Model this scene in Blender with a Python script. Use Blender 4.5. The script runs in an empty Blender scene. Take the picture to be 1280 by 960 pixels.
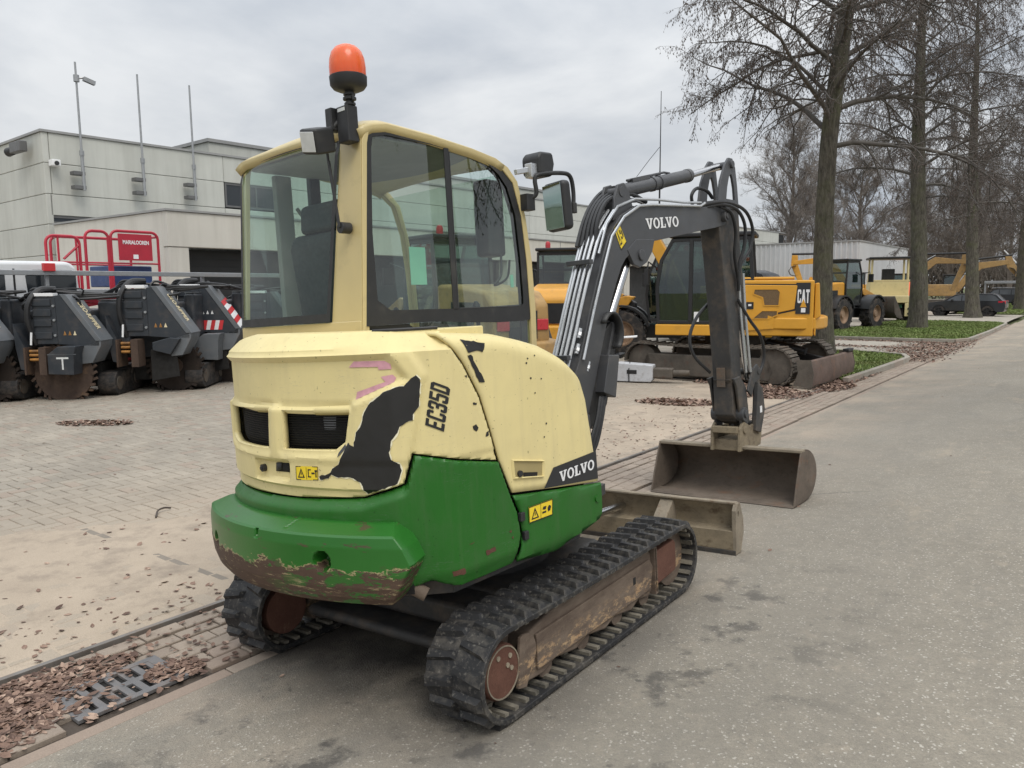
import bpy, bmesh, math, random
import numpy as np
from mathutils import Vector, Matrix
PI = math.pi
R = math.radians
scene = bpy.context.scene
C = scene.collection
random.seed(7)
np.random.seed(7)

# ---------------------------------------------------------------- camera
cd = bpy.data.cameras.new("camera")
cam = bpy.data.objects.new("camera", cd)
C.objects.link(cam)
cd.sensor_width = 36.0
cd.lens = 27.03
cd.clip_start = 0.05
cd.clip_end = 2000.0
yaw, pitch, roll = 0.6596, 0.1221, -0.0066
fw = Vector((-math.sin(yaw) * math.cos(pitch), math.cos(yaw) * math.cos(pitch), -math.sin(pitch)))
rt = Vector((math.cos(yaw), math.sin(yaw), 0))
up = rt.cross(fw)
rt2 = rt * math.cos(roll) + up * math.sin(roll)
up2 = -rt * math.sin(roll) + up * math.cos(roll)
cm = Matrix((rt2, up2, -fw)).transposed().to_4x4()
cm.translation = (0, 0, 1.6737)
cam.matrix_world = cm
scene.camera = cam

# ---------------------------------------------------------------- sky, sun, exposure
SUN_EL, SUN_AZ = R(56), R(118)          # azimuth the light comes from, from +Y clockwise
w = bpy.data.worlds.new("World")
scene.world = w
w.use_nodes = True
nt = w.node_tree
nt.nodes.clear()
out = nt.nodes.new("ShaderNodeOutputWorld")
bg = nt.nodes.new("ShaderNodeBackground")
sky = nt.nodes.new("ShaderNodeTexSky")
sky.sky_type = 'NISHITA'
sky.sun_disc = False
sky.sun_elevation = SUN_EL
sky.sun_rotation = SUN_AZ
tc = nt.nodes.new("ShaderNodeTexCoord")
sep = nt.nodes.new("ShaderNodeSeparateXYZ")
nt.links.new(tc.outputs["Generated"], sep.inputs[0])
# cloud deck: stretch the direction so that clouds flatten towards the horizon
dv = nt.nodes.new("ShaderNodeMath"); dv.operation = 'ADD'; dv.inputs[1].default_value = 0.22
ab = nt.nodes.new("ShaderNodeMath"); ab.operation = 'ABSOLUTE'
nt.links.new(sep.outputs["Z"], ab.inputs[0]); nt.links.new(ab.outputs[0], dv.inputs[0])
vd = nt.nodes.new("ShaderNodeVectorMath"); vd.operation = 'DIVIDE'
cb = nt.nodes.new("ShaderNodeCombineXYZ")
for i in range(3): nt.links.new(dv.outputs[0], cb.inputs[i])
nt.links.new(tc.outputs["Generated"], vd.inputs[0]); nt.links.new(cb.outputs[0], vd.inputs[1])
n1 = nt.nodes.new("ShaderNodeTexNoise"); n1.inputs["Scale"].default_value = 1.5; n1.inputs["Detail"].default_value = 7
n1.inputs["Roughness"].default_value = 0.52; n1.inputs["Distortion"].default_value = 0.25
nt.links.new(vd.outputs[0], n1.inputs["Vector"])
cr = nt.nodes.new("ShaderNodeValToRGB")
cr.color_ramp.elements[0].position = 0.34; cr.color_ramp.elements[0].color = (6.0, 6.5, 7.2, 1)
cr.color_ramp.elements[1].position = 0.64; cr.color_ramp.elements[1].color = (9.7, 9.95, 10.2, 1)
nt.links.new(n1.outputs["Fac"], cr.inputs[0])
# overcast sky: brighter overhead than at the horizon
sq = nt.nodes.new("ShaderNodeMath"); sq.operation = 'MULTIPLY'
nt.links.new(sep.outputs["Z"], sq.inputs[0]); nt.links.new(sep.outputs["Z"], sq.inputs[1])
gr = nt.nodes.new("ShaderNodeMapRange"); gr.inputs["From Min"].default_value = 0.0; gr.inputs["From Max"].default_value = 1.0
gr.inputs["To Min"].default_value = 0.92; gr.inputs["To Max"].default_value = 3.0
nt.links.new(sq.outputs[0], gr.inputs["Value"])
ml = nt.nodes.new("ShaderNodeVectorMath"); ml.operation = 'SCALE'
nt.links.new(cr.outputs[0], ml.inputs[0]); nt.links.new(gr.outputs[0], ml.inputs["Scale"])
mx = nt.nodes.new("ShaderNodeMix"); mx.data_type = 'RGBA'; mx.inputs["Factor"].default_value = 0.96
nt.links.new(sky.outputs[0], mx.inputs["A"]); nt.links.new(ml.outputs[0], mx.inputs["B"])
nt.links.new(mx.outputs["Result"], bg.inputs["Color"])
bg.inputs["Strength"].default_value = 0.083
nt.links.new(bg.outputs[0], out.inputs["Surface"])

sl = bpy.data.lights.new("sun", 'SUN')
sl.energy = 1.5
sl.angle = R(30)
sl.color = (1.0, 0.94, 0.85)
sun = bpy.data.objects.new("sun", sl)
C.objects.link(sun)
sd = Vector((math.sin(SUN_AZ) * math.cos(SUN_EL), math.cos(SUN_AZ) * math.cos(SUN_EL), math.sin(SUN_EL)))
sun.rotation_euler = sd.to_track_quat('Z', 'Y').to_euler()
sun.location = (0, 0, 30)
scene.view_settings.view_transform = 'Standard'
scene.view_settings.look = 'None'
scene.view_settings.exposure = 0.0
scene.view_settings.gamma = 1.0
scene.view_settings.use_curve_mapping = False
scene.render.engine = 'CYCLES'
scene.cycles.max_bounces = 8
scene.cycles.transparent_max_bounces = 16

# ---------------------------------------------------------------- object helpers
def tag(o, label, cat, group=None, kind=None):
    o['label'] = label; o['category'] = cat
    if group: o['group'] = group
    if kind: o['kind'] = kind
    return o
def empty(name, loc=(0, 0, 0), rz=0.0, parent=None):
    o = bpy.data.objects.new(name, None); C.objects.link(o)
    o.empty_display_size = 0.2; o.location = loc; o.rotation_euler = (0, 0, rz)
    if parent: o.parent = parent
    return o
def thing(name, label, cat, loc=(0, 0, 0), rz=0.0, group=None):
    return tag(empty(name, loc, rz), label, cat, group)
def link(name, me, mat=None, parent=None, loc=None, rz=0.0):
    o = bpy.data.objects.new(name, me); C.objects.link(o)
    if mat is not None and len(me.materials) == 0: me.materials.append(mat)
    if parent: o.parent = parent
    if loc is not None: o.location = loc
    if rz: o.rotation_euler = (0, 0, rz)
    return o
KIDS = {}
def copy_tree(o, parent=None, mats=None):
    c = o.copy(); C.objects.link(c)
    c.parent = parent
    if mats and c.type == 'MESH':
        for i, s in enumerate(c.material_slots):
            if s.material and s.material.name in mats:
                s.link = 'OBJECT'; s.material = mats[s.material.name]
    for ch in list(o.children): copy_tree(ch, c, mats)
    return c

class MB:
    """collects shapes and links them as one mesh object"""
    def __init__(s): s.v = []; s.f = []
    def add(s, vs, fs):
        n = len(s.v); s.v.extend([tuple(p) for p in vs]); s.f.extend([tuple(i + n for i in f) for f in fs]); return s
    def box(s, x0, x1, y0, y1, z0, z1):
        return s.add([(x0,y0,z0),(x1,y0,z0),(x1,y1,z0),(x0,y1,z0),(x0,y0,z1),(x1,y0,z1),(x1,y1,z1),(x0,y1,z1)],
                     [(3,2,1,0),(4,5,6,7),(0,1,5,4),(1,2,6,5),(2,3,7,6),(3,0,4,7)])
    def obox(s, c, sz, rot):            # oriented box, rot = Matrix 3x3
        hx, hy, hz = sz[0]/2, sz[1]/2, sz[2]/2; c = Vector(c)
        vs = [c + rot @ Vector(p) for p in ((-hx,-hy,-hz),(hx,-hy,-hz),(hx,hy,-hz),(-hx,hy,-hz),(-hx,-hy,hz),(hx,-hy,hz),(hx,hy,hz),(-hx,hy,hz))]
        return s.add(vs, [(3,2,1,0),(4,5,6,7),(0,1,5,4),(1,2,6,5),(2,3,7,6),(3,0,4,7)])
    def bar(s, p0, p1, w, h, upv=(0,0,1)):   # rectangular bar between two points
        p0 = Vector(p0); p1 = Vector(p1); d = (p1-p0); L = d.length; d.normalize()
        sx = d.cross(Vector(upv))
        if sx.length < 1e-4: sx = d.cross(Vector((1,0,0)))
        sx.normalize(); sz = sx.cross(d)
        return s.obox((p0+p1)/2, (w, L, h), Matrix((sx, d, sz)).transposed())
    def cyl(s, p0, p1, r0, r1=None, n=14, caps=True):
        r1 = r0 if r1 is None else r1
        p0 = Vector(p0); p1 = Vector(p1); d = (p1-p0).normalized()
        a = d.orthogonal().normalized(); b = d.cross(a)
        vs = []
        for p, r in ((p0, r0), (p1, r1)):
            for i in range(n):
                t = 2*PI*i/n; vs.append(p + (a*math.cos(t) + b*math.sin(t))*r)
        fs = [(i, (i+1) % n, n+(i+1) % n, n+i) for i in range(n)]
        if caps: fs += [tuple(range(n-1, -1, -1)), tuple(range(n, 2*n))]
        return s.add(vs, fs)
    def tube(s, pts, r, n=8, caps=True):
        pts = [Vector(p) for p in pts]; m = len(pts)
        rs = r if isinstance(r, (list, tuple)) else [r]*m
        vs = []; a = None
        for i, p in enumerate(pts):
            d = (pts[min(i+1, m-1)] - pts[max(i-1, 0)])
            if d.length < 1e-9: d = Vector((0,0,1))
            d.normalize()
            if a is None: a = d.orthogonal().normalized()
            a = (a - d*a.dot(d)); a = a.normalized() if a.length > 1e-6 else d.orthogonal().normalized()
            b = d.cross(a)
            for k in range(n):
                t = 2*PI*k/n; vs.append(p + (a*math.cos(t)+b*math.sin(t))*rs[i])
        fs = [(i*n+k, i*n+(k+1) % n, (i+1)*n+(k+1) % n, (i+1)*n+k) for i in range(m-1) for k in range(n)]
        if caps: fs += [tuple(range(n-1, -1, -1)), tuple(range((m-1)*n, m*n))]
        return s.add(vs, fs)
    def prism(s, poly, a, b, axis='x'):     # polygon extruded along an axis
        def P(p, t):
            return (t, p[0], p[1]) if axis == 'x' else ((p[0], t, p[1]) if axis == 'y' else (p[0], p[1], t))
        n = len(poly); vs = [P(p, a) for p in poly] + [P(p, b) for p in poly]
        fs = [(i, (i+1) % n, n+(i+1) % n, n+i) for i in range(n)] + [tuple(range(n-1, -1, -1)), tuple(range(n, 2*n))]
        return s.add(vs, fs)
    def ring(s, po, pi_, a, b, axis='x'):   # prism with a hole, both loops of one length
        def P(p, t):
            return (t, p[0], p[1]) if axis == 'x' else ((p[0], t, p[1]) if axis == 'y' else (p[0], p[1], t))
        n = len(po); vs = [P(p, a) for p in po]+[P(p, a) for p in pi_]+[P(p, b) for p in po]+[P(p, b) for p in pi_]
        fs = []
        for i in range(n):
            j = (i+1) % n
            fs += [(i, j, n+j, n+i), (2*n+i, 3*n+i, 3*n+j, 2*n+j), (i, 2*n+i, 2*n+j, j), (n+i, n+j, 3*n+j, 3*n+i)]
        return s.add(vs, fs)
    def lathe(s, prof, o=(0,0,0), ax=(0,0,1), n=24, caps=True):
        o = Vector(o); d = Vector(ax).normalized(); a = d.orthogonal().normalized(); b = d.cross(a); vs = []
        for r, h in prof:
            for k in range(n):
                t = 2*PI*k/n; vs.append(o + d*h + (a*math.cos(t)+b*math.sin(t))*max(r, 1e-4))
        m = len(prof)
        fs = [(i*n+k, i*n+(k+1) % n, (i+1)*n+(k+1) % n, (i+1)*n+k) for i in range(m-1) for k in range(n)]
        fs += [tuple(range(n-1, -1, -1)), tuple(range((m-1)*n, m*n))] if caps else [((m-1)*n+k, (m-1)*n+(k+1) % n, (k+1) % n, k) for k in range(n)]
        return s.add(vs, fs)
    def grid(s, fn, nu, nv, wrap=False):
        vs = [fn(i/nu, j/nv) for i in range(nu if wrap else nu+1) for j in range(nv+1)]
        m = nu if wrap else nu+1
        fs = [(i*(nv+1)+j, ((i+1) % m)*(nv+1)+j, ((i+1) % m)*(nv+1)+j+1, i*(nv+1)+j+1) for i in range(nu) for j in range(nv)]
        return s.add(vs, fs)
    def mesh(s, name, smooth=38, fix=True):
        me = bpy.data.meshes.new(name); me.from_pydata(s.v, [], s.f)
        if fix:
            bm = bmesh.new(); bm.from_mesh(me); bmesh.ops.recalc_face_normals(bm, faces=bm.faces); bm.to_mesh(me); bm.free()
        if smooth:
            me.shade_smooth(); me.set_sharp_from_angle(angle=R(smooth))
        return me
    def build(s, name, mat, parent=None, bevel=0.0, smooth=38, loc=None, rz=0.0, seg=2, fix=True):
        o = link(name, s.mesh(name, smooth, fix), mat, parent, loc, rz)
        if bevel:
            md = o.modifiers.new("edge", 'BEVEL'); md.width = bevel; md.segments = seg; md.limit_method = 'ANGLE'
            md.angle_limit = R(35); md.harden_normals = bool(smooth)
        return o
def lerp(a, b, t): return a + (b-a)*t
def sstep(x, a, b):
    t = min(1.0, max(0.0, (x-a)/(b-a))); return t*t*(3-2*t)
def interp(x, xs, ys):
    return float(np.interp(x, xs, ys))
def arc(cx, cy, r, a0, a1, n):
    return [(cx + r*math.cos(R(lerp(a0, a1, i/n))), cy + r*math.sin(R(lerp(a0, a1, i/n)))) for i in range(n+1)]
def smooth_path(pts, n=6):             # Catmull-Rom through 3D points
    P = [Vector(p) for p in pts]; P = [P[0]*2-P[1]] + P + [P[-1]*2-P[-2]]; out = []
    for i in range(1, len(P)-2):
        for k in range(n):
            t = k/n; a, b, c_, d = P[i-1], P[i], P[i+1], P[i+2]
            out.append(0.5*((2*b) + (c_-a)*t + (2*a-5*b+4*c_-d)*t*t + (3*b-a-3*c_+d)*t**3))
    out.append(P[-2]); return out

# ---------------------------------------------------------------- materials
class NT:
    def __init__(s, name):
        s.m = bpy.data.materials.new(name); s.m.use_nodes = True; s.t = s.m.node_tree
        s.b = s.t.nodes["Principled BSDF"]; s.co = s.t.nodes.new("ShaderNodeTexCoord")
    def put(s, sock, v):
        if isinstance(v, bpy.types.NodeSocket): s.t.links.new(v, sock)
        elif isinstance(v, (tuple, list)) and len(v) == 3 and sock.type == 'RGBA': sock.default_value = (*v, 1)
        else: sock.default_value = v
    def pos(s, scale=(1,1,1), rot=(0,0,0), gen="Object"):
        n = s.t.nodes.new("ShaderNodeMapping"); s.t.links.new(s.co.outputs[gen], n.inputs[0])
        n.inputs["Scale"].default_value = scale; n.inputs["Rotation"].default_value = rot; return n.outputs[0]
    def noise(s, scale, detail=4, rough=0.55, vec=None, dist=0.0, col=False):
        n = s.t.nodes.new("ShaderNodeTexNoise"); n.inputs["Scale"].default_value = scale; n.inputs["Detail"].default_value = detail
        n.inputs["Roughness"].default_value = rough; n.inputs["Distortion"].default_value = dist
        s.t.links.new(vec if vec is not None else s.co.outputs["Object"], n.inputs["Vector"]); return n.outputs["Color" if col else "Fac"]
    def voro(s, scale, feature='F1', out="Distance", vec=None, rnd=1.0):
        n = s.t.nodes.new("ShaderNodeTexVoronoi"); n.feature = feature; n.inputs["Scale"].default_value = scale; n.inputs["Randomness"].default_value = rnd
        s.t.links.new(vec if vec is not None else s.co.outputs["Object"], n.inputs["Vector"]); return n.outputs[out]
    def rng(s, v, a, b, c=0.0, d=1.0, smooth=False):
        n = s.t.nodes.new("ShaderNodeMapRange"); n.clamp = True
        if smooth: n.interpolation_type = 'SMOOTHSTEP'
        for k, x in zip(("From Min", "From Max", "To Min", "To Max"), (a, b, c, d)): n.inputs[k].default_value = x
        s.put(n.inputs["Value"], v); return n.outputs[0]
    def mth(s, op, a, b=0.0):
        n = s.t.nodes.new("ShaderNodeMath"); n.operation = op; s.put(n.inputs[0], a); s.put(n.inputs[1], b); return n.outputs[0]
    def mix(s, f, a, b, blend='MIX'):
        n = s.t.nodes.new("ShaderNodeMix"); n.data_type = 'RGBA'; n.blend_type = blend
        s.put(n.inputs["Factor"], f); s.put(n.inputs["A"], a); s.put(n.inputs["B"], b); return n.outputs["Result"]
    def sepz(s, k="Z", gen="Object"):
        n = s.t.nodes.new("ShaderNodeSeparateXYZ"); s.t.links.new(s.co.outputs[gen], n.inputs[0]); return n.outputs[k]
    def attr(s, name):
        n = s.t.nodes.new("ShaderNodeAttribute"); n.attribute_name = name; return n.outputs["Fac"]
    def objrnd(s):
        n = s.t.nodes.new("ShaderNodeObjectInfo"); return n.outputs["Random"]
    def bump(s, h, strength=0.4, dist=0.01):
        n = s.t.nodes.new("ShaderNodeBump"); n.inputs["Strength"].default_value = strength; n.inputs["Distance"].default_value = dist
        s.put(n.inputs["Height"], h); s.t.links.new(n.outputs[0], s.b.inputs["Normal"])
    def done(s, col, rough=0.5, metal=0.0, spec=0.5):
        s.put(s.b.inputs["Base Color"], col); s.put(s.b.inputs["Roughness"], rough); s.put(s.b.inputs["Metallic"], metal)
        s.b.inputs["Specular IOR Level"].default_value = spec; return s.m
def paint(name, col, rough=0.4, var=0.12, vs=3.0, dirt=None, damt=0.5, dscale=6.0, metal=0.0, bump=0.0, bscale=80.0, spec=0.5):
    """painted or plain surface: slow tone drift, blotches of dirt, fine relief"""
    n = NT(name)
    f = n.rng(n.noise(vs, 5, 0.6), 0.3, 0.7)
    c = n.mix(f, tuple(x*(1-var) for x in col), tuple(min(1, x*(1+var)) for x in col))
    rr = n.rng(n.noise(vs*4, 4), 0.3, 0.7, rough*0.8, min(1, rough*1.25))
    if dirt:
        d = n.rng(n.noise(dscale, 7, 0.68), 0.62-0.3*damt, 0.80-0.12*damt)
        c = n.mix(n.mth('MULTIPLY', d, min(1.0, damt+0.25)), c, dirt)
        rr = n.mth('MAXIMUM', rr, n.mth('MULTIPLY', d, 0.85))
    if bump: n.bump(n.noise(bscale, 3), bump, 0.004)
    return n.done(c, rr, metal, spec)
CAM = Vector((0, 0, 1.6737))
def to_px(p):                       # where a place lands in a 1280 x 960 view (used only to skip what is out of view)
    d = Vector(p) - CAM; z = d.dot(fw)
    if z < 0.1: return None
    return 640 + 961*d.dot(rt2)/z, 480 - 961*d.dot(up2)/z
def in_view(p, m=40):
    q = to_px(p)
    return q is not None and -m < q[0] < 1280+m and -m < q[1] < 960+m

# ---------------------------------------------------------------- ground materials
n = NT("asphalt")
P_ = n.pos()
chips = n.voro(125, out="Color", vec=P_)
sp = n.t.nodes.new("ShaderNodeSeparateColor"); n.t.links.new(chips, sp.inputs[0])
base = n.mix(n.rng(n.noise(0.55, 6, 0.62), 0.3, 0.7), (0.225, 0.198, 0.154), (0.325, 0.287, 0.226))
base = n.mix(n.rng(n.noise(230, 2, 0.5), 0.35, 0.7, 0, 0.55), base, (0.385, 0.352, 0.295))
c = n.mix(n.rng(sp.outputs[0], 0.0, 1.0, 0.0, 0.42), base, (0.145, 0.132, 0.112))
c = n.mix(n.rng(n.noise(14, 6, 0.7), 0.42, 0.72, 0, 0.45), c, (0.165, 0.148, 0.122))
c = n.mix(n.rng(n.noise(7, 6, 0.72, n.pos((1, 1, 1), (0, 0, 0.7))), 0.56, 0.72, 0, 0.4), c, (0.44, 0.37, 0.285))
c = n.mix(n.rng(sp.outputs[1], 0.95, 0.97, 0, 0.6), c, (0.60, 0.56, 0.49))       # pale stone chips
# sandy wash beside the gutter
xs = n.sepz("X")
sand = n.mth('MULTIPLY', n.rng(xs, -3.35, -1.6, 1.0, 0.0), n.rng(n.noise(1.3, 6, 0.65), 0.38, 0.66))
c = n.mix(n.mth('MULTIPLY', sand, 0.75), c, (0.44, 0.35, 0.265))
pale = n.rng(n.noise(0.8, 7, 0.66, n.pos((1.5, 0.5, 1))), 0.58, 0.72, 0, 0.6)
c = n.mix(pale, c, (0.47, 0.385, 0.28))
wear = n.rng(n.noise(2.2, 7, 0.7, n.pos((1.2, 0.25, 1), (0, 0, 0.05))), 0.50, 0.72, 0, 0.5)
c = n.mix(wear, c, (0.185, 0.17, 0.145))
# oil and water spots around where machines stand
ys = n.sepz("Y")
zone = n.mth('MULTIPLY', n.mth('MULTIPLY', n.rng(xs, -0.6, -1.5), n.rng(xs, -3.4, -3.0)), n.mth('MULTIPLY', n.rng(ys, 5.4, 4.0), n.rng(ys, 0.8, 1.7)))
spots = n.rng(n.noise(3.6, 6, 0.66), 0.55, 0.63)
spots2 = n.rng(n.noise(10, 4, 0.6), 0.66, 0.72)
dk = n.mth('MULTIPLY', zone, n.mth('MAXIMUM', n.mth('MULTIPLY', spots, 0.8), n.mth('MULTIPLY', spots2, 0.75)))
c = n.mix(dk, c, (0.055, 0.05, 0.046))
ln = n.mth('ADD', n.mth('ADD', n.mth('MULTIPLY', xs, -0.6), n.mth('MULTIPLY', ys, 0.8)), n.mth('MULTIPLY', n.noise(5, 5, 0.7), 0.10))
crack = n.mth('MULTIPLY', n.rng(n.mth('ABSOLUTE', n.mth('SUBTRACT', ln, 6.65)), 0.004, 0.011, 0.75, 0.0), n.mth('MULTIPLY', n.rng(xs, -2.5, -2.3), n.rng(xs, -1.5, -1.7)))
c = n.mix(crack, c, (0.06, 0.055, 0.05))
rut = n.mth('MULTIPLY', n.rng(n.noise(0.35, 5, 0.6, n.pos((1.0, 0.12, 1))), 0.46, 0.64), 0.35)
c = n.mix(rut, c, (0.20, 0.185, 0.16))
under = n.mth('MULTIPLY', n.mth('MULTIPLY', n.rng(xs, -1.5, -2.1), n.rng(xs, -3.7, -3.3)), n.mth('MULTIPLY', n.rng(ys, 4.6, 3.9), n.rng(ys, 1.75, 2.35)))  # shade under the excavator painted into the asphalt, blotched with oil
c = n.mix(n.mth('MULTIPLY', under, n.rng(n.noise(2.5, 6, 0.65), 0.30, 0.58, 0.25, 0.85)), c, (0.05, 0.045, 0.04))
n.bump(n.mth('ADD', n.voro(125, vec=P_), n.mth('MULTIPLY', n.noise(230, 2), 0.5)), 0.55, 0.006)
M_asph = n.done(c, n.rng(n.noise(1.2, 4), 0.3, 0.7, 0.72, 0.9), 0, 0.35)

def ground_mat(name, a, b, dirtc, scale=1.0, bumpd=0.003, tone=True, spots=0.5, bs=120):
    n = NT(name)
    if name in ("paver_brick", "gutter_brick", "kerb_concrete"): wp = None
    g = n.t.nodes.new("ShaderNodeNewGeometry").outputs["Position"]
    f = n.rng(n.noise(1.1*scale, 7, 0.65, g), 0.3, 0.7)
    c = n.mix(f, a, b)
    if tone:
        t = n.mth('FRACT', n.mth('ADD', n.attr("tone"), n.objrnd()))
        c = n.mix(n.rng(t, 0, 1, 0, 0.5), c, tuple(x*0.66 for x in a))
        c = n.mix(n.rng(t, 0.86, 0.9, 0, 0.35), c, (0.40, 0.29, 0.23))
    if name == 'paver_brick':            # sand dragged over the bricks that lie next to the sandy strip
        sx = n.t.nodes.new('ShaderNodeSeparateXYZ'); n.t.links.new(g, sx.inputs[0])
        dr = n.mth('MULTIPLY', n.rng(sx.outputs['X'], -8.2, -6.0), n.rng(n.noise(1.7, 7, 0.7, g), 0.25, 0.55, 0.45, 1.0))
        c = n.mix(n.mth('MULTIPLY', dr, 0.78), c, (0.42, 0.345, 0.265))
    c = n.mix(n.rng(n.noise(2.6*scale, 8, 0.7, g), 0.5, 0.72, 0, spots), c, dirtc)
    c = n.mix(n.rng(n.noise(160, 2, 0.5, g), 0.3, 0.75, 0, 0.35), c, tuple(x*0.5 for x in a))
    nb = n.noise(bs, 4, 0.6, g)
    n.bump(nb, 0.5, bumpd)
    return n.done(c, 0.88, 0, 0.3)
M_paver = ground_mat("paver_brick", (0.285, 0.252, 0.207), (0.395, 0.35, 0.288), (0.44, 0.375, 0.295), spots=0.4)
M_gutbr = ground_mat("gutter_brick", (0.315, 0.26, 0.21), (0.42, 0.345, 0.275), (0.20, 0.15, 0.125), spots=0.5)
M_apron = ground_mat("trampled_sand", (0.365, 0.298, 0.228), (0.485, 0.40, 0.308), (0.225, 0.185, 0.148), scale=1.1, tone=False, spots=0.9, bumpd=0.008, bs=55)
M_joint = ground_mat("joint_sand", (0.125, 0.106, 0.086), (0.175, 0.148, 0.118), (0.075, 0.064, 0.053), tone=False)
M_kerbd = ground_mat("dirty_kerb", (0.20, 0.175, 0.145), (0.29, 0.25, 0.205), (0.13, 0.11, 0.09), tone=False)
M_gsoil = ground_mat("gutter_soil", (0.085, 0.068, 0.055), (0.13, 0.105, 0.085), (0.05, 0.04, 0.034), tone=False)
M_kerb = ground_mat("kerb_concrete", (0.32, 0.295, 0.25), (0.42, 0.385, 0.325), (0.17, 0.15, 0.115), tone=True)
M_drive = ground_mat("pale_drive", (0.34, 0.305, 0.255), (0.44, 0.40, 0.335), (0.22, 0.185, 0.15), tone=False)
M_soil = ground_mat("soil", (0.10, 0.115, 0.05), (0.15, 0.165, 0.07), (0.05, 0.04, 0.03), tone=False)
n = NT("far_pavers")
br = n.t.nodes.new("ShaderNodeTexBrick"); n.t.links.new(n.pos(), br.inputs["Vector"])
br.inputs["Scale"].default_value = 1.0; br.inputs["Brick Width"].default_value = 0.224; br.inputs["Row Height"].default_value = 0.112
br.inputs["Mortar Size"].default_value = 0.006
br.inputs["Color1"].default_value = (0.285, 0.252, 0.207, 1); br.inputs["Color2"].default_value = (0.395, 0.35, 0.288, 1); br.inputs["Mortar"].default_value = (0.20, 0.17, 0.14, 1)
c = n.mix(n.rng(n.noise(0.8, 7, 0.65), 0.45, 0.72, 0, 0.5), br.outputs["Color"], (0.50, 0.42, 0.33))
M_farp = n.done(c, 0.88, 0, 0.3)
n = NT("grass_blade")
t = n.attr("tone")
c = n.mix(t, (0.085, 0.125, 0.032), (0.215, 0.28, 0.085))
c = n.mix(n.rng(n.noise(0.9, 4), 0.45, 0.7, 0, 0.55), c, (0.17, 0.16, 0.07))
M_grass = n.done(c, 0.7, 0, 0.25)
n = NT("dead_leaf")
t = n.attr("tone")
c = n.mix(n.rng(t, 0, 0.55), (0.095, 0.058, 0.045), (0.235, 0.15, 0.112))
c = n.mix(n.rng(t, 0.72, 1.0), c, (0.46, 0.33, 0.25))
c = n.mix(n.rng(n.noise(40, 3), 0.4, 0.75, 0, 0.4), c, (0.07, 0.045, 0.035))
M_leaf = n.done(c, 0.75, 0, 0.3)

# ---------------------------------------------------------------- ground
def road_z(x):
    return interp(x, [-3.3, 0.3, 2.0, 4.0, 7.0, 12.0], [-0.2013, 0.0183, 0.09, 0.12, 0.10, -0.05])
def sheet(name, fn, nu, nv, mat):
    o = MB().grid(fn, nu, nv).build(name, mat, smooth=60)
    return o
terrain = tag(MB().add([(-900,-300,-0.42),(900,-300,-0.42),(900,1200,-0.42),(-900,1200,-0.42)], [(0,1,2,3)]).build("ground", M_soil, smooth=0),
              "dark flat ground reaching to the horizon beyond the yard", "ground", kind='structure')
RX = [-3.3, -2.4, -1.5, -0.6, 0.3, 1.2, 2.0, 3.0, 4.0, 5.5, 7.0, 9.5, 12.0]
rm = MB(); RY = [-8, 0, 4, 8, 14, 22, 34, 50, 80, 130, 260]
def gutter_x(y): return interp(y, [-8, 10, 22, 34, 50, 80, 130, 260], [-3.3, -3.3, -3.42, -3.55, -3.8, -4.4, -5.2, -7])
for y in RY:
    for x in RX: rm.v.append((x if x > -3.2 else gutter_x(y), y, road_z(x)))
for j in range(len(RY)-1):
    for i in range(len(RX)-1):
        a = j*len(RX)+i; rm.f.append((a, a+1, a+len(RX)+1, a+len(RX)))
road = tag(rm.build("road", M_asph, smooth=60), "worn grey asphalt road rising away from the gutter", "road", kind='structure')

# yard of brick pavers laid in a herringbone
yb = MB()
yb.add([(-17,-4,-0.214),(-4.1,-4,-0.214),(-4.1,16,-0.214),(-17,16,-0.214)], [(0,1,2,3)])
yard = tag(yb.build("yard", M_joint, smooth=0), "paved yard of grey brick pavers with dark sandy joints", "yard", kind='structure')
fy = MB()
for (x0, x1, y0, y1) in ((-70, -15.5, -30, 140), (-15.5, -4.1, 15.7, 29.35), (-15.5, -9.2, 29.35, 140), (-9.2, -4.35, 46.2, 60)):
    fy.add([(x0,y0,-0.203),(x1,y0,-0.203),(x1,y1,-0.203),(x0,y1,-0.203)], [(0,1,2,3)])
fyo = fy.build("far_yard", M_farp, smooth=0)
tag(fyo, "far part of the paved yard under the parked machines", "yard", kind='structure')
cl = 0.112
def brick_geo(L, W, H=0.03, g=0.0035, ch=0.005):
    a, b = L/2-g, W/2-g
    vs = [(-a,-b,-H),(a,-b,-H),(a,b,-H),(-a,b,-H),(-a,-b,-ch),(a,-b,-ch),(a,b,-ch),(-a,b,-ch),(-a+ch,-b+ch,0),(a-ch,-b+ch,0),(a-ch,b-ch,0),(-a+ch,b-ch,0)]
    fs = [(8,9,10,11)] + [(i, (i+1) % 4, 4+(i+1) % 4, 4+i) for i in range(4)] + [(4+i, 4+(i+1) % 4, 8+(i+1) % 4, 8+i) for i in range(4)]
    return vs, fs
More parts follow.
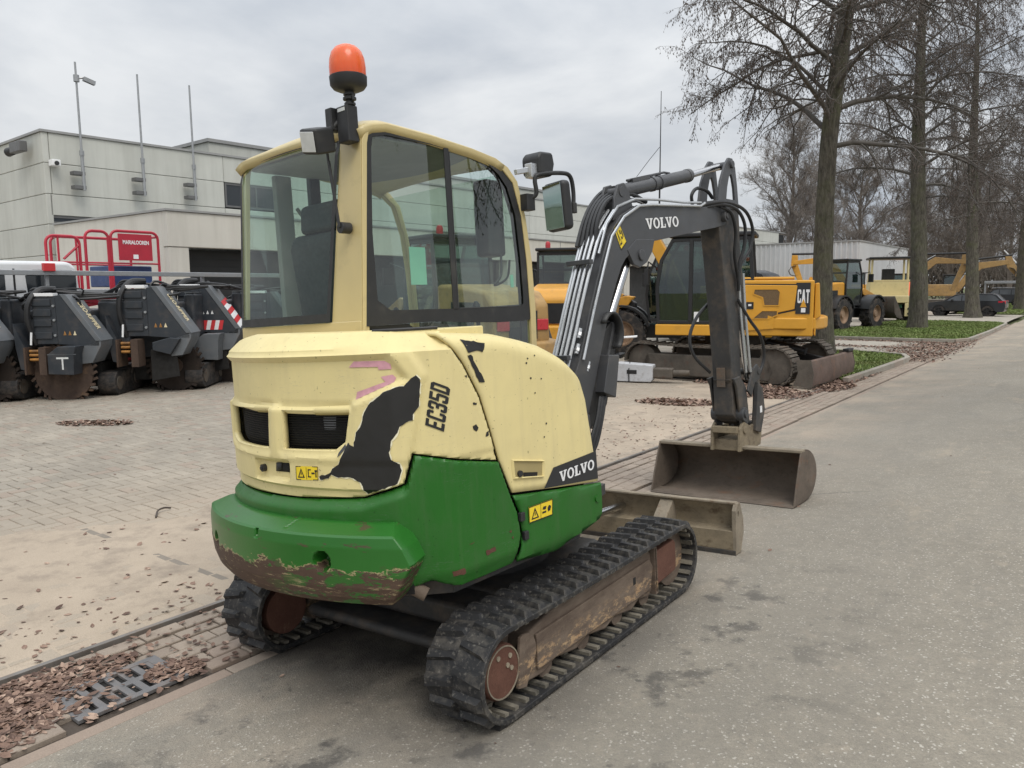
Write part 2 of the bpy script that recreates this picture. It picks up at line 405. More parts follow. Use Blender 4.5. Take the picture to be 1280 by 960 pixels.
def lay(spots, L, W, parent, mat, name, stuffname, n_single):
    """spots: (x, y, z, rot) sorted nearest first; the first n_single become objects, the rest one mesh"""
    vs, fs = brick_geo(L, W)
    bm_ = MB().add(vs, fs).mesh(name, smooth=0)
    bm_.materials.append(mat)
    for (x, y, z, r) in spots[:n_single]:
        o = link(name, bm_, None, parent, (x, y, z)); o.rotation_euler = (random.uniform(-.012, .012), random.uniform(-.012, .012), r)
    rest = spots[n_single:]
    if not rest: return
    V = np.array(vs); F = np.array(fs); m = len(rest)
    A = np.array(rest); cs, sn = np.cos(A[:, 3]), np.sin(A[:, 3])
    X = V[None, :, 0]*cs[:, None] - V[None, :, 1]*sn[:, None] + A[:, 0:1]
    Y = V[None, :, 0]*sn[:, None] + V[None, :, 1]*cs[:, None] + A[:, 1:2]
    tx = np.random.uniform(-.012, .012, (m, 1)); ty = np.random.uniform(-.012, .012, (m, 1))
    Z = V[None, :, 2] + A[:, 2:3] + tx*(X-A[:, 0:1]) + ty*(Y-A[:, 1:2])
    VV = np.stack([X, Y, Z], -1).reshape(-1, 3); FF = (F[None] + (np.arange(m)*len(V))[:, None, None]).reshape(-1, 4)
    me = bpy.data.meshes.new(stuffname); me.from_pydata(VV.tolist(), [], FF.tolist()); me.materials.append(mat)
    at = me.attributes.new("tone", 'FLOAT', 'POINT'); at.data.foreach_set("value", np.repeat(np.random.rand(m), len(V)).astype(np.float32))
    o = link(stuffname, me, None, parent); o['kind'] = 'stuff'
sp_ = []
for i in range(-145, -36):
    for j in range(0, 142):
        k = (i - j) % 4
        if k == 0: x, y, r = (i+1)*cl, (j+.5)*cl, 0
        elif k == 2: x, y, r = (i+.5)*cl, (j)*cl, PI/2
        else: continue
        # brick k==2 is the upper half of an upright brick whose lower half is cell j-1
        if x > -4.22 or not in_view((x, y, -.2), 60): continue
        q = to_px((x, y, -.2))
        hid = (270 < q[0] < 760) or q[1] < 470
        dip = 0.012*math.sin(x*1.1+0.4)*math.sin(y*0.9)
        sp_.append(((1000 if hid else 0) + (Vector((x, y, 0))-CAM).length, (x, y, -.2+random.uniform(-.002, .002)+dip*0.3, r)))
sp_.sort(); lay([s[1] for s in sp_], 2*cl, cl, yard, M_paver, "paver", "pavers", 298)

# sand and dirt washed over the pavers beside the gutter
_vn = np.random.default_rng(5).random((64, 64))
def vnoise(x, y):
    xi, yi = np.floor(x).astype(int), np.floor(y).astype(int); fx, fy = x-xi, y-yi
    fx, fy = fx*fx*(3-2*fx), fy*fy*(3-2*fy); g = lambda a, b_: _vn[a % 64, b_ % 64]
    return (g(xi, yi)*(1-fx)+g(xi+1, yi)*fx)*(1-fy) + (g(xi, yi+1)*(1-fx)+g(xi+1, yi+1)*fx)*fy
def fbm(x, y): return sum(vnoise(x*2**k+17*k, y*2**k+9*k)*.5**k for k in range(5))/1.94
gx, gy = np.meshgrid(np.arange(-8.4, -4.155, .045), np.arange(-.6, 15.65, .045), indexing='ij')
edge_x = np.interp(gy, [-1, 1.2, 2.4, 3.3, 4.2, 6, 9, 12, 15, 16], [-7.6, -7.5, -6.7, -6.1, -6.3, -6.2, -5.7, -6.1, -6.7, -6.8])
dd = gx-edge_x + (fbm(gx*1.3, gy*1.3)-.5)*1.9
hgt = np.clip(dd*.03, -.012, .006) + (fbm(gx*5, gy*5)-.5)*.009 - .006*np.exp(-((gx+4.2)/.12)**2)
nu, nv = gx.shape; sm = MB(); sm.v = list(zip(gx.ravel().tolist(), gy.ravel().tolist(), (-.2005+hgt).ravel().tolist()))
sm.f = [(i*nv+j, (i+1)*nv+j, (i+1)*nv+j+1, i*nv+j+1) for i in range(nu-1) for j in range(nv-1)]
tag(sm.build("sand_cover", M_apron, smooth=80, fix=False), "pale trampled sand covering the brick pavers beside the gutter", "sand", kind='structure')
m = MB()
for k in range(9): m.box(-6.35+.25*k, -6.105+.25*k, 2.60+.010*k-.028, 2.60+.010*k+.028, -.24, -.1945)
o = m.build("kerb_line", M_kerbd, yard, bevel=.006); o['kind'] = 'stuff'
# gutter: courses of brick along the road, an edging strip and a flat concrete band
gb = MB(); YG = [0, 4, 8, 12, 16, 22, 34, 46]
gb.add([(-4.16, YG[0]-3, -.222), (-3.29, YG[0]-3, -.222), (-3.29, 20, -.222), (-4.16, 20, -.222), (-3.75, 46, -.23), (-4.45, 46, -.23)], [(0,1,2,3), (3,2,4,5)])
gutter = tag(gb.build("gutter", M_gsoil, smooth=0), "brick gutter running along the edge of the asphalt road", "gutter", kind='structure')
sp_ = []
for row, x0 in enumerate((-4.045, -3.93, -3.815, -3.70, -3.585, -3.475)):
    L = 0.225
    for j in range(-12, 205):
        y = j*L + (row % 2)*L/2 + 0.03*row
        x = x0 + gutter_x(y) + 3.3
        if -3.80 < x < -3.46 and 1.33 < y < 1.86: continue       # room for the drain
        if y > 45 or not in_view((x, y, -.2), 60): continue
        q = to_px((x, y, -.2)); hid = (285 < q[0] < 745 and q[1] < 830)
        sp_.append(((1000 if hid else 0)+(Vector((x, y, 0))-CAM).length, (x, y, -.2 + random.uniform(-.003, .003) - 0.004*(2-abs(row-2)), PI/2)))
sp_.sort(); lay([s[1] for s in sp_], 0.223, 0.106, gutter, M_gutbr, "gutter_brick", "gutter_bricks", 298)
for j in range(-3, 48):
    y0 = j*1.0
    xa = gutter_x(y0+.5)
    MB().box(xa-.085, xa-.005, y0+.004, y0+.996, -.24, -.2035+random.uniform(-.002, .002)).build("edge_slab", M_gutbr, gutter, bevel=.004) if in_view((xa, y0+.5, -.2), 80) else None
M_steel = paint("worn_steel", (0.20, 0.185, 0.17), 0.55, 0.3, 4, (0.20, 0.15, 0.115), 0.6, metal=0.4)
m = MB().box(-4.150, -4.118, -3, 15.6, -.24, -.184)
tag(m.build("edging_strip", M_steel, bevel=.004), "thin raised steel strip edging the sandy slabs beside the brick gutter", "edging", kind='structure')
# drain
M_iron = paint("cast_iron", (0.17, 0.165, 0.165), 0.6, 0.2, 8, (0.26, 0.20, 0.16), 0.5, metal=0.3, bump=0.3)
M_void = paint("dark_void", (0.012, 0.011, 0.010), 0.9, 0.1)
dg = thing("drain_grate", "cast iron drain grate set in the brick gutter among dead leaves", "drain", (-3.63, 1.595, -.2))
MB().box(-.165, .165, -.255, .255, -.021, -.016).build("pit", M_void, dg)
fr = MB(); fr.ring([(-.17,-.26),(.17,-.26),(.17,.26),(-.17,.26)], [(-.13,-.205),(.13,-.205),(.13,.205),(-.13,.205)], -.015, .004, 'z')
fr.build("frame", M_iron, dg, bevel=.003)
for k in range(7):
    y = -.2 + k*.0667
    MB().box(-.132, .132, y-.018, y+.018, -.015, .001).build("bar", M_iron, dg, bevel=.003)
MB().box(-.022, .022, -.206, .206, -.0155, -.0005).build("spine", M_iron, dg, bevel=.003)

# kerbs, grass islands, drives
def kerb_run(pts, kerb, w_=.12, h=.115, z=-.2, L=1.0):
    P = [Vector((x, y, 0)) for x, y in pts]; seglen = [(b-a).length for a, b in zip(P, P[1:])]; T = sum(seglen)
    def at(d):
        for a, b, l in zip(P, P[1:], seglen):
            if d <= l: return a + (b-a)*(d/l)
            d -= l
        return P[-1]
    k = max(1, round(T/L))
    for i in range(k):
        a, b = at(T*i/k), at(T*(i+1)/k); dd = (b-a).normalized()*.004
        MB().bar(a+dd+Vector((0,0,z-.05+h/2)), b-dd+Vector((0,0,z-.05+h/2)), w_, h+.1).build("kerb_stone", M_kerb, kerb, bevel=.012)
k1 = tag(empty("near_kerb"), "low concrete kerb round the small grass patch behind the yellow excavator blade", "kerb", kind='structure')
kerb_run([(-4.02, 15.9), (-3.98, 18.5), (-3.98, 21.6), (-4.25, 22.6), (-5.0, 23.1), (-9.0, 23.2)], k1)
k2 = tag(empty("far_kerb"), "concrete kerb round the larger grass island under the second tree", "kerb", kind='structure')
kerb_run([(-14, 29.5), (-8, 29.5), (-4.6, 29.5), (-3.95, 29.8), (-3.78, 30.6), (-3.78, 36.7), (-3.95, 44.5), (-4.5, 45.9), (-6, 46.2), (-9.0, 46.3)], k2)
def island(name, poly, z, label):
    return tag(MB().prism(poly, -.3, z, 'z').build(name, M_soil, smooth=0), label, "verge", kind='structure')
I1 = [(-4.08, 15.9), (-4.05, 21.6), (-4.3, 22.5), (-5.0, 23.03), (-8.8, 23.12), (-8.8, 17.4), (-4.6, 17.2)]
I2 = [(-8, 29.58), (-4.65, 29.58), (-4.02, 29.88), (-3.85, 30.6), (-3.85, 36.7), (-4.02, 44.5), (-4.55, 45.82), (-6, 46.1), (-9.15, 46.2), (-9.15, 33.5), (-14, 33.3), (-14, 29.58)]
I3 = [(-4.6, 60.5), (-4.9, 75), (-5.6, 100), (-8.5, 100), (-8.5, 62), (-8.0, 60.5)]
island("small_verge", I1, -.13, "soil of the small grass patch behind the dozer blade")
island("large_verge", I2, -.12, "soil of the grass island around the second and third trees")
island("far_verge", I3, -.12, "far grass verge past the black parked car")
dv_ = MB().add([(-15.4,23.25,-.198),(-3.9,23.25,-.198),(-3.7,29.4,-.198),(-15.4,29.4,-.198)], [(0,1,2,3)])
tag(dv_.build("driveway", M_drive, smooth=0), "pale concrete driveway between the two grass patches", "driveway", kind='structure')
dv_ = MB().add([(-9.2,46.35,-.198),(-4.2,46.35,-.198),(-4.5,60.4,-.198),(-9.2,60.4,-.198)], [(0,1,2,3)])
tag(dv_.build("far_driveway", M_drive, smooth=0), "pale far driveway in front of the black estate car", "driveway", kind='structure')

def inside(p, poly):
    x, y = p; r = False; j = len(poly)-1
    for i in range(len(poly)):
        (xi, yi), (xj, yj) = poly[i], poly[j]
        if (yi > y) != (yj > y) and x < (xj-xi)*(y-yi)/(yj-yi)+xi: r = not r
        j = i
    return r
def soup(name, V, F, tones, per, mat, label, cat):
    me = bpy.data.meshes.new(name); me.from_pydata(V, [], F); me.materials.append(mat)
    at = me.attributes.new("tone", 'FLOAT', 'POINT'); at.data.foreach_set("value", np.repeat(np.array(tones, dtype=np.float32), per))
    o = link(name, me); tag(o, label, cat, kind='stuff'); return o
def grass(name, poly, z, count, h, label):
    xs = [p[0] for p in poly]; ys_ = [p[1] for p in poly]; V = []; F = []; T = []
    while len(T) < count:
        x, y = random.uniform(min(xs), max(xs)), random.uniform(min(ys_), max(ys_))
        if not inside((x, y), poly): continue
        clump = 0.5+0.5*math.sin(x*2.3+1.7*math.sin(y*1.9))*math.sin(y*2.1+x)
        hh = h*random.uniform(.4, 1.0)*(0.6+0.6*clump); a = random.uniform(0, PI); wd = random.uniform(.008, .02)*(1+y/25); lx, ly = random.gauss(0, .5)*hh, random.gauss(0, .5)*hh
        n0 = len(V); dx, dy = math.cos(a)*wd, math.sin(a)*wd
        V += [(x-dx, y-dy, z-.01), (x+dx, y+dy, z-.01), (x+dx*.6+lx*.5, y+dy*.6+ly*.5, z+hh*.6), (x-dx*.6+lx*.5, y-dy*.6+ly*.5, z+hh*.6), (x+lx, y+ly, z+hh)]
        F += [(n0, n0+1, n0+2, n0+3), (n0+3, n0+2, n0+4)]; T.append(random.random()*.7+.3*clump)
    soup(name, V, F, T, 5, M_grass, label, "grass")
grass("grass", I1, -.13, 9000, .075, "patchy green grass beside the kerb behind the rusty blade")
grass("grass", I2, -.12, 30000, .075, "green grass island under the tall leaning trees")
grass("grass", I3, -.12, 8000, .08, "far strip of green grass past the black estate car")

def leaves(name, pts, label, size=.045, z0=-.195, pile=0.0):
    V = []; F = []; T = []
    for p in pts:
        x, y = p[0], p[1]; zz = p[2] if len(p) > 2 else z0
        L = size*random.uniform(.4, 1.5); W = L*random.uniform(.45, .75); a = random.uniform(0, 2*PI)
        curl = random.uniform(.02, .5); tx, ty = random.gauss(0, .16+pile), random.gauss(0, .16+pile)
        loc = [(-L, 0, curl*L*.3), (-L*.3, -W*.9, curl*W*.7), (L*.45, -W*.75, curl*W*.6), (L, 0, curl*L*.5), (L*.45, W*.75, curl*W*.6), (-L*.3, W*.9, curl*W*.7), (-L*.3, 0, 0), (L*.45, 0, .0)]
        n0 = len(V); ca, sa = math.cos(a), math.sin(a)
        lo = min(u*tx+v*ty+h for u, v, h in loc)
        for u, v, h in loc:
            V.append((x+u*ca-v*sa, y+u*sa+v*ca, zz+h+u*tx+v*ty-lo+.001))
        F += [(n0, n0+1, n0+6), (n0+1, n0+2, n0+7, n0+6), (n0+2, n0+3, n0+7), (n0+3, n0+4, n0+7), (n0+4, n0+5, n0+6, n0+7), (n0+5, n0, n0+6)]
        T.append(random.random())
    return soup(name, V, F, T, 8, M_leaf, label, "leaves")
def heap(cx, cy, rx, ry, n_, h, rot=0.0, z0=-.2):
    out_ = []
    for _ in range(n_):
        a = random.uniform(0, 2*PI); r = random.random()**.6
        u, v = rx*r*math.cos(a), ry*r*math.sin(a)
        out_.append((cx+u*math.cos(rot)-v*math.sin(rot), cy+u*math.sin(rot)+v*math.cos(rot), z0+random.random()*h*(1-r*r)))
    return out_
leaves("leaf_pile", heap(-3.90, .95, .22, .85, 2100, .010) + heap(-3.68, .85, .28, .5, 1300, .010) + heap(-3.62, 1.25, .14, .2, 150, .006) + heap(-3.56, 1.84, .12, .14, 190, .008) + [(random.uniform(-4.1, -3.4), random.uniform(.8, 2.3)) for _ in range(160)], "thick drift of brown leaves filling the gutter around the drain", .019, pile=.02)
leaves("leaf_pile", heap(-11.45, 4.95, .58, .22, 420, .02, R(35)), "round reddish leaf heap on the pavers in front of the trench cutters", .03, pile=.1)
leaves("leaf_pile", heap(-15.6, 4.9, .5, .2, 260, .02, R(35)), "small reddish leaf heap by the leftmost trench cutter", .03, pile=.1)
leaves("leaf_pile", heap(-5.5, 11.65, .75, .42, 1100, .03, R(20)), "brown leaf heap on the slabs left of the excavator arm", .03, pile=.12)
leaves("leaf_pile", heap(-4.75, 13.6, .75, .8, 1700, .03, R(10)) + heap(-5.6, 14.5, 1.0, .35, 700, .03), "reddish leaf heap under the yellow excavator tracks", .03, pile=.12)
pts = heap(-4.1, 16.8, .22, 2.8, 1500, .03) + heap(-4.0, 15.2, .3, .8, 600, .03) + [(random.gauss(-4.6, .5), random.uniform(22.6, 29.3)) for _ in range(2600)] + [(random.gauss(-3.95, .28), random.uniform(21.5, 31.5)) for _ in range(1800)] + [(random.uniform(-9, -4.4), random.gauss(26.2, .25)) for _ in range(1100)] + [(random.uniform(-9, -4.4), random.gauss(29.2, .15)) for _ in range(1100)]
leaves("leaf_pile", pts, "dead leaves gathered along the kerb and the driveway mouth", .032, pile=.1)
pts = [(random.uniform(-6.2, -4.1), random.uniform(1.1, 3.4)) for _ in range(90)] + [(random.gauss(-4.5, .3), random.uniform(.9, 2.6)) for _ in range(130)] \
    + [(random.uniform(-4.1, -3.4), random.uniform(1.2, 3.2)) for _ in range(110)] + [(random.gauss(-4.7, .5), random.uniform(7, 11.5)) for _ in range(330)] + [(random.uniform(-6.2, -4.0), random.uniform(5, 14)) for _ in range(220)] \
    + [(random.uniform(-15.5, -6.2), random.uniform(2.5, 12)) for _ in range(260)] + [(random.gauss(-15.5, .8), random.uniform(4, 11)) for _ in range(260)]
leaves("fallen_leaves", pts, "single dead leaves scattered over slabs and pavers", .018)
pts = [(x, y, road_z(x)+.002) for x, y in [(random.uniform(-3.2, 0), random.uniform(1.5, 22)) for _ in range(60)]]
leaves("fallen_leaves", pts, "few crumpled leaves and bits lying on the asphalt", .014)
# odd debris: twig on the slabs
M_twig = paint("twig", (0.07, 0.055, 0.045), 0.8)
tw = MB().tube(smooth_path([(-6.17, 3.1, -0.19), (-6.29, 3.18, -0.175), (-6.32, 3.25, -0.17), (-6.32, 3.31, -0.185)], 5), .008, 6).build("twig", M_twig)
tag(tw, "dark bent twig lying on the sandy slab", "twig")
# ================================================================ the green and cream mini excavator
CREAM, GREEN = (0.77, 0.65, 0.315), (0.018, 0.122, 0.014)
def body_paint(name, col, dust, rough=0.38, spec=0.4, amt=0.3):
    """old machine paint: run-down streaks, dust film, hairline scratches, faint dents"""
    n = NT(name)
    c = n.mix(n.rng(n.noise(2.2, 5, 0.6), 0.3, 0.7), tuple(v*0.93 for v in col), tuple(min(1, v*1.05) for v in col))
    stk = n.rng(n.noise(14, 5, 0.65, n.pos((1, 1, 0.10))), 0.50, 0.78)
    c = n.mix(n.mth('MULTIPLY', stk, amt), c, dust)
    film = n.rng(n.noise(3.5, 8, 0.75), 0.46, 0.74)
    c = n.mix(n.mth('MULTIPLY', film, amt*0.75), c, dust)
    sc = n.noise(9, 3, 0.5, n.pos((0.6, 0.6, 6), (0.35, 0.2, 0.5)))
    hair = n.mth('MULTIPLY', n.rng(n.mth('ABSOLUTE', n.mth('SUBTRACT', sc, 0.5)), 0.0, 0.006, 1, 0), n.rng(n.noise(4, 3), 0.52, 0.62))
    c = n.mix(n.mth('MULTIPLY', hair, 0.5), c, tuple(min(1, v*0.4+0.12) for v in col))
    fleck = n.rng(n.noise(60, 2, 0.5), 0.70, 0.73)
    c = n.mix(n.mth('MULTIPLY', fleck, 0.55), c, tuple(v*0.25 for v in col))
    n.bump(n.mth('ADD', n.mth('MULTIPLY', n.noise(5, 2), 1.0), n.mth('MULTIPLY', n.noise(120, 2), 0.03)), 0.22, 0.012)
    return n.done(c, n.mth('ADD', n.rng(film, 0, 1, rough, rough+0.25), n.mth('MULTIPLY', stk, 0.1)), 0, spec)
M_cream = body_paint("cream_paint", CREAM, (0.50, 0.42, 0.24), 0.36, 0.4, 0.28)
M_film = paint("torn_film_edge", (0.86, 0.80, 0.58), 0.6, 0.05)
M_cream2 = paint("cab_cream_paint", (0.56, 0.455, 0.225), 0.38, 0.06, 2.5, (0.33, 0.27, 0.15), 0.2, 7)
M_green = body_paint("green_paint", GREEN, (0.085, 0.125, 0.06), 0.34, 0.36, 0.30)
M_plastic = paint("black_plastic", (0.022, 0.022, 0.023), 0.5, 0.15, 6, (0.08, 0.075, 0.065), 0.3)
M_bare = paint("bare_black_plastic", (0.017, 0.016, 0.015), 0.48, 0.2, 4)
M_boom = paint("dark_grey_paint", (0.058, 0.059, 0.063), 0.42, 0.1, 2.5, (0.125, 0.115, 0.10), 0.28, 5)
M_boomd = paint("dirty_dark_grey", (0.042, 0.041, 0.040), 0.6, 0.2, 4, (0.14, 0.105, 0.075), 0.5, 6)
M_pipe = paint("steel_pipe", (0.55, 0.56, 0.57), 0.3, 0.1, 6, (0.25, 0.23, 0.2), 0.3, metal=0.75)
M_chrome = paint("chrome_rod", (0.55, 0.55, 0.56), 0.2, 0.03, 4, metal=1.0)
M_hose = paint("rubber_hose", (0.018, 0.018, 0.019), 0.45, 0.15, 9, (0.07, 0.065, 0.06), 0.25)
M_yst = paint("yellow_sticker", (0.85, 0.62, 0.03), 0.45, 0.06, 5)
M_ink = paint("black_ink", (0.015, 0.015, 0.015), 0.5)
M_white = paint("white_paint", (0.78, 0.78, 0.78), 0.45, 0.04)
M_pink = paint("faded_pink_film", (0.62, 0.32, 0.37), 0.55, 0.16, 30)
n = NT("plate_black"); M_plate = n.done((0.024, 0.025, 0.028), 0.35)
# bumper: green paint scraped away to brown primer along its lower half
n = NT("scraped_green")
z = n.sepz("Z"); x = n.sepz("X")
nz = n.noise(5, 6, 0.7, n.pos((1, 1, 2.4))); nz2 = n.noise(38, 4, 0.65)
zz = n.mth('ADD', n.mth('ADD', z, n.mth('MULTIPLY', n.mth('SUBTRACT', nz, 0.5), 0.20)), n.mth('MULTIPLY', n.mth('SUBTRACT', nz2, 0.5), 0.035))
green = n.mix(n.noise(3, 5), tuple(v*0.8 for v in GREEN), tuple(v*1.3 for v in GREEN))
green = n.mix(n.rng(n.noise(26, 5, 0.7, n.pos((1, 1, 5))), 0.66, 0.72, 0, 0.55), green, (0.10, 0.17, 0.06))
brown = n.mix(n.noise(14, 6, 0.7), (0.050, 0.028, 0.018), (0.105, 0.062, 0.040))
pale = n.mix(n.noise(50, 3), (0.46, 0.40, 0.22), (0.24, 0.15, 0.08))
isbr = n.rng(zz, 0.712, 0.708)
keep = n.mth('MULTIPLY', n.rng(n.noise(7, 6, 0.7, n.pos((1.3, 1.3, 4), (0, 0, 0))), 0.52, 0.55), n.rng(x, 0.05, 0.35))
isbr = n.mth('MULTIPLY', isbr, n.mth('SUBTRACT', 1.0, n.mth('MULTIPLY', keep, 0.9)))
up_scr = n.mth('MULTIPLY', n.rng(n.noise(5, 6, 0.65, n.pos((1, 1, 5))), 0.62, 0.63), n.rng(z, 0.72, 0.76))
line = n.mth('MULTIPLY', n.mth('MULTIPLY', n.rng(zz, 0.708, 0.711), n.rng(zz, 0.718, 0.714)), n.rng(n.noise(13, 3), 0.36, 0.44))
scr = n.noise(5, 8, .8, n.pos((1, 1, 9)))
line = n.mth('MAXIMUM', line, n.mth('MULTIPLY', n.mth('MULTIPLY', n.rng(scr, .56, .60), n.rng(z, .68, .64)), n.mth('MULTIPLY', n.rng(x, -.1, .25), 0.8)))
line = n.mth('MAXIMUM', line, n.mth('MULTIPLY', n.mth('MULTIPLY', n.rng(n.noise(9, 6, .75, n.pos((1, 1, 6))), 0.60, 0.62), n.rng(n.noise(9, 6, .75, n.pos((1, 1, 6))), 0.66, 0.64)), n.rng(z, 0.73, 0.70)))
c = n.mix(isbr, green, brown); c = n.mix(n.mth('MULTIPLY', up_scr, 0.8), c, brown); c = n.mix(line, c, pale)
n.bump(n.mth('ADD', n.mth('MULTIPLY', isbr, -0.5), n.mth('MULTIPLY', n.noise(60, 4), 0.25)), 0.35, 0.004)
M_bump = n.done(c, n.mth('ADD', 0.34, n.mth('MULTIPLY', isbr, 0.35)))
# rubber with dust
n = NT("track_rubber")
f = n.rng(n.noise(9, 7, 0.7), 0.48, 0.75)
c = n.mix(f, (0.020, 0.020, 0.021), (0.125, 0.112, 0.094))
c = n.mix(n.rng(n.noise(45, 4, 0.7), 0.56, 0.75, 0, 0.55), c, (0.30, 0.275, 0.235))
n.bump(n.noise(70, 4), 0.3, 0.003)
M_rub = n.done(c, 0.62, 0, 0.4)
n = NT("track_rubber_inside")
c = n.mix(n.rng(n.noise(8, 6, 0.7), 0.3, 0.62), (0.045, 0.043, 0.038), (0.235, 0.21, 0.165))
M_rubin = n.done(c, 0.8, 0, 0.3)
# rusty muddy steel
def rusty(name, a, b, hot, amt=0.5, stretch=(1, 1, 1), sc=5.0):
    n = NT(name); v = n.pos(stretch)
    c = n.mix(n.rng(n.noise(sc, 7, 0.68, v), 0.3, 0.7), a, b)
    c = n.mix(n.mth('MULTIPLY', n.rng(n.noise(sc*1.6, 8, 0.72, v), 0.66-0.22*amt, 0.74-0.12*amt), 0.85), c, hot)
    c = n.mix(n.rng(n.noise(sc*12, 4, 0.6), 0.55, 0.8, 0, 0.5), c, tuple(x*0.45 for x in a))
    n.bump(n.noise(sc*14, 5, 0.65), 0.4, 0.004)
    return n.done(c, 0.78, 0.1, 0.3)
M_bucket = rusty("bucket_steel", (0.092, 0.074, 0.059), (0.175, 0.14, 0.11), (0.165, 0.098, 0.064), 0.45, (1, 1, 1.6), 3)
M_lip = rusty("pale_worn_steel", (0.20, 0.17, 0.13), (0.32, 0.27, 0.20), (0.16, 0.10, 0.06), 0.45, (1, 1, 1), 6)
M_blade = rusty("blade_steel", (0.165, 0.135, 0.095), (0.30, 0.245, 0.165), (0.10, 0.07, 0.045), 0.55, (1, 1, 1.5), 4)
M_hub = rusty("rusty_hub", (0.10, 0.045, 0.032), (0.15, 0.072, 0.05), (0.2, 0.12, 0.08), 0.3, (1, 1, 1), 8)
n = NT("rusty_track_frame")
v = n.pos((1, 0.7, 2.2)); z = n.sepz("Z")
c = n.mix(n.rng(n.noise(5, 7, 0.7, v), 0.3, 0.7), (0.085, 0.060, 0.046), (0.20, 0.155, 0.118))
st = n.mth('MULTIPLY', n.rng(n.noise(14, 9, 0.8, n.pos((1, 0.8, 2.0))), 0.50, 0.56), n.mth('MULTIPLY', n.rng(z, 0.10, 0.14), n.rng(z, 0.24, 0.185)))
c = n.mix(st, c, n.mix(n.noise(22, 4), (0.33, 0.175, 0.085), (0.46, 0.36, 0.22)))
c = n.mix(n.rng(n.noise(30, 5, 0.7), 0.58, 0.75, 0, 0.6), c, (0.20, 0.165, 0.125))
n.bump(n.noise(60, 5, 0.65), 0.45, 0.004)
M_tfr = n.done(c, 0.8, 0, 0.3)
def glass(name, tint, refl=1.0, rough=0.0, dirt=0.0, base=0.07):
    n = NT(name); t = n.t
    tr = t.nodes.new("ShaderNodeBsdfTransparent"); gl = t.nodes.new("ShaderNodeBsdfGlossy"); fr_ = t.nodes.new("ShaderNodeLayerWeight"); fr_.inputs["Blend"].default_value = 0.5
    gl.inputs["Roughness"].default_value = rough; gl.inputs["Color"].default_value = (1, 1, 1, 1)
    tr.inputs["Color"].default_value = (*tint, 1)
    mixs = t.nodes.new("ShaderNodeMixShader"); n.put(mixs.inputs[0], n.mth('MULTIPLY', n.mth('ADD', base, n.mth('MULTIPLY', n.mth('POWER', fr_.outputs['Facing'], 4.0), 0.92)), refl))
    t.links.new(tr.outputs[0], mixs.inputs[1]); t.links.new(gl.outputs[0], mixs.inputs[2])
    last = mixs
    if dirt:
        df = t.nodes.new("ShaderNodeBsdfDiffuse"); df.inputs["Color"].default_value = (0.35, 0.34, 0.31, 1)
        m2 = t.nodes.new("ShaderNodeMixShader"); n.put(m2.inputs[0], n.rng(n.noise(7, 6, 0.7), 0.35, 0.8, dirt*0.3, dirt))
        t.links.new(mixs.outputs[0], m2.inputs[1]); t.links.new(df.outputs[0], m2.inputs[2]); last = m2
    t.links.new(last.outputs[0], t.nodes["Material Output"].inputs["Surface"]); return n.m
M_glass = glass("cab_glass", (0.70, 0.82, 0.765), 1.35, 0.0, 0.012)
M_glassr = glass("rear_cab_glass", (0.72, 0.86, 0.81), 1.0, 0.0, 0.012, 0.045)
M_seat = paint("seat_fabric", (0.035, 0.035, 0.036), 0.8, 0.2, 12)
M_liner = paint("cab_liner", (0.26, 0.25, 0.235), 0.7, 0.1)
n = NT("amber_dome"); n.b.inputs["Transmission Weight"].default_value = 0.25; n.b.inputs["Subsurface Weight"].default_value = 0.3
M_amber = n.done(n.mix(n.rng(n.sepz("Z"), 2.80, 2.84), (0.85, 0.12, 0.03), (0.95, 0.16, 0.035)), 0.22)
M_lens = paint("lamp_lens", (0.62, 0.63, 0.62), 0.15, 0.1, 20)

ex = tag(empty("mini_excavator"), "green and cream mini excavator with rotating beacon, peeling paint and wide rusty bucket", "excavator")
ex.matrix_world = Matrix(((0.9979337, -0.0205444, -0.0608792, -2.7200911), (0.0205063, 0.9997889, -0.0012510, 3.1948914), (0.0608920, 0.0, 0.9981444, -0.1659398), (0, 0, 0, 1)))
PHI = R(-4.0)
def ub(mb, name, mat, parent=None, **k):     # part of the slewing upper body
    return mb.build(name, mat, parent or ex, rz=0.0 if parent else PHI, **k)

# ---- body skin: left side, round tail, right side; s = 0 where the round tail meets the right corner
RT, SX = 1.22, 0.78
P0 = (RT*math.cos(R(-60)), RT*math.sin(R(-60))); P1 = (SX, -0.88); L1 = math.hypot(P1[0]-P0[0], P1[1]-P0[1]); LA = RT*R(60)
def sk_raw(s):
    if s > L1: return SX, -0.88+(s-L1), 1.0, 0.0
    nx, ny = (P1[1]-P0[1])/L1, -(P1[0]-P0[0])/L1
    if s >= 0: return lerp(P0[0], P1[0], s/L1), lerp(P0[1], P1[1], s/L1), nx, ny
    if s >= -LA:
        a = R(-60)+s/RT; return RT*math.cos(a), RT*math.sin(a), math.cos(a), math.sin(a)
    x, y, nx, ny = sk_raw(-LA-s); return -x, y, -nx, ny
def SKN(s):
    x, y, _, _ = sk_raw(s); ax = ay = 0
    for d in (-.03, -.015, 0, .015, .03):
        _, _, nx, ny = sk_raw(s+d); ax += nx; ay += ny
    l = math.hypot(ax, ay); return x, y, ax/l, ay/l
def SP(s, z, off=0.0):
    x, y, nx, ny = SKN(s); return (x+nx*off, y+ny*off, z)
def seg_dist(p, a, b):
    ax, ay = a; bx, by = b; dx, dy = bx-ax, by-ay; L = dx*dx+dy*dy
    t = 0 if L == 0 else max(0, min(1, ((p[0]-ax)*dx+(p[1]-ay)*dy)/L)); return math.hypot(p[0]-ax-t*dx, p[1]-ay-t*dy)
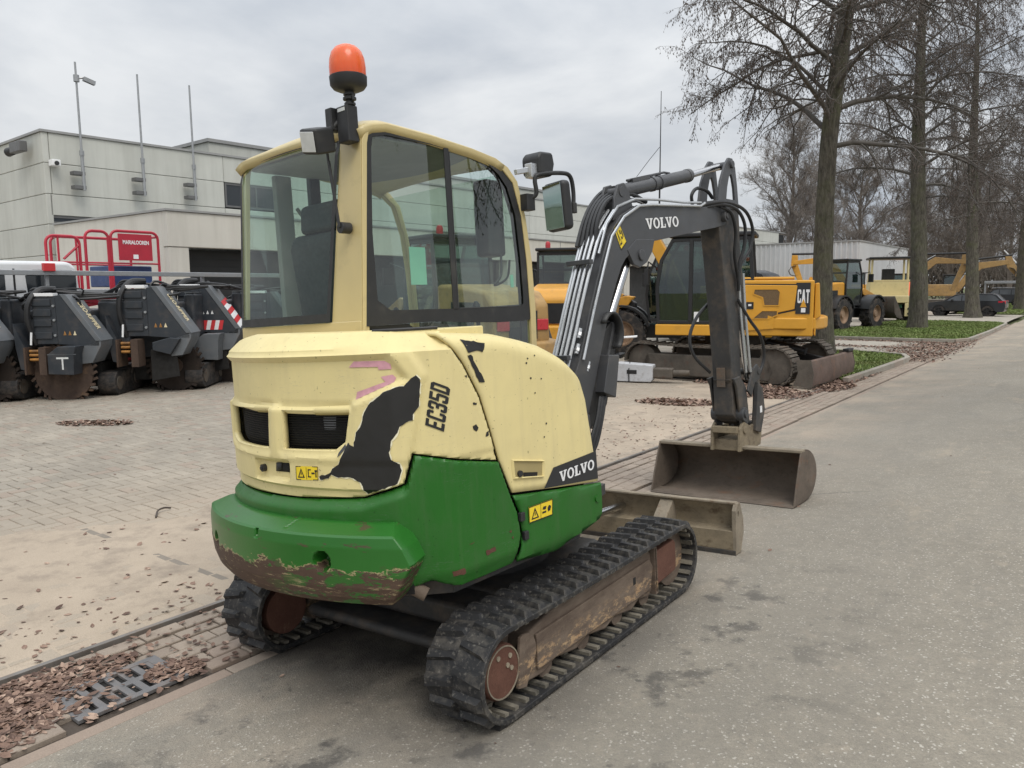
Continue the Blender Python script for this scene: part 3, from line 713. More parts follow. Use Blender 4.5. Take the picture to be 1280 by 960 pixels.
def poly_dist(p, poly):
    return min(seg_dist(p, poly[i], poly[(i+1) % len(poly)]) for i in range(len(poly)))
def sdist(p, poly):                     # positive inside
    d = poly_dist(p, poly); return d if inside(p, poly) else -d
def cells(outline, step, holes=(), extra=()):
    bm = bmesh.new(); f = bm.faces.new([bm.verts.new((p[0], p[1], 0)) for p in outline])
    xs = [p[0] for p in outline]; ys = [p[1] for p in outline]
    def cut(co, no):
        g = bm.verts[:]+bm.edges[:]+bm.faces[:]; bmesh.ops.bisect_plane(bm, geom=g, plane_co=co, plane_no=no, dist=1e-6)
    for ax, lo, hi in ((0, min(xs), max(xs)), (1, min(ys), max(ys))):
        k = math.ceil((lo+1e-4)/step)
        while k*step < hi-1e-4:
            cut((k*step, 0, 0) if ax == 0 else (0, k*step, 0), (1, 0, 0) if ax == 0 else (0, 1, 0)); k += 1
    for h in list(holes)+list(extra):
        for a, b in zip(h, h[1:]+h[:1]): cut((a[0], a[1], 0), (-(b[1]-a[1]), b[0]-a[0], 0))
    if holes:
        dead = [q for q in bm.faces if any(inside(q.calc_center_median()[:2], h) for h in holes)]
        bmesh.ops.delete(bm, geom=dead, context='FACES')
    return bm
def patch(name, outline, off, mat, parent=None, step=.02, thick=.012, holes=(), edge=.008, lift=0.0, smooth=30, fn=None):
    """a panel lying on the body skin: outline in (along the skin, height)"""
    bm = cells(outline, step, holes); fn = fn or SP
    for v in bm.verts:
        s, z = v.co.x, v.co.y; o = off(s, z) if off else 0.0
        if edge:
            d = poly_dist((s, z), outline)
            if d < edge: o -= edge*(1-math.sqrt(max(0, 1-(1-d/edge)**2)))*0.8
        v.co = fn(s, z, o+lift)
    bmesh.ops.recalc_face_normals(bm, faces=bm.faces)
    f = max(bm.faces, key=lambda q: q.calc_area()); c = f.calc_center_median()
    me = bpy.data.meshes.new(name)
    if c.x*f.normal.x + c.y*f.normal.y < 0: bmesh.ops.reverse_faces(bm, faces=bm.faces)
    bm.to_mesh(me); bm.free()
    if smooth: me.shade_smooth(); me.set_sharp_from_angle(angle=R(smooth))
    o = link(name, me, mat, parent or ex, None, 0.0 if parent else PHI)
    if thick:
        md = o.modifiers.new("thickness", 'SOLIDIFY'); md.thickness = thick; md.offset = -1.0
    return o

# ---- rear hood
FIELD = [(-1.62, 1.552), (0.0, 1.552), (0.072, 1.455), (-0.168, 1.362), (-0.19, 1.345), (-1.62, 1.345)]
WIN_L = [(-1.235, 1.323), (-0.655, 1.342), (-0.674, 1.163), (-1.08, 1.16), (-1.22, 1.185)]
WIN_R = [(-0.558, 1.336), (-0.183, 1.339), (-0.213, 1.207), (-0.265, 1.173), (-0.564, 1.166)]
LATCH = [(-0.81, 1.108), (-0.532, 1.117), (-0.536, 1.026), (-0.816, 1.013)]
CREASE = [(0.088, 1.57), (0.146, 1.47), (0.091, 1.239), (0.029, 1.0), (-2, 1.0), (-2, 1.57)]
def hood_off(s, z):
    o = 0.0
    zt = 1.585 - 0.02*sstep(s, -.3, .15)
    if z > zt: o -= (z-zt)*1.1
    o += 0.014*sstep(sdist((s, z), CREASE), -.004, .012)
    o -= 0.024*sstep(sdist((s, z), FIELD), -.012, .016)
    o -= 0.022*sstep(sdist((s, z), LATCH), -.003, .012)
    o -= 0.010*sstep(max(sdist((s, z), WIN_L), sdist((s, z), WIN_R)), -.035, -.01)
    o -= 0.006*sstep(z, 1.128, 1.118)
    return o
HOOD = [(-1.62, .93), (-1.24, .945), (-.83, .954), (-.46, .963), (-.15, .978), (.03, 1.034), (.070, 1.153), (.496, 1.068), (.451, 1.212), (.401, 1.355), (.317, 1.496), (.235, 1.591), (.212, 1.622), (.21, 1.645),
        (-.05, 1.655), (-.5, 1.662), (-.92, 1.665), (-1.25, 1.64), (-1.62, 1.63)]
hood = patch("rear_hood", HOOD, hood_off, M_cream, step=.0125, holes=(WIN_L, WIN_R), thick=.03, edge=.006)
M_gril = paint("grille_mesh", (0.018, 0.018, 0.019), 0.6, 0.2)
for wn in (WIN_L, WIN_R):
    g = patch("grille", wn, lambda s, z: -0.045, M_void, hood, step=.05, thick=.004, edge=0)
    zs = [p[1] for p in wn]; ss = [p[0] for p in wn]
    sl = MB(); z = min(zs)+.006
    while z < max(zs)-.004:
        inr = [s for s in np.linspace(min(ss), max(ss), 60) if inside((s, z), wn)]
        if len(inr) > 1:
            k = 8; a, b = inr[0], inr[-1]; v0 = []
            for i in range(k+1):
                s = lerp(a, b, i/k); v0 += [SP(s, z-.0028, -.034), SP(s, z+.0028, -.028)]
            sl.add(v0, [(2*i, 2*i+2, 2*i+3, 2*i+1) for i in range(k)])
        z += .0105
    sl.build("slats", M_gril, g, smooth=0)
patch("reservoir", [(-.37, 1.24), (-.27, 1.24), (-.25, 1.33), (-.37, 1.33)], lambda s, z: -0.040, paint("grey_bottle", (0.16, 0.16, 0.16), 0.5), hood, step=.05, thick=.002, edge=.02)
lk = MB(); lk.cyl(SP(-.757, 1.066, -.02), SP(-.757, 1.066, .004), .017, n=14); lk.cyl(SP(-.757, 1.066, .004), SP(-.757, 1.066, .010), .008, n=10)
lk.build("latch_bolt", M_plastic, hood)
patch("latch_opening", [(-.651, 1.098), (-.541, 1.108), (-.541, 1.064), (-.657, 1.060)], hood_off, M_void, hood, step=.03, thick=.002, edge=0, lift=.003)
patch("latch_tongue", [(-.64, 1.100), (-.60, 1.104), (-.61, 1.07), (-.645, 1.062)], hood_off, M_plastic, hood, step=.03, thick=.008, edge=.004, lift=.012)
BLACK = [(.106, 1.469), (.121, 1.452), (.11, 1.343), (.084, 1.313), (.082, 1.289), (.054, 1.282), (.029, 1.268), (.019, 1.244), (-.007, 1.213), (-.019, 1.165), (-.013, 1.136), (.019, 1.118), (.025, 1.089), (.014, 1.057), (.005, 1.037), (-.129, .992), (-.141, 1.009), (-.152, 1.042), (-.197, 1.062), (-.255, 1.06), (-.289, 1.072), (-.306, 1.055), (-.349, 1.048), (-.353, 1.061), (-.293, 1.08), (-.282, 1.097), (-.25, 1.115), (-.227, 1.153), (-.199, 1.207), (-.168, 1.191), (-.154, 1.248), (-.128, 1.281), (-.111, 1.329), (-.081, 1.369), (-.027, 1.408), (.023, 1.426), (.055, 1.428), (.085, 1.458)]
def jag(poly, amp, sub):
    out_ = []
    for i in range(len(poly)):
        a, b = poly[i], poly[(i+1) % len(poly)]; L = math.hypot(b[0]-a[0], b[1]-a[1]); k = max(1, int(L/sub))
        for j in range(k):
            t = j/k; q = amp if j else 0
            out_.append((lerp(a[0], b[0], t)+random.uniform(-q, q), lerp(a[1], b[1], t)+random.uniform(-q, q)))
    return out_
patch("film_edge", jag([(p[0]+.0045*(1 if p[0] > -.08 else -1), p[1]+.003*(1 if p[1] > 1.25 else -1)) for p in BLACK], .0035, .012), hood_off, M_film, hood, step=.0125, thick=.0, edge=0, lift=.0022)
b = patch("bare_patch", jag(BLACK, .003, .014), hood_off, M_bare, hood, step=.0125, thick=.0, edge=0, lift=.0035)
b['label'] = "large ragged black patch where the cream film has torn off"
patch("bare_patch", jag([(-1.262, 1.02), (-1.235, 1.02), (-1.225, .99), (-1.235, .958), (-1.262, .955)], .003, .012), hood_off, M_bare, hood, step=.02, thick=0, edge=0, lift=.0022)
patch("bare_patch", [(-.245, 1.165), (-.212, 1.20), (-.205, 1.187), (-.25, 1.145)], hood_off, M_boom, hood, step=.02, thick=0, edge=0, lift=.004)
for pl in ([(-.178, 1.512), (-.153, 1.535), (-.018, 1.532), (.006, 1.519), (.010, 1.498), (-.046, 1.497), (-.049, 1.509)],
           [(-.039, 1.469), (.012, 1.476), (.026, 1.462), (.017, 1.446), (-.157, 1.379), (-.148, 1.411), (-.02, 1.448)]):
    patch("pink_mark", jag(pl, .0008, .02), hood_off, M_pink, hood, step=.0125, thick=0, edge=0, lift=.003)
for pl in ([(.36, 1.335), (.385, 1.331), (.38, 1.322), (.362, 1.325)], [(.352, 1.238), (.372, 1.243), (.385, 1.226), (.372, 1.212), (.356, 1.222)], [(.432, 1.20), (.448, 1.205), (.446, 1.185), (.425, 1.182)], [(.32, 1.45), (.335, 1.452), (.333, 1.44)]):
    patch("chipped_spot", jag(pl, .002, .008), hood_off, M_bare, hood, step=.02, thick=0, edge=0, lift=.002)
# sticker builder: rectangle (4 corners tl, tr, br, bl) with a warning triangle and signs
def sticker(q, off, parent, fn=SP, pic2=True, name="warning_sticker"):
    def at(u, v, l=0.0):
        a = (lerp(q[3][0], q[2][0], u), lerp(q[3][1], q[2][1], u)); b = (lerp(q[0][0], q[1][0], u), lerp(q[0][1], q[1][1], u))
        s, z = lerp(a[0], b[0], v), lerp(a[1], b[1], v); return fn(s, z, (off(s, z) if off else 0)+l)
    m = MB().grid(lambda u, v: at(u, v, .002), 8, 2); st = m.build(name, M_yst, parent, smooth=0)
    k = MB()
    def poly(pts): k.add([at(u, v, .0032) for u, v in pts], [tuple(range(len(pts)))])
    for a, b_, c_, d_ in ((0, 0, 1, .05), (0, .95, 1, 1), (0, .05, .02, .95), (.98, .05, 1, .95), (.485, .05, .5, .95)): poly([(a, b_), (c_, b_), (c_, d_), (a, d_)])
    T = [(.09, .16), (.41, .16), (.25, .86)]; t = [(.15, .24), (.35, .24), (.25, .68)]
    for i in range(3): poly([T[i], T[(i+1) % 3], t[(i+1) % 3], t[i]])
    poly([(.235, .36), (.265, .36), (.265, .55), (.235, .55)])
    if pic2:
        poly([(.56, .2), (.60, .2), (.60, .8), (.56, .8)]); poly([(.60, .72), (.70, .72), (.70, .8), (.60, .8)]); poly([(.60, .2), (.70, .2), (.70, .28), (.60, .28)])
        poly([(.72, .44), (.86, .44), (.86, .56), (.72, .56)]); poly([(.89, .2), (.94, .2), (.94, .7), (.89, .7)]); poly([(.86, .62), (.97, .62), (.97, .74), (.86, .74)])
    else:
        poly([(.55, .3), (.72, .3), (.72, .42), (.55, .42)]); poly([(.56, .55), (.7, .5), (.73, .7), (.6, .72)]); poly([(.8, .3), (.9, .35), (.93, .6), (.84, .7), (.78, .55)])
    k.build("pictogram", M_ink, st, smooth=0, fix=False); return st
sticker([(-.485, 1.099), (-.358, 1.103), (-.36, 1.045), (-.487, 1.040)], hood_off, hood)

# ---- lettering
VOL = {'V': (.86, [[(0, 1), (.36, 1), (.36, .88), (.29, .88), (.42, .30), (.55, .88), (.48, .88), (.48, 1), (.84, 1), (.84, .88), (.76, .88), (.52, 0), (.32, 0), (.08, .88), (0, .88)]]),
       'L': (.70, [[(0, 1), (.42, 1), (.42, .88), (.33, .88), (.33, .13), (.54, .13), (.54, .36), (.66, .36), (.66, 0), (0, 0), (0, .12), (.09, .12), (.09, .88), (0, .88)]])}
def ring_letter(rx, ry, ix, iy, w, k=22):
    o = []
    for i in range(k):
        a, b = 2*PI*i/k, 2*PI*(i+1)/k
        o.append([(w/2+rx*math.cos(a), .5+ry*math.sin(a)), (w/2+rx*math.cos(b), .5+ry*math.sin(b)), (w/2+ix*math.cos(b), .5+iy*math.sin(b)), (w/2+ix*math.cos(a), .5+iy*math.sin(a))])
    return o
VOL['O'] = (.86, ring_letter(.40, .52, .20, .37, .82))
def bars(w, *rects): return (w, [[(a, b), (c_, b), (c_, d_), (a, d_)] for a, b, c_, d_ in rects])
ECD = {'E': bars(.66, (0, 0, .19, 1), (.19, 0, .56, .17), (.19, .415, .50, .585), (.19, .83, .56, 1)),
       'C': (.70, [[(0, .1), (.1, 0), (.50, 0), (.60, .1), (.60, .34), (.41, .34), (.41, .17), (.19, .17), (.19, .83), (.41, .83), (.41, .66), (.60, .66), (.60, .9), (.50, 1), (.1, 1), (0, .9)]]),
       '3': (.70, [[(0, .1), (.1, 0), (.50, 0), (.60, .1), (.60, .42), (.54, .5), (.60, .58), (.60, .9), (.50, 1), (.1, 1), (0, .9), (0, .68), (.19, .68), (.19, .83), (.41, .83), (.41, .59), (.16, .59), (.16, .42), (.41, .42), (.41, .17), (.19, .17), (.19, .32), (0, .32)]]),
       '5': (.70, [[(0, .1), (.1, 0), (.50, 0), (.60, .1), (.60, .55), (.50, .64), (.19, .64), (.19, .83), (.57, .83), (.57, 1), (0, 1), (0, .48), (.41, .48), (.41, .17), (.19, .17), (.19, .30), (0, .30)]]),
       'D': (.70, [[(0, 0), (.48, 0), (.60, .13), (.60, .87), (.48, 1), (0, 1), (0, .17), (.19, .17), (.19, .83), (.41, .80), (.41, .20), (.19, .17), (0, .168)]])}
CATL = {'C': ECD['C'], 'A': (.74, [[(0, 0), (.2, 0), (.25, .24), (.43, .24), (.48, 0), (.68, 0), (.46, 1), (.22, 1)]]), 'T': bars(.62, (0, .8, .62, 1), (.2, 0, .42, .8))}
def lettering(word, font, fn, name, mat, parent, lift=.002, thin=True, **kw):
    """fn maps (u along the word 0..1, v up 0..1) to a place on the surface"""
    W = sum(font[ch][0] for ch in word) - .06; x = 0; m = MB()
    for ch in word:
        w_, polys = font[ch]
        for p in polys: m.add([fn((x+a)/W, b) for a, b in p], [tuple(range(len(p)))])
        x += w_
    return m.build(name, mat, parent, smooth=0, fix=False, **kw)
def para(o, du, dv, off, fn=SP, lift=.0026):
    def f(u, v):
        s, z = o[0]+du[0]*u+dv[0]*v, o[1]+du[1]*u+dv[1]*v; return fn(s, z, (off(s, z) if off else 0)+lift)
    return f
ml_ = lettering("EC35D", ECD, para((.203, 1.233), (.036, .178), (-.074, .033), hood_off, lift=.003), "model_lettering", M_ink, hood)

# ---- green lower shroud
GTOP = [(-1.62, .922), (-1.24, .937), (-.83, .947), (-.46, .956), (-.15, .971), (.036, 1.027), (.075, 1.145), (.500, 1.061)]
def gtop(s): return interp(s, [p[0] for p in GTOP], [p[1] for p in GTOP])
def green_off(s, z):
    t = gtop(s)
    return 0.022*sstep(s, .12, .0)*1.0 + 0.004 - 0.03*sstep(t-z, .045, .0)*sstep(s, .12, .02) - 0.02*sstep(z, .66, .58)
SHR = [(-1.62, .60), (-.6, .60), (.05, .60), (.116, .62), (.160, .60), (.208, .586), (.40, .583), (.578, .588), (.622, .711), (.603, .818), (.566, .897)] + GTOP[::-1]
shr = patch("lower_shroud", SHR, green_off, M_green, step=.01, thick=.02, edge=.012)
SFR = [(.584, .895), (.891, .858), (1.266, .818), (1.27, .70), (1.262, .655), (1.246, .634), (.896, .555), (.602, .587), (.640, .711), (.620, .818)]
sfr = patch("side_skirt", SFR, lambda s, z: .004-.02*sstep(z, .62, .56), M_green, step=.03, thick=.02, edge=.012)
sticker([(.673, .822), (.85, .824), (.843, .749), (.672, .749)], lambda s, z: .006, sfr, pic2=False)
bt = MB(); bt.cyl(SP(1.215, .745, .0), SP(1.215, .745, .012), .018, n=14); bt.build("bolt", M_green, sfr)
for s_, z_ in ((.635, .79), (.655, .70)):
    MB().obox(SP(s_-.008, z_, .004), (.02, .03, .04), Matrix.Identity(3)).build("hinge", M_plastic, sfr, bevel=.004)
for pl in ([(.38, .70), (.44, .704), (.445, .685), (.385, .68)], [(.20, .655), (.25, .665), (.26, .64), (.205, .632)], [(.28, .755), (.32, .757), (.30, .751)], [(.535, .745), (.553, .75), (.55, .735)], [(.55, .715), (.563, .72), (.56, .705)]):
    b_ = patch("paint_chip", jag(pl, .003, .012), green_off, M_hub, shr, step=.03, thick=0, edge=0, lift=.002)
# inner bulk of the upper body (engine bay walls, chassis plate, slew ring)
core = [SP(s, 0, -.06)[:2] for s in np.linspace(-LA-.9, L1+.95, 44)]
core2 = core + [(.70, .10), (-.70, .10)]
MB().prism(core2, .60, 1.36, 'z').build("engine_bay", M_void, ex, rz=PHI, smooth=0)
MB().prism([SP(s, 0, -.10)[:2] for s in np.linspace(-LA-1.1, L1+.95, 44)] + [(.66, .10), (.35, .60), (.25, .95), (-.25, .95), (-.35, .60), (-.74, .35)], .53, .595, 'z').build("chassis_plate", M_boomd, ex, rz=PHI, smooth=0)
MB().lathe([(.42, .36), (.42, .53), (.36, .53)], (0, 0, 0), (0, 0, 1), 32).build("slew_ring", M_boomd, ex, rz=PHI)
MB().prism([SP(s, 0, -.085)[:2] for s in np.linspace(-LA-.9, L1*.9, 40)] + [(.62, -.5), (-.62, -.5)], 1.60, 1.648, 'z').build("top_cover", M_cream, ex, rz=PHI, bevel=.008)
gk = MB().tube([SP(s, 1.652, -.088) for s in np.linspace(-.10, L1*.88, 12)], .007, 6); gk.build("gasket", M_plastic, ex, rz=PHI)

# ---- right side hood, rolling over into its top
def y_rear(z): return interp(z, [.86, .908, 1.068, 1.214, 1.357, 1.498, 1.593, 1.62], [-.525, -.544, -.617, -.662, -.712, -.796, -.878, -.895])
def y_front(z): return interp(z, [.82, .99, 1.25, 1.36, 1.43, 1.50, 1.62], [.139, .107, .058, .015, -.02, -.05, -.07])
def hood_pt(t, v):
    zt = interp(t, [0, .4, .6, .75, .88, 1], [1.634, 1.612, 1.577, 1.545, 1.500, 1.435]); r = lerp(.075, .10, t); zb = interp(t, [0, .45, 1], [.908, .868, .826])
    if v < .6: x, z = SX, lerp(zb, zt-r, v/.6)
    elif v < .85:
        a = (v-.6)/.25*PI/2; x, z = SX-r*(1-math.cos(a)), zt-r+r*math.sin(a)
    else: x, z = lerp(SX-r, .215, (v-.85)/.15), zt + .02*(v-.85)/.15
    y = lerp(y_rear(z), y_front(z), t); tt = sstep(t, .9, 1.0)
    return (x-.018*tt*tt, y, z)
sh = MB(); sh.grid(hood_pt, 28, 34)
fr_row = [28*35+j for j in range(35)]; extra = len(sh.v); sh.v.append((.215, sh.v[fr_row[0]][1], sh.v[fr_row[0]][2])); sh.f.append(tuple(fr_row+[extra]))
side = sh.build("side_hood", M_cream, ex, rz=PHI, smooth=40)
md = side.modifiers.new("thickness", 'SOLIDIFY'); md.thickness = .015; md.offset = -1
def SID(s, z, off=0.0): return (SX+off, s-L1-.88, z)
pl = [(.80, .882), (.875, .966), (1.228, .986), (1.236, .843)]
plate = patch("name_plate", pl, None, M_plate, side, step=.2, thick=0, edge=0, lift=.0025, fn=SID, smooth=0)
lettering("VOLVO", VOL, para((.916, .888), (.288, .011), (.0, .050), None, SID, .0045), "plate_lettering", M_white, side)
# handle recess with latch
hr = [(.58, 1.057), (.806, 1.015), (.80, .937), (.585, .967)]
rec = MB()
def rp(p, o): return SID(p[0], p[1], o)
inn = [(.592, 1.046), (.795, 1.008), (.79, .945), (.597, .975)]
mid_ = [tuple((a+b_)/2 for a, b_ in zip(p, q)) for p, q in zip(hr, inn)]
rec.add([rp(p, .0005) for p in hr]+[rp(p, .012) for p in mid_]+[rp(p, .002) for p in inn], [(k*4+i, k*4+(i+1) % 4, k*4+4+(i+1) % 4, k*4+4+i) for k in range(2) for i in range(4)])
rec.build("handle_rim", M_cream, side, smooth=0)
patch("handle_recess", inn, None, paint("shaded_cream", (0.36, 0.29, 0.13), 0.5), side, step=.1, thick=0, edge=0, lift=.002, fn=SID, smooth=0)  # darker cream paints in the shade of a deeper recess
patch("handle_slot", [(.655, .985), (.755, .968), (.752, .948), (.652, .962)], None, M_void, side, step=.2, thick=0, edge=0, lift=.004, fn=SID, smooth=0)
MB().cyl(SID(.628, .985, .0), SID(.628, .985, .014), .014, n=12).build("lock", M_plastic, side)
for pl in ([(.32, 1.60), (.457, 1.576), (.435, 1.539), (.40, 1.548), (.351, 1.541)], [(.345, 1.53), (.365, 1.534), (.44, 1.412), (.405, 1.415)]):
    b_ = patch("bare_patch", jag(pl, .003, .014), None, M_bare, side, step=.05, thick=0, edge=0, lift=.003, fn=lambda s, z, o: (SX+o-(0 if z < 1.545 else .075*(1-math.sqrt(max(0, 1-((z-1.545)/.089)**2)))), s-L1-.88, z), smooth=0)
for s_, z_, r_ in ((.73, 1.49, .004), (.78, 1.50, .004), (.72, 1.47, .005), (.745, 1.40, .005), (.82, 1.39, .004), (.77, 1.33, .004), (.84, 1.18, .005), (.82, 1.12, .004)):
    patch("chipped_spot", [(s_+r_*1.3*math.cos(a), z_+r_*math.sin(a)) for a in np.linspace(0, 5.3, 6)], None, M_bare, side, step=.05, thick=0, edge=0, lift=.0025, fn=SID, smooth=0)

# ---- counterweight bumper
def hw(z): return interp(z, [.53, .58, .735, .80, .90, .93], [28.5, 30.5, 34.3, 33, 29.5, 28])
PROF = [(1.20, .872), (1.262, .878), (1.276, .876), (1.350, .848), (1.360, .840), (1.368, .80), (1.370, .70), (1.364, .64), (1.350, .595), (1.325, .562), (1.28, .545), (1.15, .540), (1.0, .540)]
PL = [0]
for a, b_ in zip(PROF, PROF[1:]): PL.append(PL[-1]+math.hypot(b_[0]-a[0], b_[1]-a[1]))
HOLES = [(-72.4, .750, .040), (-107.7, .715, .040)]
def bump_pt(u, v):
    d = v*PL[-1]; r = interp(d, PL, [p[0] for p in PROF]); z = interp(d, PL, [p[1] for p in PROF])
    q = (u-.5)*2; e = sstep(abs(q), .955, 1.0); th = -89.5 + q*hw(z)
    r -= .14*e*e + .02*sstep(abs(q), .90, .96)*0
    z += .008*math.sin((u-.35)*3.0)
    for ha, hz, hr_ in HOLES:
        dd = math.hypot(R(th-ha)*1.36, z-hz); r -= .08*sstep(dd, hr_*1.06, hr_*.86)
    dd = max(abs(R(th+88.4)*1.36)/.010, abs(z-.827)/.016); r -= .03*sstep(dd, 1.2, .8)
    dd = max(abs(R(th+80.5)*1.36-.02*(z-.9)/.03)/.007, 0 if z > .86 else 9); r -= .012*sstep(dd, 1.3, .7)
    a = R(th); return (r*math.cos(a), r*math.sin(a), z)
VS = sorted(set([p/PL[-1] for p in PL] + [lerp(a, b_, k/m_)/PL[-1] for a, b_ in zip(PL, PL[1:]) for m_ in [max(1, round((b_-a)/.007))] for k in range(m_)]))
bp = MB().grid(lambda u, v: bump_pt(u, VS[round(v*(len(VS)-1))]), 300, len(VS)-1)
bo = bp.build("bumper", M_bump, ex, rz=PHI, smooth=16)
MB().prism([(1.22*math.cos(a), 1.22*math.sin(a)) for a in np.linspace(R(-121), R(-58), 24)]+[(.3, -.5), (-.3, -.5)], .575, .92, 'z').build("counterweight_core", M_void, ex, rz=PHI, smooth=0)
tw_ = MB().cyl((.60, -1.02, .60), (.66, -.98, .56), .03, n=10); tw_.build("tow_lug", M_tfr, ex, rz=PHI)

# ---- cab
PO = [(-.845, 1.30), (-.835, 1.66), (-.80, 2.10), (-.765, 2.52), (-.725, 2.575), (-.62, 2.602), (-.33, 2.594), (-.04, 2.567), (.144, 2.538), (.24, 2.500), (.315, 2.429), (.369, 2.243), (.406, 1.997), (.418, 1.701), (.41, 1.45), (.40, 1.05), (.39, .70), (-.40, .70), (-.50, 1.30)]
PI_ = [(-.825, 1.64), (-.815, 1.668), (-.775, 2.10), (-.738, 2.50), (-.722, 2.558), (-.62, 2.580), (-.33, 2.573), (-.04, 2.548), (.10, 2.520), (.20, 2.477), (.275, 2.42), (.335, 2.243), (.362, 1.997), (.372, 1.701), (.365, 1.45), (.36, 1.07), (.33, .95), (-.38, .95), (-.47, 1.62)]
XR, XL = .19, -.845
cabf = MB(); cabf.ring(PO, PI_, XR-.045, XR, 'x'); cabf.ring(PO, PI_, XL, XL+.045, 'x')
# rear right pillar, rear bottom rail, rear top rail
def rear_y(z): return interp(z, [1.30, 1.66, 2.10, 2.53, 2.60], [-.845, -.835, -.80, -.765, -.72])
PB = [(-.845, 1.30), (-.835, 1.66), (-.80, 2.10), (-.765, 2.53), (-.725, 2.60), (-.675, 2.59), (-.70, 2.53), (-.745, 2.10), (-.78, 1.66), (-.79, 1.30)]
def pil_x(z): return interp(z, [1.3, 1.66, 2.57, 2.62], [-.06, -.045, .035, .04])
zs_ = [1.30, 1.66, 2.10, 2.52, 2.572]
vs = []; 
for zq in zs_:
    yr = rear_y(zq)-.004; vs += [(pil_x(zq), yr, zq), (XR-.002, yr, zq), (XR-.046, yr+.035, zq), (pil_x(zq)+.01, yr+.045, zq)]
fs = []
for i in range(len(zs_)-1):
    for k in range(4): fs.append((i*4+k, i*4+(k+1) % 4, i*4+4+(k+1) % 4, i*4+4+k))
fs += [(0, 1, 2, 3), tuple(4*(len(zs_)-1)+k for k in range(4))]
cabf.add(vs, fs)
cabf.prism([(-.850, 1.30), (-.841, 1.70), (-.79, 1.70), (-.79, 1.30)], XL+.01, XR-.01, 'x')
cabf.prism([(-.775, 2.560), (-.745, 2.590), (-.66, 2.605), (-.66, 2.570)], XL+.01, XR-.01, 'x')
cabf.prism([(.39, .75), (.405, 1.05), (.345, 1.05), (.33, .75)], XL+.01, XR-.01, 'x')
cab = cabf.build("cab_frame", M_cream2, ex, rz=PHI, bevel=.012, seg=3)
# roof: crowned, rounded along its edges
def roof_pt(u, v):
    x = lerp(XL-.012, XR+.012, u); y0 = [-.79, .20]; y = lerp(y0[0], y0[1], v)
    e = min(u, 1-u)*1.0; ed = sstep(e, 0, .055); ev = sstep(v, 0, .07)
    zb = interp(y, [-.79, -.62, -.33, -.04, .144, .22], [2.598, 2.628, 2.612, 2.583, 2.552, 2.525])
    return (x, y, zb - .028*(1-ed) - .022*(1-ev) + .022*math.sin(PI*u)*ev)
rf = MB().grid(roof_pt, 30, 24).build("roof", M_cream2, cab, smooth=60)
md = rf.modifiers.new("thickness", 'SOLIDIFY'); md.thickness = .045; md.offset = -1
# right side window: black printed border, glass, sliding post
def inset(poly, d):
    cx = sum(p[0] for p in poly)/len(poly); cy = sum(p[1] for p in poly)/len(poly); out_ = []
    m = len(poly)
    for i in range(m):
        a, b, c_ = Vector(poly[i-1]), Vector(poly[i]), Vector(poly[(i+1) % m])
        e1 = (b-a).normalized(); e2 = (c_-b).normalized(); nn = (Vector((-e1.y, e1.x))+Vector((-e2.y, e2.x))); nn.normalize()
        k = nn.dot(Vector((-e1.y, e1.x))); q = b+nn*d/max(.4, k)
        q2 = b-nn*d/max(.4, k)
        out_.append(tuple(q) if inside(tuple(b+nn*.004), poly) else tuple(q2))
    return out_
SW = [(-.815, 1.672), (-.775, 2.10), (-.738, 2.50), (-.722, 2.558), (-.62, 2.580), (-.33, 2.573), (-.04, 2.548), (.10, 2.520), (.20, 2.477), (.275, 2.42), (.335, 2.243), (.362, 1.997), (.372, 1.701), (.365, 1.45), (.30, 1.44), (.10, 1.56), (-.15, 1.645), (-.4, 1.675)]
gl = MB().add([(XR-.015, a, b_) for a, b_ in SW], [tuple(range(len(SW)))]).build("side_window", M_glass, cab, smooth=0)
SWi = [(-.735, 1.79), (-.738, 2.10), (-.712, 2.48), (-.70, 2.535), (-.62, 2.555), (-.33, 2.548), (-.04, 2.528), (.085, 2.500), (.165, 2.455), (.23, 2.39), (.288, 2.243), (.312, 1.997), (.320, 1.80), (.318, 1.752), (.30, 1.742), (.10, 1.738), (-.15, 1.738), (-.66, 1.742)]
SWb = SW[:13] + [(.37, 1.66), (.30, 1.655), (.10, 1.655), (-.15, 1.665), (-.4, 1.68)]
MB().ring(SWb, SWi, XR-.010, XR-.0065, 'x').build("window_border", M_plastic, cab, smooth=0)
MB().ring(PI_, SWi[:13] + [(.315, 1.45), (.31, 1.10), (.29, 1.0), (-.36, 1.0), (-.44, 1.62)] + SWi[17:18], XR-.0445, XR-.03, 'x').build("window_seal", M_plastic, cab, smooth=0) if len(PI_) == len(SWi[:13])+6 else None
MB().box(XR-.012, XR-.003, -.245, -.212, 1.735, 2.545).build("sliding_post", M_plastic, cab, bevel=.003)
MB().box(XR-.011, XR-.004, -.209, -.205, 1.74, 2.53).build("window_trim", M_boom, cab, smooth=0)
MB().box(XR-.011, XR-.0045, -.20, .29, 1.738, 1.742).build("window_trim", M_boom, cab, smooth=0)
M_mint = paint("mint_sticker", (0.30, 0.62, 0.48), 0.6)
for (a, b_, c_, d_) in ((-.505, -.40, 1.862, 2.045), (.235, .262, 1.845, 1.915)):
    MB().box(XR-.026, XR-.024, a, b_, c_, d_).build("glass_sticker", M_mint, cab, smooth=0)
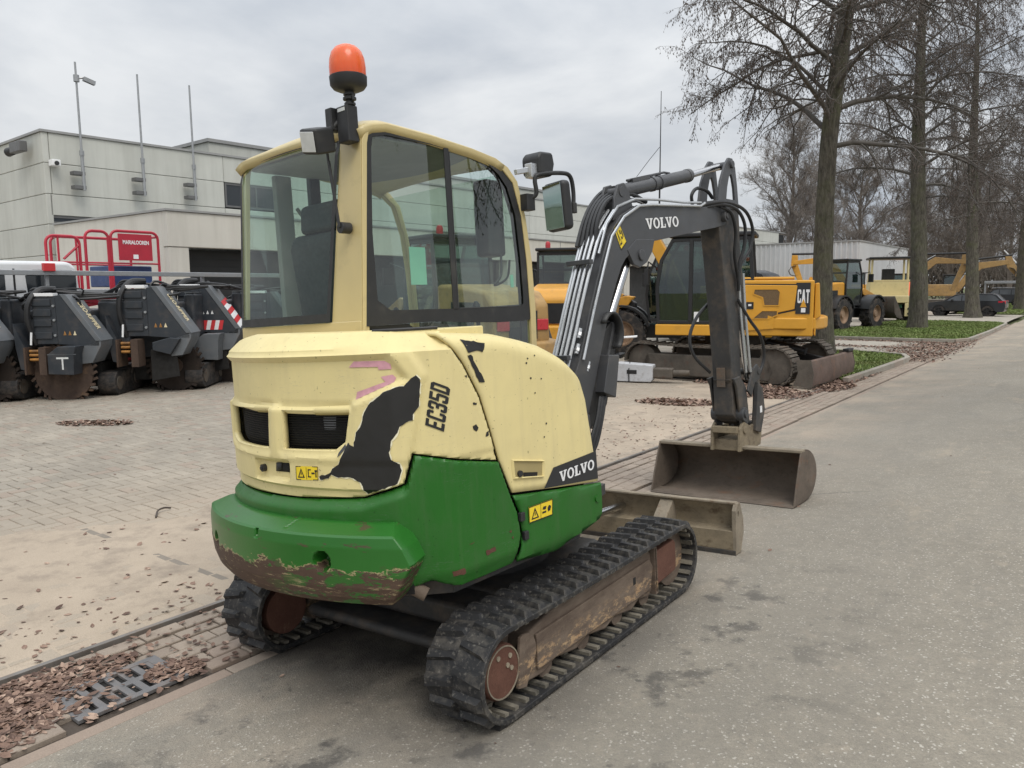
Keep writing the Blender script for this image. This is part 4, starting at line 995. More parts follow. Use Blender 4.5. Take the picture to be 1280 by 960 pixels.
# rear window
RWo = [(XL+.012, 1.702), (XL+.012, 2.565), (.035, 2.565), (-.040, 1.702)]
RWi = [(XL+.035, 1.742), (XL+.030, 2.553), (.012, 2.553), (-.062, 1.742)]
def RP(x, z, d=0.0): return (x, rear_y(z)-.006-d-.035*math.sin(PI*min(1, max(0, (x-XL)/(.04-XL))))*.6, z)
m = MB().grid(lambda u, v: RP(lerp(lerp(XL+.012, XL+.012, v), lerp(-.040, .035, v), u), lerp(1.702, 2.565, v)), 14, 8)
rw = m.build("rear_window", M_glassr, cab, smooth=60)
m = MB()
for i in range(4):
    a, b_, c_, d_ = RWo[i], RWo[(i+1) % 4], RWi[(i+1) % 4], RWi[i]
    m.grid(lambda u, v: RP(lerp(lerp(a[0], b_[0], u), lerp(d_[0], c_[0], u), v), lerp(lerp(a[1], b_[1], u), lerp(d_[1], c_[1], u), v), .004), 10, 2)
m.build("window_border", M_plastic, cab, smooth=0)
# left, front and roof glazing, door frame on the far side
MB().add([(XL+.023, a, b_) for a, b_ in PI_[1:15]+[(.36, 1.07), (-.38, 1.0), (-.47, 1.62)]], [tuple(range(17))]).build("door_window", M_glass, cab, smooth=0)
MB().box(XL+.006, XL+.05, -.36, -.29, 1.0, 2.56).build("door_pillar", M_plastic, cab, bevel=.01)
MB().box(XL+.004, XL+.045, -.35, .36, 1.38, 1.46).build("door_rail", M_plastic, cab, bevel=.01)
fp = [(.235, 2.47), (.305, 2.41), (.352, 2.243), (.388, 1.997), (.398, 1.701), (.388, 1.07)]
m = MB().grid(lambda u, v: (lerp(XL+.03, XR-.03, u), interp(v*5, range(6), [p[0] for p in fp]), interp(v*5, range(6), [p[1] for p in fp])), 1, 10)
m.build("windscreen", M_glass, cab, smooth=60)
MB().box(XL+.02, XR-.02, .37, .40, 1.70, 1.75).build("windscreen_rail", M_plastic, cab, bevel=.008)
MB().box(XL+.03, XR-.03, -.72, .15, 2.535, 2.555).build("headliner", M_liner, cab, bevel=.01)
MB().box(XL+.03, XR-.03, -.74, .36, .72, .78).build("cab_floor", M_plastic, cab)
MB().box(XL+.03, XR-.03, -.80, -.70, .78, 1.66).build("cab_rear_panel", M_plastic, cab)
# seat, console, controls
st = MB(); st.box(-.63, -.12, -.40, .10, 1.22, 1.36); seat = st.build("seat", M_seat, cab, bevel=.05, seg=3)
m = MB().prism([(-.50, 1.32), (-.40, 1.34), (-.46, 1.75), (-.53, 2.03), (-.56, 2.16), (-.63, 2.18), (-.66, 2.10), (-.62, 1.75), (-.60, 1.35)], -.62, -.13, 'x')
m.build("seat_back", M_seat, cab, bevel=.045, seg=3)
MB().prism([(-.55, 2.16), (-.53, 2.30), (-.57, 2.33), (-.64, 2.31), (-.65, 2.17)], -.52, -.23, 'x').build("headrest", M_seat, cab, bevel=.04, seg=3)
for x0 in (-.74, -.06):
    MB().box(x0, x0+.13, -.42, .18, 1.25, 1.52).build("console", M_plastic, cab, bevel=.03)
    m = MB(); m.tube([(x0+.06, .10, 1.50), (x0+.06, .13, 1.62), (x0+.07, .12, 1.70)], .012, 8); m.lathe([(.015, 0), (.026, .03), (.022, .10), (.008, .12)], (x0+.07, .12, 1.66), (0, -.1, 1), 12); m.build("joystick", M_plastic, cab)
m = MB(); m.box(.02, .13, .12, .26, 2.02, 2.44); m.box(-.02, .10, .16, .24, 2.10, 2.32); m.build("overhead_module", M_plastic, cab, bevel=.02)
m = MB().tube(smooth_path([(.12, .22, 2.06), (.13, .20, 1.92), (.13, .14, 1.86), (.12, .26, 1.90), (.13, .28, 2.0)], 5), .007, 6); m.build("cable", M_plastic, cab)
m = MB(); m.box(XL+.06, XL+.10, -.62, -.52, 1.30, 2.52); m.tube([(XL+.1, -.5, 2.35), (XL+.13, -.40, 2.2), (XL+.11, -.34, 1.9), (XL+.1, -.3, 1.6)], .012, 6); m.build("inner_trim", M_liner, cab, bevel=.01)
# wiper, rear lamp, beacon and its bracket
m = MB(); m.cyl((.112, -.812, 2.124), (.112, -.865, 2.124), .026, n=16); m.bar((.112, -.868, 2.124), (.058, -.86, 2.43), .016, .008, (0, 1, 0)); m.bar((.058, -.862, 2.43), (.03, -.845, 2.52), .012, .008, (0, 1, 0))
m.build("rear_wiper", M_plastic, cab, bevel=.002)
lm = MB(); lm.box(-.052, .058, -.065, .045, -.055, .055)
lp = lm.build("rear_work_lamp", M_plastic, cab, bevel=.012)
lp.location = (.075, -.915, 2.51); lp.rotation_euler = (R(14), R(10), R(4))
m = MB().box(-.042, .048, -.070, -.066, -.043, .043); m.build("lens", M_lens, lp, bevel=.002)
m = MB(); m.tube([(.075, -.87, 2.55), (.10, -.82, 2.60), (.12, -.78, 2.62)], .014, 8); m.box(.055, .10, -.86, -.80, 2.56, 2.66); m.build("lamp_bracket", M_plastic, cab, bevel=.006)
m = MB(); m.box(.105, .185, -.835, -.775, 2.50, 2.66); m.box(.06, .12, -.82, -.79, 2.60, 2.665)
bk = m.build("beacon_bracket", M_plastic, ex, rz=PHI, bevel=.006)
MB().box(.12, .17, -.838, -.8355, 2.635, 2.65).build("bracket_label", M_lens, bk, smooth=0)
bx_, by_ = .165, -.80
be = MB(); be.cyl((bx_, by_, 2.65), (bx_, by_, 2.70), .017, n=12); be.cyl((bx_, by_, 2.662), (bx_, by_, 2.674), .026, n=8); be.cyl((bx_, by_, 2.685), (bx_, by_, 2.697), .030, n=14); be.cyl((bx_, by_, 2.695), (bx_, by_, 2.725), .019, n=12); be.cyl((bx_, by_, 2.705), (bx_, by_, 2.715), .027, n=12)
be.tube([(bx_+.02, by_, 2.675), (bx_+.04, by_-.01, 2.68), (bx_+.038, by_-.01, 2.70)], .007, 6)
beo = be.build("beacon_stem", M_plastic, ex, rz=PHI, bevel=.002)
MB().lathe([(.025, 2.722), (.05, 2.725), (.070, 2.734), (.082, 2.750), (.084, 2.785), (.079, 2.789)], (bx_, by_, 0), (0, 0, 1), 28).build("beacon_base", M_plastic, beo)
MB().lathe([(.081, 2.787), (.0815, 2.825), (.078, 2.862), (.068, 2.892), (.050, 2.912), (.027, 2.923), (.0, 2.926)], (bx_, by_, 0), (0, 0, 1), 28).build("beacon_dome", M_amber, beo, smooth=60)
# front work lamp and mirror on the right A-pillar
m = MB(); m.bar((.19, .30, 2.48), (.22, .40, 2.50), .03, .03); m.box(.20, .25, .37, .43, 2.45, 2.53); wb = m.build("front_lamp_bracket", M_pipe, ex, rz=PHI, bevel=.004)
m = MB().prism([(.42, 2.47), (.54, 2.465), (.565, 2.54), (.55, 2.605), (.44, 2.60), (.415, 2.57)], .14, .27, 'x'); m.build("front_work_lamp", M_plastic, wb, bevel=.018)
m = MB(); m.tube(smooth_path([(.21, .37, 2.33), (.25, .40, 2.36), (.25, .395, 2.44), (.26, .43, 2.47), (.27, .62, 2.495), (.28, .69, 2.48), (.28, .715, 2.40), (.28, .71, 2.30)], 5), .0135, 8)
m.box(.18, .24, .33, .40, 2.27, 2.36); m.cyl((.28, .712, 2.27), (.28, .712, 2.33), .02, n=10); mr = m.build("mirror_arm", M_plastic, ex, rz=PHI, bevel=.003)
m = MB(); m.box(-.098, .098, -.035, .035, -.140, .140); mh = m.build("mirror", M_plastic, mr, bevel=.028, seg=3); mh.location = (.27, .575, 2.30); mh.rotation_euler = (R(4), 0, R(-16))
n = NT("mirror_glass"); M_mirror = n.done((0.40, 0.45, 0.44), 0.04, 1.0)
mg = MB().box(-.086, .086, -.039, -.036, -.127, .127).build("mirror_glass", M_mirror, mh, bevel=.01)

# ---- boom, stick, cylinders, hoses
BX0, BX1 = -.12, .08
BP = [(1.764, 2.412), (2.677, 2.468), (3.10, 2.49), (3.19, 2.45), (3.17, 2.37), (2.979, 2.335), (2.705, 2.296), (1.957, 2.184), (1.80, 2.155), (1.687, 2.112), (1.575, 2.05), (1.513, 1.99), (1.443, 1.887), (1.362, 1.747), (1.20, 1.38), (1.043, 1.03), (.97, .90), (.86, .88), (.82, .98), (.86, 1.14), (.927, 1.282), (.978, 1.36), (1.053, 1.515), (1.131, 1.695), (1.275, 1.983), (1.388, 2.183), (1.55, 2.33)]
m = MB().prism(BP, BX0+.012, BX1-.012, 'x'); boom = m.build("boom", M_boom, ex, rz=PHI, bevel=.006)
BPo = [tuple(p) for p in BP]
for xx in (BX0, BX1-.014): MB().prism(inset(BP, -.010), xx, xx+.014, 'x').build("boom_plate", M_boom, boom, bevel=.003)
def BY(s, z, off=0.0): return (BX1+off, s, z)
lettering("VOLVO", VOL, para((1.872, 2.257), (.482, .046), (-.012, .076), None, BY, .003), "boom_lettering", M_white, boom)
sticker([(1.438, 2.245), (1.505, 2.288), (1.596, 2.153), (1.525, 2.098)], None, boom, fn=BY, pic2=False)
m = MB()
for x_, o_ in ((-.105, .035), (-.072, .05), (-.035, .05), (.0, .05), (.035, .04)):
    pth = [(.80, 1.13), (.885, 1.28), (.945, 1.40), (1.02, 1.555), (1.10, 1.73), (1.235, 2.0), (1.33, 2.17), (1.42, 2.27), (1.53, 2.37)]
    m = MB().tube(smooth_path([(x_, y-.9*(o_-.03), z+.43*(o_-.03)) for y, z in pth], 4), .0105, 8); m.build("hydraulic_pipe", M_pipe, boom)
pth = [(1.0, 1.38), (1.075, 1.545), (1.145, 1.70), (1.29, 1.985), (1.395, 2.185), (1.56, 2.325), (1.764, 2.414), (1.95, 2.435), (2.40, 2.462), (2.70, 2.480), (2.78, 2.51)]
MB().tube([(.093, y, z) for y, z in pth], .010, 8).build("hydraulic_pipe", M_pipe, boom)
pth = [(1.29, 2.07), (1.40, 2.27), (1.55, 2.40), (1.78, 2.47), (2.1, 2.49), (2.5, 2.50), (2.8, 2.52)]
MB().tube([(.05, y, z) for y, z in pth], .010, 8).build("hydraulic_pipe", M_pipe, boom)
for (y, z) in ((.915, 1.385), (1.215, 2.0)): MB().box(-.135, .06, y-.045, y-.005, z+.0, z+.032).build("pipe_clamp", M_boom, boom, bevel=.004)
for k, (x_, y, z) in enumerate(((.045, 1.02, 1.52), (.045, .99, 1.42), (.06, 1.04, 1.40), (.07, 1.06, 1.30))):
    f_ = MB(); f_.cyl((x_, y, z), (x_, y+.03, z+.06), .014, n=8); f_.cyl((x_, y+.008, z+.015), (x_, y+.02, z+.035), .019, n=6); f_.build("fitting", M_pipe, boom, smooth=20)
# bundle of black hoses over the knuckle
for k in range(5):
    x_ = -.11+.03*k
    MB().tube(smooth_path([(x_, 1.27+.01*k, 2.13), (x_, 1.36, 2.30), (x_, 1.47, 2.43), (x_, 1.62, 2.53-.012*k), (x_, 1.80, 2.57-.015*k), (x_, 2.0, 2.55-.02*k)], 5), .0155, 8).build("hose", M_hose, boom)
# stick cylinder
br_ = MB()
for xx in (-.085, .022): br_.prism([(1.50, 2.30), (1.53, 2.46), (1.58, 2.555), (1.66, 2.575), (1.72, 2.52), (1.76, 2.42), (1.80, 2.40)], xx, xx+.022, 'x')
br_.build("cylinder_bracket", M_boom, boom, bevel=.006)
cyl = MB(); a, b_ = Vector((-.02, 1.62, 2.508)), Vector((-.02, 2.735, 2.742)); d_ = (b_-a).normalized()
cyl.cyl(a, b_, .050, n=20); cyl.cyl(a+d_*.52, a+d_*.56, .056, n=20); cyl.cyl(a+d_*.62, a+d_*.66, .056, n=20); cyl.cyl((-.09, 1.62, 2.508), (.05, 1.62, 2.508), .035, n=14); cyl.cyl(b_-d_*.05, b_, .054, n=20)
cyl.tube([a+d_*.2+Vector((0, -.02, .062)), a+d_*.75+Vector((0, -.02, .062)), a+d_*.82+Vector((0, 0, .05))], .010, 6); cyl.obox(a+d_*.35+Vector((0, 0, .06)), (.05, .25, .03), Matrix.Rotation(R(12), 3, 'X'))
ac = cyl.build("stick_cylinder", M_boom, ex, rz=PHI, bevel=.002)
MB().cyl(b_, (-.02, 3.31, 2.876), .027, n=16).build("piston_rod", M_chrome, ac)
# stick: upper fork with eye, lower box
AX0, AX1 = -.115, .085
SPF = [(3.03, 2.56), (3.10, 2.70), (3.20, 2.86), (3.26, 2.925), (3.33, 2.935), (3.385, 2.89), (3.42, 2.76), (3.455, 2.56), (3.47, 2.36), (3.45, 2.0), (3.42, 1.60), (3.40, 1.2), (3.42, .98), (3.40, .72), (3.30, .66), (3.22, .72), (3.215, 1.0), (3.205, 1.20), (3.165, 1.60), (3.11, 2.05), (3.07, 2.30), (3.05, 2.42)]
stick = MB().prism([p for p in SPF if p[1] < 2.57], AX0+.01, AX1-.01, 'x').build("stick", M_boomd, ex, rz=PHI, bevel=.012)
EYE = [(3.26, 2.60), (3.22, 2.66), (3.235, 2.76), (3.28, 2.81), (3.33, 2.79), (3.365, 2.70), (3.36, 2.63), (3.31, 2.59)]
HEAD = [(3.03, 2.50), (3.10, 2.72), (3.20, 2.87), (3.27, 2.93), (3.34, 2.93), (3.39, 2.86), (3.42, 2.70), (3.44, 2.50)]
for xx in (AX0, AX1-.022): MB().ring(HEAD, [(3.20, 2.58), (3.225, 2.68), (3.265, 2.77), (3.29, 2.79), (3.31, 2.79), (3.33, 2.76), (3.355, 2.68), (3.365, 2.58)], xx, xx+.022, 'x').build("stick_fork", M_boom, stick, bevel=.004)
MB().cyl((AX0-.02, 3.31, 2.876), (AX1+.02, 3.31, 2.876), .032, n=14).build("pivot_pin", M_boom, stick, bevel=.004)
m = MB(); m.cyl((AX0-.03, 3.13, 2.425), (AX1+.035, 3.13, 2.425), .045, n=18); m.cyl((AX1+.03, 3.13, 2.425), (AX1+.045, 3.13, 2.425), .025, n=12)
m.build("pivot_pin", M_boom, stick, bevel=.004)
w_ = MB().box(-.06, .02, 3.196, 3.206, .97, 1.14); w_.build("worn_patch", M_bucket, stick, bevel=.004)
# bucket cylinder on the front of the stick, with rods
m = MB(); m.cyl((.0, 3.50, 2.30), (.02, 3.56, 1.45), .048, n=16); m.cyl((.0, 3.50, 2.32), (.0, 3.48, 2.40), .035, n=12); bcy = m.build("bucket_cylinder", M_boomd, ex, rz=PHI)
MB().cyl((.02, 3.56, 1.45), (.03, 3.62, 1.0), .026, n=14).build("piston_rod", M_chrome, bcy)
for x_, y_ in ((.10, 3.36), (.115, 3.42)):
    MB().tube([(x_, y_, 1.95), (x_, y_+.02, 1.6), (x_+.01, y_+.05, 1.22), (x_+.01, y_+.07, 1.08)], .012, 8).build("hydraulic_pipe", M_pipe, stick)
# loops of hose round the stick head
HS = [[(.06, 2.80, 2.50), (.11, 2.98, 2.53), (.14, 3.20, 2.53), (.16, 3.42, 2.47), (.16, 3.54, 2.33), (.15, 3.50, 2.16), (.12, 3.36, 2.02), (.11, 3.34, 1.85)],
      [(.06, 2.82, 2.48), (.12, 3.05, 2.515), (.15, 3.26, 2.48), (.16, 3.38, 2.36), (.15, 3.38, 2.18), (.12, 3.32, 2.0), (.11, 3.33, 1.80)],
      [(.10, 3.05, 2.50), (.14, 3.16, 2.45), (.14, 3.24, 2.30), (.12, 3.25, 2.1), (.11, 3.33, 1.9)],
      [(.10, 3.33, 1.72), (.13, 3.48, 1.55), (.14, 3.70, 1.38), (.13, 3.78, 1.18), (.10, 3.68, 1.0), (.08, 3.55, .93)],
      [(-.10, 3.28, 1.75), (-.17, 3.10, 1.60), (-.20, 3.0, 1.42), (-.17, 3.02, 1.25), (-.11, 3.18, 1.10)],
      [(.0, 2.75, 2.50), (.01, 2.72, 2.58), (.02, 2.80, 2.64), (.03, 2.95, 2.63), (.03, 3.05, 2.58)]]
for h in HS: MB().tube(smooth_path(h, 6), .0145, 8).build("hose", M_hose, stick)
# bucket linkage, cradle and coupler
m = MB()
for xx in (AX0-.03, AX1+.006): m.prism([(3.16, 1.05), (3.22, .98), (3.30, .62), (3.40, .58), (3.47, .66), (3.42, .95), (3.30, 1.06)], xx, xx+.024, 'x')
m.prism([(3.19, 1.04), (3.23, .98), (3.29, .66), (3.38, .62), (3.43, .70), (3.40, 1.0)], AX0+.02, AX1-.02, 'x'); m.build("stick_end", M_boomd, stick, bevel=.01)
m = MB(); m.cyl((AX0-.05, 3.33, .72), (AX1+.055, 3.33, .72), .062, n=20); m.cyl((AX1+.05, 3.33, .72), (AX1+.07, 3.33, .72), .034, n=12); m.build("lower_pin", M_boom, stick, bevel=.004)
lk = MB()
for xx in (AX0-.02, AX1+.032): lk.prism([(3.40, .92), (3.52, 1.10), (3.62, 1.14), (3.70, 1.08), (3.66, 1.0), (3.56, .98), (3.48, .86)], xx, xx+.02, 'x')
for xx in (AX0+.015, AX1+.008): lk.prism([(3.60, 1.10), (3.68, 1.06), (3.74, .85), (3.70, .66), (3.62, .54), (3.54, .56), (3.58, .75), (3.60, .92)], xx, xx+.026, 'x')
lk.cyl((AX0-.03, 3.64, 1.07), (AX1+.06, 3.64, 1.07), .03, n=14); lk.cyl((AX0-.02, 3.58, .60), (AX1+.05, 3.58, .60), .032, n=14)
lk.prism([(3.50, .55), (3.58, .98), (3.68, .92), (3.72, .72), (3.62, .52)], AX1+.03, AX1+.07, 'x')
lo = lk.build("bucket_linkage", M_boomd, ex, rz=PHI, bevel=.006)
MB().box(AX1+.071, AX1+.073, 3.60, 3.645, .70, .76).build("tag", M_white, lo, smooth=0)
q = MB()
for xx in (-.155, .10): q.prism([(3.22, .40), (3.24, .60), (3.32, .66), (3.45, .60), (3.62, .62), (3.70, .55), (3.66, .40)], xx, xx+.03, 'x')
q.box(-.13, .10, 3.26, 3.62, .40, .50); q.cyl((-.17, 3.32, .58), (.145, 3.32, .58), .034, n=14); q.cyl((-.17, 3.60, .54), (.145, 3.60, .54), .03, n=14); q.box(-.13, .105, 3.22, 3.26, .56, .62)
q.build("quick_coupler", M_blade, ex, rz=PHI, bevel=.008)
# bucket: curved shell between two side plates, mouth towards the machine
KX0, KX1 = -.68, .632
KP = [(3.076, .012), (3.20, .010), (3.36, .018), (3.47, .045), (3.55, .10), (3.595, .18), (3.59, .27), (3.53, .355), (3.43, .410), (3.33, .430), (3.285, .425)]
KPs = [(p.y, p.z) for p in smooth_path([(0, a, b) for a, b in KP], 4)]
m = MB().grid(lambda u, v: (lerp(KX0-.010, KX1+.010, u), interp(v*(len(KPs)-1), range(len(KPs)), [p[0] for p in KPs]), interp(v*(len(KPs)-1), range(len(KPs)), [p[1] for p in KPs])), 12, 44)
bu = m.build("bucket", M_bucket, ex, rz=PHI, smooth=50)
md = bu.modifiers.new("thickness", 'SOLIDIFY'); md.thickness = .014; md.offset = 1
for xx in (KX0-.016, KX1): MB().prism([(3.075, .004)]+KPs[4:-2]+[(3.275, .438), (3.255, .415), (3.20, .30), (3.13, .14)], xx, xx+.016, 'x').build("bucket_side", M_bucket, bu, bevel=.004)
MB().box(KX0-.016, KX1+.016, 3.262, 3.345, .418, .446).build("bucket_rim", M_lip, bu, bevel=.008)
MB().prism([(3.055, .002), (3.24, .002), (3.24, .018), (3.10, .018)], KX0-.01, KX1+.01, 'x').build("cutting_edge", M_bucket, bu, bevel=.002)
for xx in (-.15, .10): MB().prism([(3.30, .43), (3.33, .54), (3.62, .50), (3.60, .28), (3.52, .37)], xx, xx+.025, 'x').build("bucket_ear", M_lip, bu, bevel=.004)
# boom cylinder, its hood and cover box
m = MB(); m.cyl((.0, 1.43, 1.60), (.0, 1.14, .92), .062, n=20); bc = m.build("boom_cylinder", M_boom, ex, rz=PHI)
MB().cyl((.0, 1.43, 1.60), (.0, 1.76, 2.10), .036, n=18).build("piston_rod", M_chrome, bc)
m = MB()
for xx in (-.115, .055): m.prism([(1.60, 2.10), (1.72, 2.18), (1.98, 2.19), (1.94, 2.10), (1.86, 2.02), (1.76, 1.98), (1.68, 2.0)], xx, xx+.03, 'x')
m.cyl((-.13, 1.775, 2.07), (.10, 1.775, 2.07), .04, n=16); m.build("boom_ear", M_boom, boom, bevel=.006)
m = MB().grid(lambda u, v: (lerp(-.07, .12, u), 1.335+.12*math.cos(R(lerp(150, -55, v))), 1.54+.14*math.sin(R(lerp(150, -55, v)))), 4, 16)
hd = m.build("hose_guard", M_plastic, ex, rz=PHI, smooth=50); md = hd.modifiers.new("thickness", 'SOLIDIFY'); md.thickness = .016
m = MB().prism([(1.24, 1.395), (1.365, 1.385), (1.30, 1.10), (1.16, 1.15)], .05, .135, 'x'); m.build("cylinder_cover", M_boom, ex, rz=PHI, bevel=.008)
MB().prism([(1.17, 1.45), (1.40, 1.62), (1.46, 1.50), (1.30, 1.05), (1.0, .85), (.95, 1.0)], -.09, .06, 'x').build("boom_foot_cover", M_plastic, ex, rz=PHI, bevel=.01)
m = MB(); m.cyl((-.02, .98, .46), (-.02, .98, 1.02), .13, n=20); m.box(-.13, .09, .62, 1.02, .50, .62); m.box(-.13, .09, .62, 1.02, .86, .96); m.build("swing_post", M_boom, ex, rz=PHI, bevel=.01)
for k in range(3):
    MB().tube(smooth_path([(.10, 1.22-.03*k, 1.12), (.12, 1.14-.03*k, .98), (.12, 1.06-.04*k, .82), (.10, .96, .70)], 5), .013, 8).build("hose", M_hose, boom)

# ---- undercarriage (not turned with the upper body)
YR, YF, RA, ZC = -.85, .845, .200, .212
def loop_pts(r_add=0.0, n_arc=14):
    ra = RA+r_add; p = []
    for i in range(n_arc+1):
        a = R(lerp(90, 270, i/n_arc)); p.append((YR+ra*math.cos(a), ZC+ra*math.sin(a)))
    for i in range(1, 12): p.append((lerp(YR, YF, i/12), ZC-ra))
    for i in range(n_arc+1):
        a = R(lerp(-90, 90, i/n_arc)); p.append((YF+ra*math.cos(a), ZC+ra*math.sin(a)))
    for i in range(1, 12):
        y = lerp(YF, YR, i/12); p.append((y, ZC+ra-.010*math.sin(PI*i/12)))
    return p
def along(d, r_add=0.0):               # place on the track loop by distance, with tangent angle
    ra = RA; top = YF-YR; arc_ = PI*ra; T = 2*(top+arc_); d %= T
    if d < top: return YR+d, ZC+ra+r_add-.010*math.sin(PI*d/top), 0.0
    d -= top
    if d < arc_: a = PI/2-d/ra; return YF+(ra+r_add)*math.cos(a), ZC+(ra+r_add)*math.sin(a), a-PI/2
    d -= arc_
    if d < top: return YF-d, ZC-ra-r_add, -PI
    d -= top; a = -PI/2-d/ra; return YR+(ra+r_add)*math.cos(a), ZC+(ra+r_add)*math.sin(a), a-PI/2
TL = 2*(YF-YR+PI*RA)
lug_l = MB(); lug_l.add([(-.138,-.036,-.004),(.008,-.006,-.004),(.008,.034,-.004),(-.138,.026,-.004),(-.126,-.024,.022),(-.006,.002,.022),(-.006,.022,.022),(-.126,.014,.022)], [(3,2,1,0),(4,5,6,7),(0,1,5,4),(1,2,6,5),(2,3,7,6),(3,0,4,7)])
lug_me = lug_l.mesh("tread_lug", smooth=0); lug_me.materials.append(M_rub)
lug_r = MB(); lug_r.add([(-v[0], v[1], v[2]) for v in lug_l.v], [tuple(reversed(f)) for f in lug_l.f])
lug_mr = lug_r.mesh("tread_lug", smooth=0); lug_mr.materials.append(M_rub)
for sgn in (1, -1):
    cx = sgn*.725
    po, pn = loop_pts(.0), loop_pts(-.024)
    tr = MB().ring(po, pn, cx-.15, cx+.15, 'x'); trk = tr.build("rubber_track", M_rub, ex, bevel=.004, smooth=50)
    ri = MB(); k = 62
    for i in range(k):
        y, z, a = along(TL*i/k, -.030)
        ri.obox((cx+.076*sgn, y, z), (.11, .026, .018), Matrix.Rotation(a, 3, 'X')); ri.obox((cx-.076*sgn, y, z), (.11, .026, .018), Matrix.Rotation(a, 3, 'X'))
        if i % 2 == 0:
            for s2 in (-1, 1): ri.obox((cx+s2*.028, y, z-.0), (.022, .03, .05), Matrix.Rotation(a, 3, 'X'))
    g = ri.build("inner_ribs", M_rubin, trk, smooth=0)
    k = 45
    for i in range(k):
        for me, dl, ox in ((lug_me, 0.0, -.006), (lug_mr, .5, .006)):
            y, z, a = along(TL*(i+dl)/k, .002)
            o = link("tread_lug", me, None, trk, (cx+ox, y, z)); o.rotation_euler = (a, 0, 0)
            sc = random.uniform(.92, 1.05); o.scale = (1, sc, random.uniform(.85, 1.1))
    fp_ = [(-.70, .165), (-.64, .30), (-.40, .355), (.30, .365), (.52, .345), (.56, .30), (.56, .12), (.50, .085), (.38, .105), (.30, .075), (.12, .105), (.02, .075), (-.16, .105), (-.26, .078), (-.44, .105), (-.54, .075), (-.66, .085)]
    f_ = MB(); f_.prism(fp_, cx-.09, cx+.09, 'x')
    tf = f_.build("track_frame", M_tfr, ex, bevel=.012)
    a_ = MB(); a_.prism([(-.60, .28), (.50, .30), (.54, .25), (.50, .13), (-.60, .12)], cx+sgn*.09, cx+sgn*.104, 'x'); a_.build("frame_plate", M_tfr, tf, bevel=.004)
    MB().box(cx+sgn*.104-.0005, cx+sgn*.104+.0005, .30, .33, .215, .255).build("frame_slot", M_void, tf, smooth=0)
    MB().prism([(.565, .135), (.565, .325), (.80, .335), (.82, .31), (.82, .17), (.80, .15)], cx+sgn*.03, cx+sgn*.112, 'x').build("idler_guard", M_hub, tf, bevel=.008)
    MB().ring([(.535, .09), (.535, .36), (.565, .36), (.565, .09)], [(.54, .1), (.54, .35), (.56, .35), (.56, .1)], cx+sgn*.02, cx+sgn*.118, 'x').build("frame_collar", M_tfr, tf, bevel=.004)
    MB().prism(arc(-.70, .235, .085, -60, 110, 10)+[(-.76, .10), (-.70, .085)], cx+sgn*.095, cx+sgn*.112, 'x').build("motor_guard", M_tfr, tf, bevel=.004)
    # sprocket with teeth, cover plate
    pts = []
    for i in range(44):
        r_ = .172 if i % 4 in (0, 1) else .148; a = 2*PI*i/44; pts.append((YR+r_*math.cos(a), ZC+r_*math.sin(a)))
    MB().prism(pts, cx-.03, cx+.03, 'x').build("drive_sprocket", M_tfr, ex)
    hb = MB(); hb.lathe([(.118, 0), (.118, .095), (.112, .104), (.0, .105)], (cx, YR, ZC), (sgn, 0, 0), 30); hb.lathe([(.125, 0), (.125, .12)], (cx, YR, ZC), (-sgn, 0, 0), 24)
    ho = hb.build("hub_cover", M_hub, ex, bevel=.003)
    MB().lathe([(.111, .1045), (.111, .108), (.105, .108), (.105, .1045)], (cx, YR, ZC), (sgn, 0, 0), 30, caps=False).build("hub_ring", M_lip, ho)
    e_ = MB()
    for (dy, dz) in ((-.03, .07), (.03, .02), (.05, .055), (.055, .0)): e_.cyl((cx+sgn*.104, YR+dy, ZC+dz), (cx+sgn*.110, YR+dy, ZC+dz), .011, n=8)
    e_.build("hub_bolt", M_lip, ho)
    MB().lathe([(.168, -.06), (.168, -.02), (.14, -.02), (.14, .02), (.168, .02), (.168, .06)], (cx, YF, ZC), (1, 0, 0), 28).build("idler_wheel", M_tfr, ex)
    for yy in (-.50, -.17, .17, .48):
        MB().lathe([(.06, -.07), (.06, -.02), (.045, -.02), (.045, .02), (.06, .02), (.06, .07)], (cx, yy, .10), (1, 0, 0), 16).build("track_roller", M_tfr, ex)
cf = MB(); cf.box(-.64, .64, -.42, .42, .20, .36); cf.box(-.45, .45, -.62, .62, .22, .34); cf.box(-.58, .58, -.75, .75, .15, .21); cf.build("carbody", M_boomd, ex, bevel=.03)  # lowest wide box added to block light between the tracks
# dozer blade
bl = MB(); bpf = [(1.70, .0), (1.735, .0), (1.80, .10), (1.80, .20), (1.77, .30), (1.735, .345), (1.705, .345), (1.735, .29), (1.755, .20), (1.75, .165), (1.66, .16), (1.655, .03)]
bl.prism(bpf, -.865, .865, 'x'); blade = bl.build("dozer_blade", M_blade, ex, bevel=.005)
MB().box(-.87, .87, 1.695, 1.745, .335, .350).build("blade_top_edge", M_lip, blade, bevel=.004)
for xx in (-.885, .855): MB().ring([(1.655, .0), (1.74, .0), (1.80, .12), (1.80, .22), (1.745, .345), (1.70, .345), (1.665, .30), (1.66, .15)], [(1.705, .250), (1.715, .250), (1.722, .262), (1.722, .278), (1.715, .292), (1.705, .292), (1.698, .278), (1.698, .262)], xx, xx+.03, 'x').build("blade_end_plate", M_lip, blade, bevel=.005)
MB().box(-.88, .88, 1.65, 1.76, -.005, .03).build("blade_cutting_edge", M_boomd, blade, bevel=.004)
for xx in (-.36, .36):
    MB().bar((xx, .45, .26), (xx, 1.74, .14), .09, .10).build("blade_arm", M_blade, blade, bevel=.01)
    MB().prism([(1.56, .20), (1.72, .33), (1.76, .33), (1.76, .15), (1.60, .15)], xx-.05, xx+.05, 'x').build("blade_gusset", M_lip, blade, bevel=.006)
